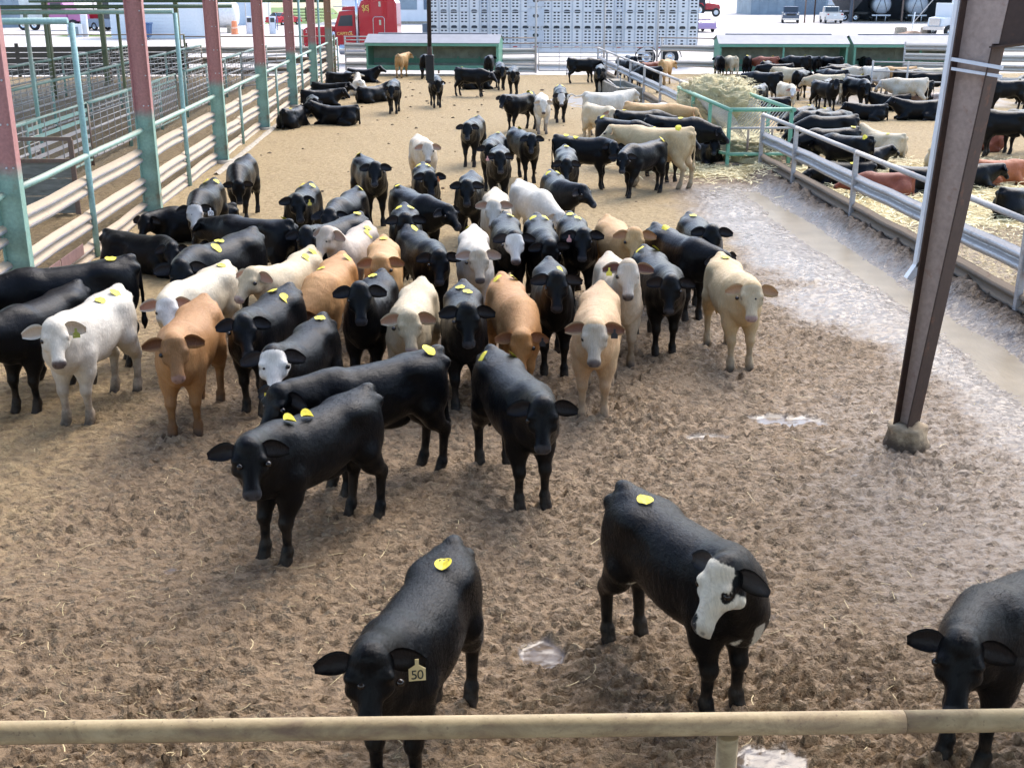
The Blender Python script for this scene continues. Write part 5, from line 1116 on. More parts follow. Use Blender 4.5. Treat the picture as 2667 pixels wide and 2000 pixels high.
def cow_mesh(name, hy=0, hp=52, ne=22, roll=0, lying=False, res=0.016, stride=(0,0,0,0), fat=1.0, bend=0.0, tail='down', ear=0.0, poly=0.0, face=None, side=1, horn=False):
    """local frame: +X to the head, +Y the animal's left, ground at 0; hy head yaw, hp face pitch down, ne neck rise"""
    hyr, hpr = R(hy), R(hp); drop = 0.50 if lying else 0.0
    ny = R(max(-62, min(62, hy*0.62))); ner = R(ne)
    B = np.array((0.50, 0.0, 0.985-drop)); NL = 0.47
    P = B + NL*np.array((math.cos(ny)*math.cos(ner), math.sin(ny)*math.cos(ner), math.sin(ner)))
    a = np.array((math.cos(hyr)*math.cos(hpr), math.sin(hyr)*math.cos(hpr), -math.sin(hpr)))
    l = np.array((-math.sin(hyr), math.cos(hyr), 0.0)); u = np.cross(a, l)
    if roll:
        rr = R(roll); l, u = l*math.cos(rr)+u*math.sin(rr), u*math.cos(rr)-l*math.sin(rr)
    ha, hl, hu = 0.83, 0.95, 0.93; M = P + a*0.48
    ua, ul, uu_ = a, l, u; a, l, u = a*ha, l*hl, u*hu
    hw = 0.40 if not lying else 0.52
    lo = np.array((-0.80, min(-hw, P[1]-0.22, M[1]-0.14), -0.03)); hi = np.array((max(0.74, P[0]+0.2, M[0]+0.1), max(hw, P[1]+0.22, M[1]+0.14), max(1.24-drop, P[2]+0.16)))
    if tail == 'out': lo[0] = -1.25
    f = Field(lo, hi, res)
    X_, Y_, Z_ = np.eye(3)
    fat = fat*0.88; T = TORSO.copy(); T[:,3] *= fat*(1.14 if lying else 1.0)
    if lying: T[:,1] -= drop; T[:,2] = np.maximum(T[:,2]-drop, 0.0)*0.6
    else: T[:,2] -= (fat-0.88)*0.25
    f.loft((0,0,0), X_, Y_, Z_, T, k=0.03, e=2.25, cfrac=0.50)
    zt = -drop
    hoof = []
    for sg in (1, -1):
        f.ell((-0.36, sg*0.155*fat, 1.03+zt), (0.09,0.05,0.05), 0.12)            # hooks
        f.ell((-0.685, sg*0.085, 1.035+zt), (0.05,0.045,0.055), 0.06)             # pins
        f.ell((0.40, sg*0.14*fat, 0.83+zt), (0.15,0.075,0.23), 0.10)            # shoulder
        f.ell((0.60, sg*0.105, 0.78+zt), (0.075,0.065,0.10), 0.07)                # point of shoulder
        f.ell((-0.21, sg*0.300*fat, 0.96+zt), (0.10,0.04,0.07), 0.08, cut=True)   # hollow of the flank
    f.ell((-0.655, 0, 1.135+zt), (0.07,0.05,0.045), 0.05)
    if not lying:
        for i, sg in enumerate((1, -1)):
            sx = stride[i]; y = 0.112
            f.chain([((0.40, sg*0.122, 0.74), 0.115), ((0.41+0.35*sx, sg*0.12, 0.56), 0.084), ((0.455+0.6*sx, sg*y, 0.375), 0.054)], 0.06)
            f.ell((0.462+0.6*sx, sg*y, 0.365), (0.053,0.051,0.060), 0.03)
            f.chain([((0.455+0.6*sx, sg*y, 0.36), 0.043), ((0.447+0.9*sx, sg*y, 0.16), 0.034)], 0.02)
            fx = 0.445+0.95*sx
            f.ell((fx, sg*y, 0.135), (0.049,0.047,0.050), 0.025)
            f.cone((fx+0.005, sg*y, 0.13), (fx+0.03, sg*y, 0.07), 0.045, 0.048, 0.02)
            for q in (-1, 1): f.cone((fx+0.012, sg*y+q*0.023, 0.07), (fx+0.066, sg*y+q*0.026, 0.026), 0.031, 0.026, 0.006)
            hoof.append((fx+0.04, sg*y, 0.03))
        for i, sg in enumerate((1, -1)):
            sx = stride[2+i]; y = 0.120
            f.ell((-0.50, sg*0.135*fat, 0.80), (0.185,0.09,0.25), 0.07)
            f.chain([((-0.44+0.2*sx, sg*0.132, 0.67), 0.115), ((-0.50+0.4*sx, sg*0.13, 0.56), 0.084), ((-0.618+0.7*sx, sg*y, 0.44), 0.064)], 0.06)
            f.cone((-0.64+0.7*sx, sg*y, 0.47), (-0.625+0.7*sx, sg*y, 0.40), 0.033, 0.036, 0.03)
            f.chain([((-0.617+0.7*sx, sg*y, 0.42), 0.047), ((-0.592+0.9*sx, sg*y, 0.16), 0.036)], 0.02)
            fx = -0.585+0.95*sx
            f.ell((fx, sg*y, 0.135), (0.051,0.048,0.050), 0.025)
            f.cone((fx+0.005, sg*y, 0.13), (fx+0.03, sg*y, 0.07), 0.046, 0.049, 0.02)
            for q in (-1, 1): f.cone((fx+0.012, sg*y+q*0.023, 0.07), (fx+0.066, sg*y+q*0.026, 0.026), 0.031, 0.026, 0.006)
            hoof.append((fx+0.04, sg*y, 0.03))
        f.ell((-0.18, 0, 0.555), (0.16,0.06,0.05), 0.06)
    else:
        for sg in (1, -1):
            f.chain([((0.42, sg*0.16, 0.26), 0.12), ((0.50, sg*0.19, 0.14), 0.085), ((0.74, sg*0.165, 0.075), 0.055)], 0.06)
            f.chain([((0.74, sg*0.165, 0.062), 0.05), ((0.55, sg*0.15+0.02*sg, 0.045), 0.038), ((0.45, sg*0.16, 0.04), 0.042)], 0.02)
            hoof.append((0.44, sg*0.16, 0.04))
        sg = side
        f.ell((-0.42, sg*0.20, 0.25), (0.24,0.14,0.23), 0.08)
        f.chain([((-0.42, sg*0.22, 0.26), 0.14), ((-0.14, sg*0.30, 0.16), 0.10), ((-0.45, sg*0.33, 0.085), 0.055)], 0.06)
        f.chain([((-0.45, sg*0.33, 0.075), 0.05), ((-0.14, sg*0.37, 0.045), 0.037), ((-0.04, sg*0.385, 0.04), 0.042)], 0.02)
        hoof.append((-0.03, sg*0.385, 0.04))
        f.ell((-0.40, -sg*0.17, 0.22), (0.26,0.15,0.22), 0.08)
        f.chain([((-0.35, -sg*0.24, 0.12), 0.09), ((-0.12, -sg*0.26, 0.07), 0.05)], 0.05)
    # neck: crest, middle and throat
    HB = P - u*0.03 - a*0.01; TH = P + a*0.10 - u*0.135; MD = P + a*0.05 - u*0.075
    def curve(p0, p1, r0, r1, up, k):
        p0 = np.array(p0, float); c1 = p0 + np.array((0.20, 0, up)); c2 = p1 - 0.16*np.array((math.cos(ny), math.sin(ny), math.sin(ner)*0.6)); pts = []
        for t in np.linspace(0, 1, 6):
            q = (1-t)**3*p0+3*(1-t)**2*t*c1+3*(1-t)*t*t*c2+t**3*p1; pts.append((q, r0+(r1-r0)*t))
        f.chain(pts, k)
    curve((0.38, 0, 1.015-drop), HB, 0.115, 0.078, 0.0, 0.07)
    curve((0.44, 0, 0.90-drop), MD, 0.165, 0.098, 0.0, 0.07)
    curve((0.54, 0, 0.76-drop), TH, 0.125, 0.062, 0.01, 0.06)
    f.cone((0.62, 0, 0.66-drop*0.9), TH + np.array((0,0,-0.03)), 0.055, 0.03, 0.07)
    # head
    f.loft(P, ua, ul, uu_, HEAD*np.array((ha, hu, hu, hl)), k=0.03, e=2.3, cfrac=0.55)
    f.ell(P + a*0.0 + u*0.03, (0.06,0.06,0.045), 0.07)
    for sg in (1, -1):
        f.ell(P + a*0.135 + l*sg*0.098 + u*0.018, (0.030,0.030,0.022), 0.05)      # brow
        f.ell(P + a*0.20 + l*sg*0.085 - u*0.045, (0.05,0.04,0.045), 0.04)         # cheek
        f.ell(P + a*0.16 + l*sg*0.075 - u*0.125, (0.07,0.04,0.055), 0.04)         # jaw
        f.ell(P + a*0.462 + l*sg*0.040 - u*0.012, (0.019,0.015,0.018), 0.012, cut=True)
        if horn: f.cone(P + l*sg*0.09 + u*0.03, P + l*sg*0.16 + u*0.07, 0.022, 0.012, 0.02)
    f.ell(P + a*0.475 - u*0.082, (0.05,0.05,0.006), 0.008, cut=True)
    if res < 0.014: f.cone(P + a*0.46 - l*0.04 - u*0.092, P + a*0.46 + l*0.04 - u*0.092, 0.014, 0.014, 0.02)
    if tail == 'down':
        zl = 0.42 if not lying else 0.06
        f.chain([((-0.66, 0, 1.13-drop), 0.035), ((-0.725, 0, 1.04-drop), 0.027), ((-0.745, 0, max(0.74-drop, 0.1)), 0.021), ((-0.735, 0, zl+0.14), 0.022), ((-0.735, 0.01, zl+0.04), 0.036), ((-0.73, 0.01, zl-0.04), 0.02)], 0.02)
    else:
        f.chain([((-0.66, 0, 1.12), 0.035), ((-0.80, 0.02, 1.06), 0.026), ((-0.95, 0.04, 1.06), 0.022), ((-1.08, 0.06, 1.12), 0.020), ((-1.17, 0.07, 1.08), 0.03), ((-1.19, 0.07, 0.98), 0.032)], 0.02)
    np.maximum(f.V, (-f.ax[2])[None,None,:]+0.002, out=f.V)
    V, F = surface_nets(f.V, f.org, f.h)
    # ears: cupped shells
    base = len(V); EV, EF, EI = [], [], []
    nu_, nv_ = 7, 5
    for sg in (1, -1):
        root = P + a*0.018 + l*sg*0.088 - u*0.012
        e = ul*sg*0.97 + ua*(0.04-ear*0.5) - uu_*0.22; e /= np.linalg.norm(e)
        w = -ua*0.80 + uu_*0.45; w -= e*(w@e); w /= np.linalg.norm(w)
        nn = np.cross(w, e)*sg
        if nn@(uu_+0.35*ua) < 0: nn = -nn
        for lay in (0, 1):
            for i in range(nu_):
                t = i/(nu_-1); W = 0.068*math.sin(math.pi*min(1, 0.10+0.82*t**0.8))**0.75
                for j in range(nv_):
                    q = (j/(nv_-1)-0.5)*2
                    cup = 0.030*(1-q*q)*math.sin(math.pi*(0.15+0.75*t))
                    p = root + e*(t*EARL) + w*(q*W - 0.02*t*t) - nn*cup + (nn*(-0.010*(1-0.6*t)*(1-q*q)) if lay else 0)
                    EV.append(p); EI.append(1.0 if (lay == 0 and 0 < j < nv_-1) else 0.0)
        for lay in (0, 1):
            o = base + len(EV) - 2*nu_*nv_ + lay*nu_*nv_
            for i in range(nu_-1):
                for j in range(nv_-1):
                    q = (o+i*nv_+j, o+(i+1)*nv_+j, o+(i+1)*nv_+j+1, o+i*nv_+j+1)
                    EF.append(q if lay else q[::-1])
        o = base + len(EV) - 2*nu_*nv_; o2 = o + nu_*nv_
        for i in range(nu_-1):
            EF.append((o+i*nv_, o+(i+1)*nv_, o2+(i+1)*nv_, o2+i*nv_)); j = nv_-1
            EF.append((o+i*nv_+j, o2+i*nv_+j, o2+(i+1)*nv_+j, o+(i+1)*nv_+j))
        i = nu_-1
        for j in range(nv_-1): EF.append((o+i*nv_+j, o2+i*nv_+j, o2+i*nv_+j+1, o+i*nv_+j+1))
    V = np.concatenate([V, np.array(EV)]); nb = base
    # region attributes
    D = V - P; tt = D@ua/ha; ll = D@ul/hl; uu = D@uu_/hu
    sst = lambda x, p, q: np.clip((x-p)/(q-p), 0, 1)**2*(3-2*np.clip((x-p)/(q-p), 0, 1))
    near = (np.abs(ll) < 0.16) & (uu > -0.26) & (uu < 0.14) & (tt > -0.1) & (tt < 0.55)
    fc = np.where(near, sst(tt, -0.02, 0.03)*sst(uu, -0.235+0.0*tt, -0.19), 0.0)
    if face == 'blaze':
        lr = -ll
        fc = np.where(near, sst(tt, -0.03, 0.0)*sst(uu, -0.16, -0.13), 0)
        eye_l = np.exp(-(((tt-0.165)/0.05)**2+((ll-0.095)/0.035)**2+((uu+0.005)/0.05)**2)*1.0)
        fc = np.where(eye_l > 0.28, 0, fc)
        nose = (tt > 0.355) & (ll < -0.005) & (uu > -0.05); fc = np.where(nose, 0, fc)
        jaw = (tt < 0.13) & (ll > 0.088) & (uu < 0.03); fc = np.where(jaw, 0, fc)
        dew = (V[:,0] > 0.60) & (V[:,2] < 0.80) & (V[:,2] > 0.56) & (~near) & (np.abs(V[:,1]) < 0.10) & (np.sin(V[:,1]*46+V[:,2]*11) > -0.3)
        fc = np.where(dew, 1, fc); fl = (np.abs(V[:,0]+0.30) < 0.05) & (V[:,2] < 0.62) & (V[:,2] > 0.5) & (V[:,1] < -0.05); fc = np.where(fl, 1, fc)
    if face == 'blaze':
        for _ in range(3):
            av = fc[F].mean(1); ac = np.zeros(len(fc)); ct_ = np.zeros(len(fc))
            for q in range(4): np.add.at(ac, F[:,q], av); np.add.at(ct_, F[:,q], 1)
            fc = np.where(ct_ > 0, ac/np.maximum(ct_, 1), fc)
    mz = np.where(near, sst(tt, 0.395, 0.42)*sst(uu, -0.095, -0.07), 0.0)
    er = np.zeros(len(V))
    for sg in (1, -1):
        q = P + a*0.158 + l*sg*0.106 - u*0.002; er = np.maximum(er, np.exp(-((V-q)**2).sum(1)/(0.030**2)))
    if face == 'blaze': mz = np.where(ll > 0, mz*0.2, mz)
    nost = np.zeros(len(V)); ins = np.zeros(len(V))
    for sg in (1, -1):
        q = P + a*0.466 + l*sg*0.040 - u*0.016; nost = np.maximum(nost, np.exp(-((V-q)**2).sum(1)/(0.019**2)))
    ins[nb:] = EI
    if base < len(V): fc[nb:] = 0; mz[nb:] = 0
    hf = np.zeros(len(V))
    for h3 in hoof: hf = np.maximum(hf, np.clip(1.6-np.sqrt(((V-np.array(h3))**2).sum(1))/0.055, 0, 1))
    rb = sst(V[:,0], -0.16, -0.02)*(1-sst(V[:,0], 0.24, 0.36))*sst(V[:,2]+drop, 0.66, 0.78)*(1-sst(V[:,2]+drop, 0.98, 1.06))*(np.abs(V[:,1]) > 0.1)
    V[:,1] *= 1 + 0.003*rb*np.sin((V[:,0]+0.25*(V[:,2]+drop))*2*np.pi/0.062)
    XS = 0.955; V[:,0] *= XS; P = P*np.array((XS,1,1))
    V[:,1] += bend*(V[:,0]**2)*np.where(V[:,0] > 0, 1, 0.6)*0.5
    me = bpy.data.meshes.new(name)
    allF = [tuple(q) for q in F.tolist()] + EF
    me.from_pydata(V.tolist(), [], allF); me.polygons.foreach_set('use_smooth', [True]*len(allF))
    for nm, ar in (('mask', np.stack([fc, mz, hf, nost], 1)), ('mask2', np.stack([ins, np.clip(tt/0.48, 0, 1)*near, np.clip(V[:,2]/1.2, 0, 1) if not lying else np.full(len(V), 0.6), er], 1))):
        at_ = me.attributes.new(nm, 'FLOAT_COLOR', 'POINT'); at_.data.foreach_set('color', ar.astype(np.float32).ravel())
    me.update()
    info = dict(P=Vector(P), a=Vector(a), l=Vector(l), u=Vector(u), V=V[:nb], F=F, near=near[:nb], m1=np.stack([fc, mz, hf, nost], 1)[:nb], m2=np.stack([ins, np.clip(tt/0.48, 0, 1)*near, np.clip(V[:,2]/1.2, 0, 1) if not lying else np.full(len(V), 0.6), er], 1)[:nb])
    return me, info

def coat_material(name, base, dark, face=None, muzzle=(0.02,0.018,0.02), leg=None, earin=None, rough=0.55, mud=0.5, sheen=0.0, spec=0.3, bump=0.75):
    t = NT(name); oc = t.coord(); m = t.attr('mask'); s3 = t.n('ShaderNodeSeparateColor'); t.l(m, s3.inputs[0])
    nost = t.attr('mask', 'Alpha')
    m2 = t.attr('mask2'); s4 = t.n('ShaderNodeSeparateColor'); t.l(m2, s4.inputs[0])
    rnd = t.rand()
    off = t.n('ShaderNodeVectorMath', operation='ADD'); t.l(oc, off.inputs[0]); sc = t.n('ShaderNodeVectorMath', operation='SCALE')
    t.l(t.n('ShaderNodeObjectInfo').outputs['Location'], sc.inputs[0]); sc.inputs['Scale'].default_value = 1.7; t.l(sc.outputs[0], off.inputs[1])
    v = off.outputs[0]
    big = t.noise(v, 3.0, 4, 0.6); fine = t.noise(t.mapping(v, (16, 60, 9), (0, R(20), 0)), 1.6, 4, 0.7, 1.2); tuft = t.noise(t.mapping(v, (1, 1, 0.6)), 26, 4, 0.6, 0.8)
    c = t.mix(t.maprange(big, 0.35, 0.68), base, dark)
    c = t.mix(t.maprange(fine, 0.38, 0.72, 0, 0.55), c, tuple(x*0.62 for x in base)); c = t.mix(t.maprange(tuft, 0.5, 0.75, 0, 0.35), c, tuple(min(1, x*1.35) for x in base))
    if leg is not None:
        zz = s4.outputs[2]; c = t.mix(t.maprange(zz, 0.12, 0.42, 1, 0), c, leg)
    if face is not None: 
        fn = t.noise(v, 55, 4, 0.7); fcl = t.mix(t.maprange(fine, 0.35, 0.7), face, tuple(x*0.72 for x in face)); c = t.mix(t.maprange(t.math('ADD', s3.outputs[0], t.math('MULTIPLY', t.math('SUBTRACT', fn, 0.5), 1.1)), 0.35, 0.65), c, fcl)
    if earin is not None: c = t.mix(s4.outputs[0], c, earin)
    c = t.mix(t.maprange(t.attr('mask2', 'Alpha'), 0.30, 0.75, 0, 0.85), c, (0.03,0.02,0.016))
    # mud on the lower legs
    mn = t.noise(v, 9, 4, 0.6); mm = t.math('MULTIPLY', t.maprange(s4.outputs[2], 0.05, 0.42, 1, 0), t.maprange(mn, 0.38, 0.60))
    c = t.mix(t.math('MULTIPLY', mm, mud), c, (0.085, 0.062, 0.042))
    c = t.mix(s3.outputs[2], c, (0.045, 0.035, 0.028))
    c = t.mix(s3.outputs[1], c, muzzle); c = t.mix(t.maprange(nost, 0.25, 0.7), c, (0.006, 0.005, 0.005))
    rg = t.mix(s3.outputs[1], (rough,)*3, (0.30,)*3)
    h = t.math('ADD', t.math('ADD', t.math('MULTIPLY', fine, 0.55), t.math('MULTIPLY', tuft, 0.45)), t.math('MULTIPLY', t.noise(v, 10, 4), 0.9))
    t.set(color=c, rough=rough, spec=spec, sheen=sheen, sheen_r=0.4, normal=t.bump(h, bump, 0.016))
    rr = t.n('ShaderNodeRGBToBW'); t.l(rg, rr.inputs[0]); t.l(rr.outputs[0], t.b.inputs['Roughness'])
    return t.m
# coat, x, y, heading, size, head yaw, pose, back tags, ear tag (ear, text, colour), pen, label
CATTLE = [
('K', -0.2, 5.79, -110, 0.95, 25, {'ne': 28, 'hp': 58}, [(-0.3, 0.03, 'LA2')], ('L', '50'), 0, 'black calf with number 50 ear tag behind the front rail'),
('KB', 1.39, 6.44, -62, 1.0, -82, {'ne': 32, 'hp': 56, 'face': 'blaze'}, [(-0.36, -0.02)], None, 0, 'black calf with white blaze, black eye patch and white dewlap turning its head'),
('K', 3.25, 5.7, -152, 0.98, 37, {'ne': 10, 'hp': 55}, [], None, 0, 'black calf cut off by the right edge of the picture'),
('K', -1.08, 8.58, -129, 1.0, 51, {'ne': 20}, [(0.12, 0.05, 'fold'), (0.3, 0.05, 'fold')], None, 0, 'black calf standing broadside with two folded yellow tags on its shoulders'),
('K', -0.67, 9.68, -148, 1.02, 20, {'ne': 10, 'hp': 50}, [(-0.5, 0.05)], ('R', '', (0.75, 0.6, 0.05)), 0, 'black calf with lowered head tucked behind the nearest broadside calf'),
('K', 0.52, 9.49, -73, 1.0, -21, {'ne': 18, 'hp': 56}, [(-0.45, -0.14), (-0.4, 0.14)], None, 0, 'black calf facing the camera on its own with a dropped head'),
('KW', -1.43, 10.69, -105, 1.0, 25, {'ne': 28, 'hp': 50}, [(-0.46, 0.02)], None, 0, 'black calf with fully white face and one round yellow rump tag'),
('K', -1.95, 11.96, -106, 1.0, 27, {'ne': 22, 'hp': 50}, [(-0.22, 0.13), (-0.34, -0.06)], None, 0, 'black calf with two round yellow tags beside the orange-brown calf'),
('BR', -2.62, 11.38, -93, 1.02, 18, {'ne': 18, 'hp': 60}, [], None, 0, 'orange-brown curly calf standing beside the white calf at left'),
('W', -3.7, 11.74, -103, 1.04, 32, {'ne': 20}, [(-0.38, 0.1), (-0.14, 0.06)], ('L', '', (0.25, 0.27, 0.04)), 0, 'white calf with two yellow tags facing the camera at left'),
('CW', -2.88, 13.13, -111, 1.0, 36, {'ne': 10}, [(-0.44, 0.05)], None, 0, 'cream calf with white face between the white calf and the orange-brown calf'),
('K', -4.3, 12.16, -109, 1.02, -20, {'ne': -2, 'hp': 62}, [], None, 0, 'black calf at the left picture edge with white rub marks on its back'),
('K', -4.31, 13.13, -152, 1.12, 10, {'ne': 0}, [(-0.42, 0.04)], None, 0, 'long black steer with one yellow tag behind the left edge calf'),
('K', -4.77, 18.03, -25, 1.0, -60, {'ne': 10, 'hp': 45, 'lying': True}, [], None, 0, 'black calf lying by the left fence with its head curled round'),
('K', -4.4, 20.48, -170, 1.0, 60, {'ne': 5, 'lying': True}, [(-0.35, 0.2)], None, 0, 'black calf lying under the white-faced number 70 calf'),
('KM', -4.0, 19.5, -93, 1.0, 16, {'hp': 55, 'ne': -4}, [(-0.34, 0.09), (-0.34, -0.09)], ('L', '70', (0.85, 0.83, 0.8)), 0, 'black calf with mottled white face and white number 70 ear tag'),
('K', -3.93, 22.51, -92, 1.0, 10, {'ne': -18, 'hp': 78}, [], None, 0, 'black calf with hanging head nearest the left fence rails'),
('K', -2.86, 14.43, -118, 1.12, 41, {'ne': 8}, [(0.2, 0.12), (0.02, 0.02)], None, 0, 'big black steer standing side-on with two yellow tags over its shoulder'),
('K', -2.77, 16.6, 150, 1.0, 0, {'ne': 0}, [(-0.45, -0.08)], None, 0, 'black calf hidden behind the big side-on steer'),
('K', -1.63, 16.29, -122, 1.0, 40, {'ne': 22}, [(-0.52, 0.03)], None, 0, 'black calf with pale scar on its forehead behind the big steer'),
('K', -2.37, 18.99, -96, 1.0, 25, {'ne': 20, 'hp': 60}, [(-0.34, 0.09), (-0.34, -0.09)], ('L', '', (0.85, 0.62, 0.1)), 0, 'black calf with yellow ear tag at the left of a pair'),
('K', -1.62, 18.45, -103, 1.0, 15, {'ne': 4, 'hp': 32}, [(-0.52, 0.06)], None, 0, 'black calf in left profile nosing the yellow ear tag calf'),
('K', -1.49, 21.97, -72, 1.05, -15, {'ne': 22}, [(-0.55, -0.05)], None, 0, 'black calf with raised head standing behind the nosing pair'),
('W2', -0.57, 25.62, -78, 1.0, -11, {'hp': 60, 'ne': 16}, [], None, 0, 'cream and white calf standing alone on the straw in mid pen'),
('K', -0.45, 21.19, -85, 1.0, -4, {'hp': 60, 'ne': 22}, [(-0.34, 0.09), (-0.34, -0.09)], ('L', '', (0.8, 0.22, 0.06)), 0, 'black calf with orange ear tag in front of the cream calf'),
('K', -0.57, 18.64, -62, 1.0, 15, {'ne': 2, 'hp': 45}, [(-0.52, -0.03)], None, 0, 'black calf with head turned right below the orange ear tag calf'),
('K', -0.65, 16.88, -87, 1.0, -1, {'hp': 62, 'ne': 30}, [(-0.34, 0.09), (-0.34, -0.09)], None, 0, 'black calf with one yellow tag on each hip above the orange-tan heifer'),
('PK', -1.29, 15.48, -103, 1.0, -28, {'ne': 42, 'hp': 48}, [(-0.32, 0.1), (-0.2, 0.14)], None, 0, 'greyish cream calf with curly poll looking left'),
('CR', -1.91, 13.93, -106, 1.0, -18, {'ne': 22, 'hp': 42}, [(-0.4, 0.1), (-0.2, 0.1)], None, 0, 'cream calf in left profile with its muzzle over the black calf'),
('OR', -1.43, 13.56, -100, 1.0, -25, {'ne': -25, 'hp': 70}, [(-0.4, 0.12), (0.1, -0.08)], None, 0, 'orange calf with its head hidden behind the tagged black calf'),
('ORW', -0.85, 14.52, -88, 1.0, 1, {'ne': 24, 'hp': 60}, [(-0.44, 0)], None, 0, 'orange-tan calf with pale muzzle facing the camera in the middle of the herd'),
('K', -0.39, 15.21, -70, 1.0, -21, {'ne': 10, 'hp': 58}, [(-0.36, 0.04)], None, 0, 'slim black calf slanting down to the right beside the orange-tan calf'),
('K', 0.34, 20.07, -95, 1.0, 5, {'hp': 60, 'ne': 24}, [], None, 0, 'black calf facing the camera between the white pair and the orange tag calf'),
('K', 0.99, 23.8, -95, 1.0, 3, {'hp': 60}, [], ('R', '', (0.75, 0.35, 0.3)), 0, 'black calf with pink ear tag in the right middle of the herd'),
('K', 0.98, 25.91, -102, 1.0, 10, {'ne': 6, 'hp': 62}, [(-0.48, 0)], None, 0, 'black calf standing directly behind the pink ear tag calf'),
('K', 0.61, 29.46, -103, 1.0, 12, {'ne': 12}, [(-0.48, -0.04)], None, 0, 'black calf stepping forward alone left of the row of mid-pen calves'),
('K', 1.68, 26.88, -72, 1.0, -22, {'ne': 16}, [(-0.5, 0.12)], None, 0, 'black calf standing upright at the back with one tag on its near hip'),
('K', 2.93, 25.79, -22, 1.0, -76, {'ne': 8}, [(-0.38, -0.06), (-0.16, -0.06)], None, 0, 'black calf standing side-on facing right at the back of the group'),
('K', 2.34, 23.58, -93, 1.0, -3, {'hp': 62, 'ne': 6}, [(-0.42, 0.02)], None, 0, 'dark brownish calf with yellow tag on its spine in front of the side-on calf'),
('K', 1.85, 20.19, -83, 1.0, 42, {'ne': 10, 'hp': 42}, [(-0.34, 0.09), (-0.34, -0.09)], ('L', '', (0.85, 0.85, 0.82)), 0, 'black calf with white ear tag looking right past the white pair'),
('KW', 3.64, 39.02, -93, 1.0, -2, {'ne': 2, 'hp': 62}, [(-0.34, 0.09), (-0.34, -0.09)], None, 0, 'black calf with white face walking up from the far pen'),
('W', 2.81, 35.96, -92, 1.0, -2, {'ne': 10, 'hp': 60}, [], None, 0, 'white calf walking towards the camera beside the white-faced walker'),
('K', 2.19, 36.59, -131, 1.0, 10, {'ne': 12, 'hp': 40}, [(-0.42, 0.1), (-0.5, -0.08)], None, 0, 'black bull calf standing in left profile behind the walking white calf'),
('K', 6.09, 55.07, 15, 1.0, 0, {'ne': 0}, [(-0.35, 0.0)], None, 0, 'black calf standing side-on by the far metal gate'),
('K', 6.32, 50.07, -100, 1.0, 3, {'ne': 6, 'hp': 62}, [], None, 0, 'black calf facing the camera beside the concrete water trough'),
('W', 4.7, 35.7, 22, 1.1, 15, {'ne': 16, 'hp': 40, 'tail': 'out'}, [], None, 0, 'white cow with its tail stuck straight out'),
('CR', 4.17, 32.87, -60, 1.0, -38, {'ne': 5}, [], None, 0, 'cream cow peeping over the black steer near the hay feeder'),
('K', 4.17, 28.66, -42, 1.05, 0, {'ne': -5}, [(-0.5, -0.05)], None, 0, 'black steer side-on with a large round yellow tag on its hip'),
('K', 4.96, 30.71, 14, 1.05, 0, {'ne': -8}, [(-0.45, 0.0)], None, 0, 'black steer at the feeder between the tan back and the tagged steer'),
('TN', 5.43, 31.42, -12, 1.15, 0, {'ne': -4, 'hp': 40}, [], None, 0, 'long tan steer with its head in the hay feeder'),
('K', 5.48, 28.56, -18, 1.1, 0, {'ne': -12, 'hp': 40}, [(0.1, -0.05)], None, 0, 'black steer eating through the feeder bars at the near end'),
('W', 5.6, 33.4, -12, 1.0, 0, {'ne': 0, 'hp': 30}, [], None, 0, 'white cow with its head in the hay feeder next to the tan steer'),
('TC', 4.55, 25.71, 150, 1.18, 20, {'ne': 10, 'hp': 35}, [(-0.42, 0.1)], None, 0, 'long cream-tan steer standing in left profile by the hay feeder'),
('K', 4.89, 26.85, -75, 1.0, 45, {'ne': 16, 'hp': 40}, [(-0.48, -0.05)], None, 0, 'black steer standing across in front of the cream-tan steer'),
('K', 4.09, 24.69, -137, 1.0, 39, {'ne': -2, 'hp': 58, 'stride': (0.16, -0.1, 0.1, -0.14)}, [(-0.52, 0.06)], None, 0, 'black calf walking towards the camera with one yellow tag near the feeder'),
('K', 6.39, 29.3, -80, 1.0, -23, {'ne': 28, 'lying': True}, [], None, 0, 'black calf lying against the tray of the hay feeder'),
('W2', 0.72, 18.24, -92, 1.0, 0, {'hp': 62, 'ne': 24}, [], None, 0, 'white calf with cream poll at the left of the white pair'),
('W', 1.35, 19.14, -72, 1.0, 25, {'ne': -20, 'hp': 65}, [], None, 0, 'white calf hanging its head to the right in the middle of the herd'),
('KW', 0.78, 16.05, -89, 1.0, -4, {'ne': 18, 'hp': 58}, [(-0.44, 0.08)], None, 0, 'black calf with long white face in the middle of the herd'),
('K', 1.25, 15.96, -89, 1.0, 10, {'ne': 6, 'hp': 72}, [(-0.34, 0.09), (-0.34, -0.09)], None, 0, 'black calf with hung head between the white-faced calf and the pink-tagged calf'),
('K', 1.75, 16.08, -87, 1.0, -10, {'ne': 22, 'hp': 56}, [(-0.46, -0.02), (-0.26, 0.06)], ('R', '', (0.75, 0.35, 0.3)), 0, 'black calf with pink ear tag and two yellow rump tags'),
('WT', 0.3, 15.14, -90, 1.0, -2, {'ne': 16, 'hp': 58}, [(-0.56, -0.1)], None, 0, 'white calf with tan cheeks facing the camera in mid herd'),
('TN', 2.31, 15.81, -81, 1.0, -18, {'ne': 28, 'hp': 60}, [], None, 0, 'golden tan calf with pale muzzle facing the camera behind the cream calf'),
('K', 3.47, 15.99, -87, 1.0, -15, {'ne': 28, 'hp': 58}, [(-0.4, 0.0)], None, 0, 'black calf with a bright yellow tag at the right back of the herd'),
('K', 3.03, 15.24, -68, 1.0, 10, {'ne': 2, 'hp': 60}, [(-0.3, -0.02)], None, 0, 'black calf half hidden behind the sturdy black calf on the right'),
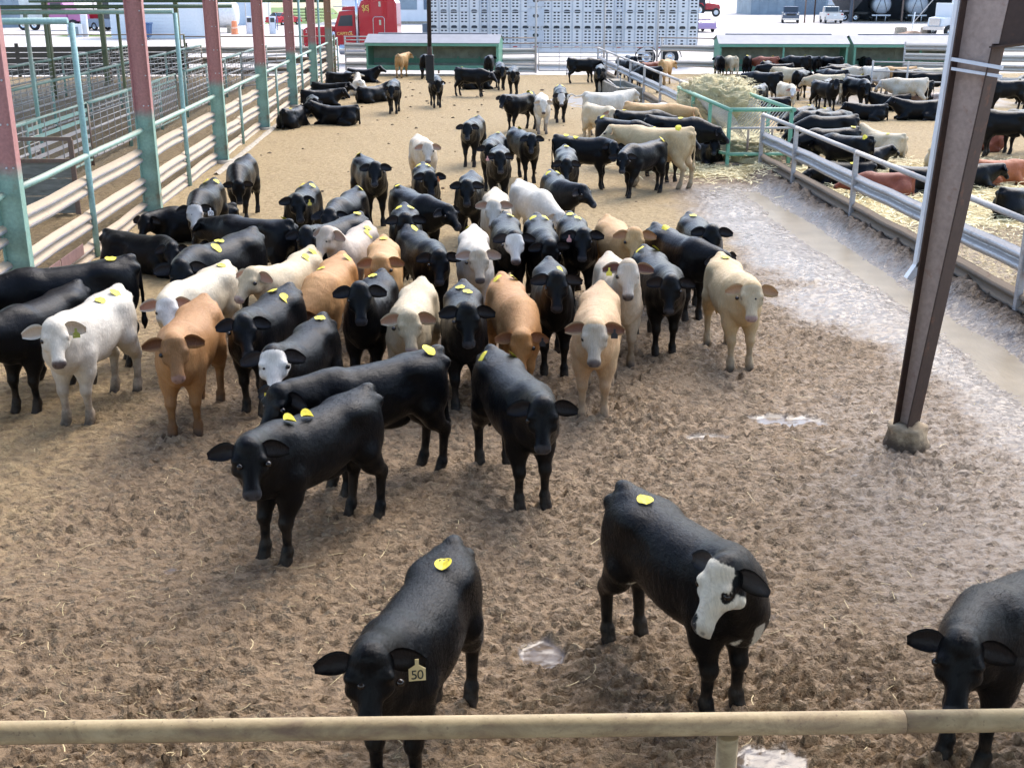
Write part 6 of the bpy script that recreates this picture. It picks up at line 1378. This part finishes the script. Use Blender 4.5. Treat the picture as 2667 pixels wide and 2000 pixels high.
('K', 2.49, 13.74, -84, 1.0, -18, {'ne': 12, 'hp': 60, 'fat': 1.08}, [(-0.46, 0.1), (-0.46, -0.1)], None, 0, 'sturdy black calf standing square at the right of the herd'),
('CT', 1.93, 13.29, -88, 1.0, -10, {'ne': 46, 'hp': 60}, [], ('R', '', (0.85, 0.75, 0.1)), 0, 'cream calf with dark ears and white nose behind the pink-backed calf'),
('TC', 3.28, 13.23, -88, 1.0, -17, {'ne': 16, 'hp': 58}, [(-0.4, 0.02)], None, 0, 'pale tan calf standing alone at the right of the herd'),
('CP', 1.51, 11.7, -100, 1.03, 3, {'ne': 16, 'hp': 60}, [], ('L', '', (0.02, 0.02, 0.025)), 0, 'pinkish tan calf with white face and black ear tag in front'),
('OR', 0.66, 12.3, -82, 1.0, -13, {'ne': -14, 'hp': 66}, [(-0.4, 0.1), (-0.4, -0.1)], ('L', '', (0.02, 0.02, 0.025)), 0, 'orange calf hanging its head with black ear tag beside the pinkish calf'),
('K', 1.15, 13.07, -91, 1.0, -4, {'ne': 38, 'hp': 60}, [(-0.2, 0.12)], None, 0, 'black calf with shaggy poll behind the orange hanging-head calf'),
('K', 0.12, 11.97, -90, 1.0, -1, {'ne': 32, 'hp': 60}, [(-0.36, -0.03), (-0.22, 0.05)], None, 0, 'black calf with a round and a torn yellow tag left of the orange calf'),
('CR', -0.42, 12.14, -97, 1.0, 10, {'ne': 20, 'hp': 58}, [], None, 0, 'cream calf with brown ears looking up in the front of the herd'),
('K', -0.88, 12.54, -98, 1.0, 12, {'ne': 42, 'hp': 56}, [(-0.38, -0.06)], None, 0, 'glossy black calf with one big yellow tag left of the cream front calf'),
('K', -4.89, 37.88, 70, 1.0, -40, {'ne': 20, 'lying': True}, [(-0.34, 0.09), (-0.34, -0.09)], None, 0, 'black calf lying with its back turned nearest the left fence posts'),
('K', -4.64, 41.56, -80, 1.0, 0, {'ne': 20, 'hp': 50, 'lying': True}, [], None, 0, 'black calf lying face-on behind the back-turned lying calf'),
('K', -3.54, 38.5, 172, 1.0, 25, {'ne': 30, 'hp': 15, 'lying': True}, [], None, 0, 'black calf lying side-on in the open and looking away'),
('K', -4.75, 44.61, 20, 1.0, -20, {'ne': 20, 'lying': True}, [], None, 0, 'black calf lying in the fence corner behind the face-on lying calf'),
('K', -4.73, 47.82, -15, 1.0, -10, {'ne': 18, 'hp': 35, 'lying': True}, [], None, 0, 'black calf lying close to the fence in right profile'),
('K', -4.8, 53.69, -30, 1.0, -20, {'ne': 15, 'lying': True}, [], None, 0, 'black calf lying along the fence behind the right-profile calf'),
('W', -3.66, 49.7, 100, 1.0, -10, {'ne': 38, 'hp': 20, 'lying': True}, [], None, 0, 'white calf lying among the black ones with raised head'),
('K', -2.93, 46.18, 45, 1.0, -35, {'ne': 32, 'hp': 30, 'lying': True}, [], None, 0, 'black calf lying with upright ears in front of the white lying calf'),
('KW', -4.32, 53.86, -70, 1.0, 0, {'ne': 10, 'lying': True}, [], None, 0, 'black white-faced calf lying at the far end of the fence'),
('K', -3.98, 56.18, -8, 1.0, 0, {'ne': 30, 'hp': 25, 'lying': True}, [], None, 0, 'black calf lying in right profile before the green feed bunk'),
('K', -1.9, 42.06, -92, 1.0, 0, {'ne': 0, 'hp': 65}, [], None, 0, 'black calf walking head-on past the lying white calf'),
('K', -0.46, 44.44, -84, 1.0, 5, {'ne': -4, 'hp': 68}, [], ('L', '', (0.85, 0.85, 0.82)), 0, 'black calf with white ear tag below the hanging black cable box'),
('K', 0.91, 48.6, -25, 1.0, 5, {'ne': -10}, [(-0.4, 0.0)], None, 0, 'black calf standing with its head turned down in front of the feed bunk'),
('KW', 1.19, 52.16, 20, 1.0, 30, {'ne': 24, 'lying': True}, [], None, 0, 'black white-faced calf lying behind the turned calf by the bunk'),
('TN', -2.25, 59.29, 78, 1.0, -25, {'ne': 20, 'hp': 25}, [], None, 0, 'tan calf seen from behind at the green feed bunk'),
('K', -1.11, 58.44, 88, 1.0, 0, {'ne': 0}, [], None, 0, 'black calf seen from behind beside the hanging box'),
('K', 1.95, 57.52, 85, 1.0, -20, {'ne': 10}, [], None, 0, 'black calf seen from behind at the right end of the bunk'),
('K', 2.26, 52.1, -88, 1.0, 0, {'ne': 4, 'hp': 65}, [], None, 0, 'black calf walking head-on from the right end of the bunk'),
('K', 2.67, 49.13, -95, 1.0, 0, {'ne': -4, 'hp': 68}, [], None, 0, 'black calf walking head-on in front of the far guard rail'),
('K', 13.07, 57.79, 85, 0.9460000000000001, 0, {'ne': 0}, [], None, 1, 'black cow rear view at the left end of the right feed bunk'),
('CR', 13.62, 57.59, 95, 0.9460000000000001, 0, {'ne': 0}, [], None, 1, 'cream cow rear view next to the leftmost black one at the bunk'),
('K', 14.42, 57.68, 70, 0.9460000000000001, 0, {'ne': -8}, [(-0.4, 0)], None, 1, 'black cow eating at the bunk left of the red one'),
('RD', 15.18, 56.98, 130, 0.9460000000000001, 0, {'ne': -8}, [(-0.3, 0)], None, 1, 'red-brown cow eating at the bunk between black ones'),
('K', 14.62, 55.07, 60, 0.86, 0, {'ne': 0}, [(-0.5, 0)], None, 1, 'black cow behind the big left-facing cow'),
('KW', 11.81, 44.46, 132, 1.075, 0, {'ne': -2, 'hp': 45}, [], None, 1, 'big black cow with white nose standing in left profile near the bunk'),
('CR', 13.93, 48.52, 120, 0.9889999999999999, 10, {'ne': 6}, [], None, 1, 'cream-white cow standing behind the grey-tan rear view cow'),
('K', 16.31, 55.75, 127, 1.032, 0, {'ne': -5}, [(-0.35, 0)], None, 1, 'black cow with a yellow tag in the middle of the right bunk'),
('K', 17.15, 56.21, 100, 0.9889999999999999, 0, {'ne': -5}, [], None, 1, 'black cow at the bunk right of the yellow tag one'),
('K', 17.91, 55.84, 120, 0.9889999999999999, 0, {'ne': -5}, [], None, 1, 'black cow at the right end of the first right bunk'),
('KW', 15.11, 46.48, 114, 1.032, 0, {'ne': 4, 'hp': 50}, [(-0.45, 0)], None, 1, 'black cow with white face turned left behind the cream back'),
('CR', 14.42, 45.23, 150, 0.9460000000000001, 0, {'ne': -10}, [], None, 1, 'cream cow back in front of the white-faced cow'),
('GT', 12.49, 45.41, 75, 0.9889999999999999, 20, {'ne': -5}, [], None, 1, 'grey-tan cow seen from behind beside the haystack'),
('K', 13.83, 46.85, 60, 0.9889999999999999, -20, {'ne': 4}, [], None, 1, 'black cow seen from behind right of the grey-tan cow'),
('K', 13.34, 42.03, -66, 0.9288000000000001, -43, {'ne': 28}, [], None, 1, 'black cow standing side-on and looking at the camera in the right pen'),
('K', 14.67, 42.6, -70, 0.9889999999999999, -40, {'ne': 2, 'hp': 62}, [], None, 1, 'black cow facing the camera in the middle of the right pen'),
('K', 15.43, 44.97, 120, 0.9460000000000001, 0, {'ne': 0}, [(-0.3, 0)], None, 1, 'black cow behind the camera-facing one in the right pen'),
('W', 17.48, 48.43, 105, 0.9889999999999999, 0, {'ne': 8}, [], None, 1, 'white cow seen from behind in the right pen'),
('W2', 16.51, 42.49, 154, 0.9889999999999999, 0, {'ne': 0}, [], None, 1, 'white cow side-on behind the black left-facing cow near the column'),
('K', 17.06, 43.09, 154, 0.86, 0, {'ne': 0, 'hp': 40}, [], None, 1, 'black cow in left profile beside the grey column'),
('K', 15.83, 42.15, 165, 0.9460000000000001, -5, {'ne': 24, 'hp': 25, 'lying': True}, [], None, 1, 'black cow lying in left profile in front of the white cow'),
('K', 15.67, 39.13, 175, 1.032, -5, {'ne': 24, 'hp': 25, 'lying': True}, [], None, 1, 'black cow lying in left profile close to the grey column'),
('RW', 17.71, 43.31, 160, 0.86, 0, {'ne': 0, 'lying': True}, [], None, 1, 'red and white cow lying behind the black one near the column'),
('K', 13.76, 43.26, -120, 0.903, 13, {'ne': 16}, [], None, 1, 'black cow with raised head looking over the others by the feeder'),
('CW', 12.05, 42.34, -80, 0.86, -26, {'ne': 0}, [], None, 1, 'cream-headed cow tucked behind the feeder heads'),
('K', 9.71, 32.61, -138, 0.9460000000000001, 0, {'ne': -14}, [(-0.45, 0)], None, 1, 'black cow eating at the feeder, farthest of the row'),
('K', 9.86, 31.83, -148, 0.9460000000000001, 0, {'ne': -14}, [(-0.42, 0)], None, 1, 'black cow eating at the feeder, second of the row'),
('KW', 10.24, 31.51, 34, 0.9460000000000001, 10, {'ne': -2, 'hp': 60}, [], None, 1, 'black cow with white face turned away from the feeder'),
('K', 9.53, 29.41, 176, 1.032, 0, {'ne': -14}, [], None, 1, 'black cow standing side-on in the middle of the feeder row'),
('K', 8.88, 27.21, -175, 0.9889999999999999, 0, {'ne': -12}, [(-0.5, 0.04)], None, 1, 'black cow with yellow tag standing nearest the right fence'),
('K', 8.96, 26.3, 129, 0.9460000000000001, 0, {'ne': -8}, [(-0.52, 0.1)], None, 1, 'black cow with round hip tag beside the lying cream cow'),
('CR', 11.45, 30.64, 118, 0.9632000000000001, 5, {'ne': 30, 'hp': 20, 'lying': True}, [(-0.15, 0.1)], None, 1, 'cream cow lying in straw and looking away'),
('K', 9.91, 27.92, 10, 0.86, 0, {'ne': 22, 'hp': 30, 'lying': True}, [], None, 1, 'black cow lying in straw with its head lifted to the right'),
('K', 8.78, 25.64, 172, 0.903, 0, {'ne': -14, 'hp': 20, 'lying': True}, [(-0.1, 0.1)], None, 1, 'black cow lying flat along the right fence with a yellow tag'),
('RD', 9.16, 24.29, 165, 0.8428, 0, {'ne': -8, 'hp': 25, 'lying': True}, [], None, 1, 'red cow lying in straw behind the right guard rail'),
('K', 10.05, 24.66, 0, 0.9460000000000001, 0, {'ne': 0, 'lying': True}, [], None, 1, 'black cow lying between the red cow and the column'),
('RO', 12.28, 25.8, 5, 0.903, 0, {'ne': 5, 'side': -1, 'lying': True}, [], None, 1, 'bright orange-red cow lying in straw right of the column'),
('K', 11.36, 25.31, 0, 0.86, 0, {'ne': 12, 'lying': True}, [], None, 1, 'black cow lying mostly hidden by the grey column'),
('CR', 12.13, 28.17, 30, 0.9460000000000001, 0, {'ne': 10, 'lying': True}, [], None, 1, 'cream cow lying hidden behind the grey column'),
('K', 15.22, 30.93, -155, 1.032, 0, {'ne': -20, 'hp': 60}, [], None, 1, 'black cow walking left with lowered head right of the column'),
('K', 14.38, 30.02, 152, 1.075, 0, {'ne': -5}, [], None, 1, 'black cow broadside behind the walking one right of the column'),
('RD', 14.36, 31.42, 170, 0.9460000000000001, 0, {'ne': 10, 'lying': True}, [], None, 1, 'red cow lying behind the column at right'),
('K', 19.32, 40.71, -178, 1.032, 0, {'ne': 0}, [(-0.4, 0)], None, 1, 'black cow beyond the right side rail'),
('KW', 22.02, 44.55, -160, 0.9460000000000001, 44, {'ne': -4}, [], None, 1, 'black cow with white face behind the right side rail'),
('TN', 18.46, 48.61, 157, 0.9889999999999999, 0, {'ne': -4}, [], None, 1, 'orange-tan cow behind the small gate at the second right bunk'),
('CR', 19.72, 48.56, 152, 0.9460000000000001, 20, {'ne': 4}, [], None, 1, 'cream cow at the second right bunk next to the column'),
('K', 19.28, 47.08, 153, 0.86, 0, {'ne': 0}, [], None, 1, 'black cow low behind the small gate rail'),
('K', 20.34, 58.1, 88, 0.86, 0, {'ne': -4}, [], None, 1, 'black cow seen from behind at the small gate post'),
('K', 11.03, 21.87, 15, 0.9460000000000001, 0, {'ne': 0, 'lying': True}, [], None, 1, 'black cow lying at the right picture edge in the straw'),
('K', 8.07, 54.89, -63, 0.9460000000000001, 0, {'ne': -10}, [], None, 1, 'black cow behind the trough in the right pen'),
('K', 8.77, 57.8, -80, 0.9460000000000001, -19, {'ne': 12}, [], None, 1, 'black cow looking over the others towards the camera behind the trough'),
('K', 8.29, 52.37, 101, 0.9460000000000001, 0, {'ne': -8}, [(-0.35, 0)], None, 1, 'black cow next to the small red cow behind the trough'),
('RD', 9.14, 54.75, -161, 0.86, 0, {'ne': -5}, [], None, 1, 'small red cow behind the tan rear view cow'),
('TN', 9.78, 54.15, 65, 0.9889999999999999, -30, {'ne': 4}, [], None, 1, 'tan cow seen from behind beyond the trough rail'),
('K', 8.45, 50.34, 130, 0.9460000000000001, 0, {'ne': -12}, [], None, 1, 'black cow with dark legs left of the tan rear view cow'),
('K', 9.68, 35.86, 160, 0.9460000000000001, 0, {'ne': 10, 'hp': 40}, [], None, 1, 'black cow reaching its head over the hay from the far side'),
('K', 10.69, 40.89, -120, 0.903, 16, {'ne': 6}, [], None, 1, 'black cow with pricked ears behind the haystack'),
('K', 14.28, 51.7, 160, 0.9460000000000001, 0, {'ne': 0}, [], None, 1, 'black cow standing just right of the big white-nosed cow'),
('K', 16.8, 51.25, 25, 0.9460000000000001, 0, {'ne': -6}, [], None, 1, 'black cow standing between the cream back and the bunk'),
('K', 16.6, 50.22, 170, 0.9460000000000001, 10, {'ne': 4}, [], None, 1, 'black cow standing left of the small pipe gate'),
('W2', 17.33, 49.52, 160, 0.9460000000000001, 0, {'ne': 0}, [], None, 1, 'dirty white cow standing in front of the small pipe gate'),
('K', 18.41, 47.63, 20, 0.9460000000000001, 0, {'ne': -4}, [], None, 1, 'black cow standing left of the column behind the lying ones'),
('K', 13.93, 38.99, 150, 0.86, 10, {'ne': 20, 'lying': True}, [], None, 1, 'black cow lying alone in the open dirt of the right pen'),
('K', 17.22, 35.41, 170, 0.9460000000000001, 0, {'ne': 14, 'lying': True}, [], None, 1, 'black cow lying at the right edge behind the orange-red one'),
]
# ------------------------------------------------------------------ cattle placed in the two pens
BK = ((0.0030,0.0033,0.0042), (0.0048,0.0053,0.0068))
COATS = {
 'K':  coat_material('black_coat', *BK, muzzle=(0.05,0.05,0.056), earin=(0.022,0.019,0.020), rough=0.30, spec=0.14, bump=0.5),  # muzzle grey partly lightened to paint in its sheen
 'KW': coat_material('black_coat_white_face', *BK, face=(0.72,0.68,0.62), muzzle=(0.10,0.075,0.07), earin=(0.03,0.024,0.024), rough=0.30, spec=0.14, bump=0.5),
 'KM': coat_material('black_coat_mottled_face', *BK, face=(0.55,0.53,0.50), muzzle=(0.30,0.25,0.23), earin=(0.02,0.018,0.018), rough=0.30, spec=0.14, bump=0.5),
 'KB': coat_material('black_coat_white_blaze', *BK, face=(0.74,0.69,0.58), muzzle=(0.05,0.045,0.045), earin=(0.05,0.045,0.045), rough=0.30, spec=0.14, bump=0.5),
 'W':  coat_material('white_coat', (0.66,0.61,0.52), (0.56,0.49,0.39), muzzle=(0.10,0.075,0.07), leg=(0.40,0.32,0.24), earin=(0.48,0.36,0.25), mud=0.8),
 'W2': coat_material('white_and_cream_coat', (0.64,0.57,0.46), (0.48,0.36,0.22), face=(0.62,0.55,0.46), muzzle=(0.15,0.12,0.12), leg=(0.45,0.35,0.24), earin=(0.42,0.24,0.16)),
 'WT': coat_material('white_coat_tan_cheeks', (0.64,0.59,0.51), (0.50,0.42,0.31), face=(0.55,0.44,0.31), muzzle=(0.10,0.09,0.09), leg=(0.38,0.28,0.18), earin=(0.42,0.28,0.21)),
 'CR': coat_material('cream_coat', (0.60,0.50,0.34), (0.52,0.40,0.24), face=(0.52,0.41,0.26), muzzle=(0.42,0.32,0.28), leg=(0.46,0.35,0.22), earin=(0.42,0.22,0.13)),
 'CW': coat_material('cream_coat_white_face', (0.62,0.55,0.42), (0.55,0.45,0.31), face=(0.72,0.68,0.62), muzzle=(0.40,0.28,0.24), earin=(0.42,0.20,0.12)),
 'CT': coat_material('buff_coat', (0.55,0.45,0.33), (0.44,0.32,0.20), face=(0.60,0.52,0.42), muzzle=(0.10,0.085,0.085), leg=(0.24,0.16,0.09), earin=(0.14,0.06,0.045)),
 'CP': coat_material('pinkish_tan_coat', (0.54,0.37,0.20), (0.49,0.29,0.15), face=(0.55,0.46,0.35), muzzle=(0.13,0.11,0.11), leg=(0.44,0.30,0.18), earin=(0.20,0.085,0.05)),
 'PK': coat_material('greyish_cream_coat', (0.50,0.42,0.34), (0.43,0.34,0.26), muzzle=(0.30,0.22,0.2), earin=(0.30,0.19,0.14)),
 'TN': coat_material('golden_tan_coat', (0.52,0.31,0.13), (0.44,0.24,0.09), face=(0.54,0.34,0.15), muzzle=(0.42,0.35,0.32), earin=(0.40,0.20,0.10)),
 'TC': coat_material('pale_tan_coat', (0.58,0.43,0.24), (0.50,0.34,0.16), face=(0.58,0.46,0.29), muzzle=(0.42,0.30,0.27), leg=(0.48,0.36,0.22), earin=(0.45,0.26,0.14)),
 'OR': coat_material('orange_coat', (0.49,0.26,0.10), (0.42,0.20,0.07), face=(0.40,0.19,0.06), muzzle=(0.28,0.20,0.17), earin=(0.32,0.15,0.08)),
 'ORW':coat_material('orange_tan_coat', (0.53,0.31,0.13), (0.47,0.25,0.09), face=(0.45,0.21,0.07), muzzle=(0.45,0.33,0.30), earin=(0.32,0.12,0.05)),
 'BR': coat_material('orange_brown_coat', (0.37,0.18,0.068), (0.44,0.24,0.10), face=(0.26,0.13,0.05), muzzle=(0.34,0.21,0.17), leg=(0.17,0.075,0.025), earin=(0.12,0.045,0.018)),
 'RD': coat_material('red_coat', (0.26,0.075,0.04), (0.21,0.055,0.03), muzzle=(0.15,0.08,0.06), earin=(0.14,0.04,0.025)),
 'RO': coat_material('orange_red_coat', (0.38,0.12,0.045), (0.32,0.09,0.035), muzzle=(0.2,0.1,0.08), earin=(0.2,0.07,0.03)),
 'RW': coat_material('red_and_white_coat', (0.62,0.55,0.48), (0.26,0.08,0.045), face=(0.26,0.08,0.045), earin=(0.14,0.04,0.025)),
 'GT': coat_material('grey_tan_coat', (0.44,0.36,0.25), (0.33,0.26,0.17), leg=(0.26,0.20,0.13), earin=(0.25,0.16,0.1)),
}
eye_m = NT('eye').set(color=(0.012,0.008,0.007), rough=0.16, spec=0.5).m
g = MB(); g.lathe([(0,-0.023),(0.0115,-0.020),(0.020,-0.0115),(0.023,0),(0.020,0.0115),(0.0115,0.020),(0,0.023)], (0,0,0), 12); EYE = g.mesh('eye', eye_m)
tagm = plain('yellow_tag_paper', (0.72,0.60,0.04), 0.6, noise=0.22, scale=25); ink = plain('dark_ink', (0.02,0.02,0.02), 0.5)
def back_tag(parent, info, tx, ty, mode):
    V = info['V']; r = 0.058; N = 14
    m = (np.hypot(V[:,0]-tx, V[:,1]-ty) < 0.16) & (V[:,2] > V[:,2].max()*0.45); Q = V[m]
    if len(Q) < 6: return
    A_ = np.c_[Q[:,0]-tx, Q[:,1]-ty, (Q[:,0]-tx)**2, (Q[:,1]-ty)**2, np.ones(len(Q))]
    top = Q[:,2] > np.percentile(Q[:,2], 55); co = np.linalg.lstsq(A_[top], Q[top,2], rcond=None)[0]
    f = lambda x, y: co[0]*x+co[1]*y+co[2]*x*x+co[3]*y*y+co[4]
    g = MB(); g.v = [(tx, ty, f(0, 0)+0.009)]; rot = random.uniform(0, 3)
    for ring in (0.5, 1.0):
        for k in range(N):
            a = math.tau*k/N+rot; x, y = r*ring*math.cos(a), r*ring*math.sin(a)*0.92; lift = 0.009
            if mode == 'fold': lift += 0.045*ring*abs(math.sin(a+0.5)); x *= 0.8
            elif mode == 'LA2': lift += 0.030*max(0, math.sin(a-0.3))*ring + 0.012*max(0, -math.sin(a))
            else: lift += 0.010*random.random()*ring
            g.v.append((tx+x, ty+y, f(x, y)+lift))
    for k in range(N):
        k2 = (k+1) % N; g.f.append((0, 1+k, 1+k2)); g.f.append((1+k, 1+N+k, 1+N+k2, 1+k2)); g.sm += [False, False]
    o = g.obj('back_tag', tagm, parent)
    if mode == 'LA2':
        lettering('tag_number', 'LA2', 0.042, ink, o, (tx-0.018, ty, f(-0.018, 0)+0.030), (R(14), R(8), R(-80)), 0.001)
def ear_tag(parent, info, side, text, col):
    s = 1 if side == 'L' else -1; P, a, l, u = info['P'], info['a'], info['l'], info['u']
    base = P + a*0.045 + l*(s*0.20) - u*0.045
    X_ = (l*1.0).normalized(); Zd = Vector((0, 0, 1)); Yd = (Zd*0.9 - a*0.25); Yd = (Yd - X_*Yd.dot(X_)).normalized(); Zn = X_.cross(Yd)
    if Zn.dot(a) < 0: X_ = -X_; Zn = X_.cross(Yd)
    M4 = Matrix(((X_.x, Yd.x, Zn.x, base.x), (X_.y, Yd.y, Zn.y, base.y), (X_.z, Yd.z, Zn.z, base.z), (0,0,0,1)))
    w = 0.044 if text else 0.032; h = 0.10 if text else 0.07
    g = MB(); out = [(-0.010, 0.02), (-0.010, -0.012), (-w, -0.034), (-w, -h), (w, -h), (w, -0.034), (0.010, -0.012), (0.010, 0.02)]; n = len(out)
    g.v = [(x, y, 0.004) for x, y in out] + [(x, y, 0.0) for x, y in out]; g.f = [tuple(reversed(range(n))), tuple(range(n, 2*n))] + [(k, (k+1) % n, n+(k+1) % n, n+k) for k in range(n)]; g.sm = [False]*len(g.f)
    o = g.obj('ear_tag', plain('ear_tag_plastic', col, 0.45, noise=0.05), parent); o.matrix_local = M4
    if text: lettering('tag_number', text, 0.072, ink, o, (0, -0.068, 0.006), (0, 0, 0), 0.001, space=0.9)
def coat_hair(parent, info, n, mat, seed, length=0.030):
    """short hairs lying along the coat, one blade each, on the animals close enough to show them"""
    rg_ = np.random.default_rng(seed); V, F = info['V'], info['F']
    A = V[F[:,0]]; Bq = V[F[:,1]]; Cq = V[F[:,2]]; Dq = V[F[:,3]]; nr = np.cross(Cq-A, Dq-Bq); ar = np.linalg.norm(nr, axis=1)
    k = rg_.choice(len(F), n, p=ar/ar.sum()); nn = nr[k]/(ar[k][:,None]+1e-9); s = rg_.random((n,1)); t_ = rg_.random((n,1))
    p = A[k]*(1-s)*(1-t_)+Bq[k]*s*(1-t_)+Cq[k]*s*t_+Dq[k]*(1-s)*t_; vi = F[k,0]
    leg = (p[:,2] < 0.5)[:,None]; flow = np.where(leg, np.array([[-0.2,0,-1.0]]), np.array([[-1.0,0,-0.6]])); flow = np.where(info['near'][vi][:,None], np.array(info['a'])[None]*1.0, flow)
    w1 = (vnoise(p[:,0]*1.0+seed, p[:,2]+p[:,1], 0.11, 3)-0.5)*2.4; side = np.cross(nn, flow); side /= np.linalg.norm(side, axis=1)[:,None]+1e-9
    tg = flow - nn*(flow*nn).sum(1)[:,None]; tg /= np.linalg.norm(tg, axis=1)[:,None]+1e-9; ang = w1 + rg_.normal(0, 0.35, n)
    d_ = tg*np.cos(ang)[:,None]+side*np.sin(ang)[:,None]; wd_ = np.cross(nn, d_); L = length*rg_.uniform(0.6, 1.3, n)*np.where(info['near'][vi], 0.6, 1.0)*np.where(p[:,2] < 0.45, 0.6, 1.0)
    d_ = d_*0.95 + nn*rg_.uniform(0.10, 0.38, n)[:,None]
    keep = (info['m1'][vi,1] < 0.3) & (info['m1'][vi,2] < 0.3) & (info['m2'][vi,3] < 0.4); p, d_, wd_, L, vi, nn = p[keep], d_[keep], wd_[keep], L[keep], vi[keep], nn[keep]; m = len(p)
    tri = np.stack([p-wd_*0.0011-nn*0.002, p+wd_*0.0011-nn*0.002, p+d_*L[:,None]], 1).reshape(-1, 3)
    me = bpy.data.meshes.new('hair'); me.from_pydata(tri.tolist(), [], np.arange(3*m).reshape(-1, 3).tolist())
    for nm in ('m1', 'm2'):
        a_ = me.attributes.new('mask' if nm == 'm1' else 'mask2', 'FLOAT_COLOR', 'POINT'); a_.data.foreach_set('color', np.repeat(info[nm][vi], 3, 0).astype(np.float32).ravel())
    me.materials.append(mat); link_mesh('hair', me, parent)['kind'] = 'stuff'
cache = {}
KINDS = {0: 'calf', 1: 'cow'}
for idx, (coat, x, y, hd, s, hy, kw, tags, ear, pen, label) in enumerate(CATTLE):
    kw = dict(kw); d = math.hypot(x, y); rnd = random.Random(idx*7+3)
    if not kw.get('lying') and 'stride' not in kw: kw['stride'] = tuple(round(rnd.uniform(-0.07, 0.07), 2) for _ in range(4))
    if d > 30:
        hyq = round(hy/15)*15; kw['ne'] = round(kw.get('ne', 12)/8)*8; kw['hp'] = round(kw.get('hp', 52)/15)*15; kw['res'] = 0.030 if d < 42 else 0.034
        if 'stride' in kw and d > 36: kw['stride'] = ((0.05,-0.05,-0.04,0.04), (-0.06,0.05,0.06,-0.05), (0,0.03,0.02,-0.06))[idx % 3]
        key = (hyq, tuple(sorted(kw.items())))
        if key not in cache: cache[key] = cow_mesh('body', hy=hyq, **kw)
        me, info = cache[key]
    else:
        kw['res'] = 0.0125 if d < 8.2 else 0.0175 if d < 11.5 else 0.024 if d < 19 else 0.029
        kw.setdefault('fat', round(rnd.uniform(0.95, 1.06), 2)); kw.setdefault('ear', round(rnd.uniform(-0.12, 0.14), 2)); kw.setdefault('bend', round(rnd.uniform(-0.15, 0.15), 2))
        me, info = cow_mesh('body', hy=hy, **kw)
    if not me.materials: me.materials.append(COATS[coat])
    o = bpy.data.objects.new(KINDS[pen], me); COL.objects.link(o)
    o.material_slots[0].link = 'OBJECT'; o.material_slots[0].material = COATS[coat]
    zs_ = [floor_z(x + dx, y + dy) for dx, dy in ((0.3, 0.3), (-0.3, 0.3), (0.3, -0.3), (-0.3, -0.3))]
    o.location = (x, y, min(zs_)*0.4 - (0.028 if not kw.get('lying') else 0.03)); o.rotation_euler = (0, 0, R(hd)); o.scale = (s, s, s)
    tag(o, label, KINDS[pen], 'calves in the main pen' if pen == 0 else 'cattle in the neighbouring pen')
    if d < 34:
        for sg in (1, -1):
            p = info['P'] + info['a']*0.158 + info['l']*(sg*0.104) - info['u']*0.002
            link_mesh('eye', EYE, o, p)
    if d < 12.6: coat_hair(o, info, 20000 if d < 8.2 else 12000, COATS[coat], idx)
    for tg in tags: back_tag(o, info, tg[0], tg[1], tg[2] if len(tg) > 2 else '')
    if ear: ear_tag(o, info, ear[0], ear[1], ear[2] if len(ear) > 2 else (0.72,0.58,0.30))
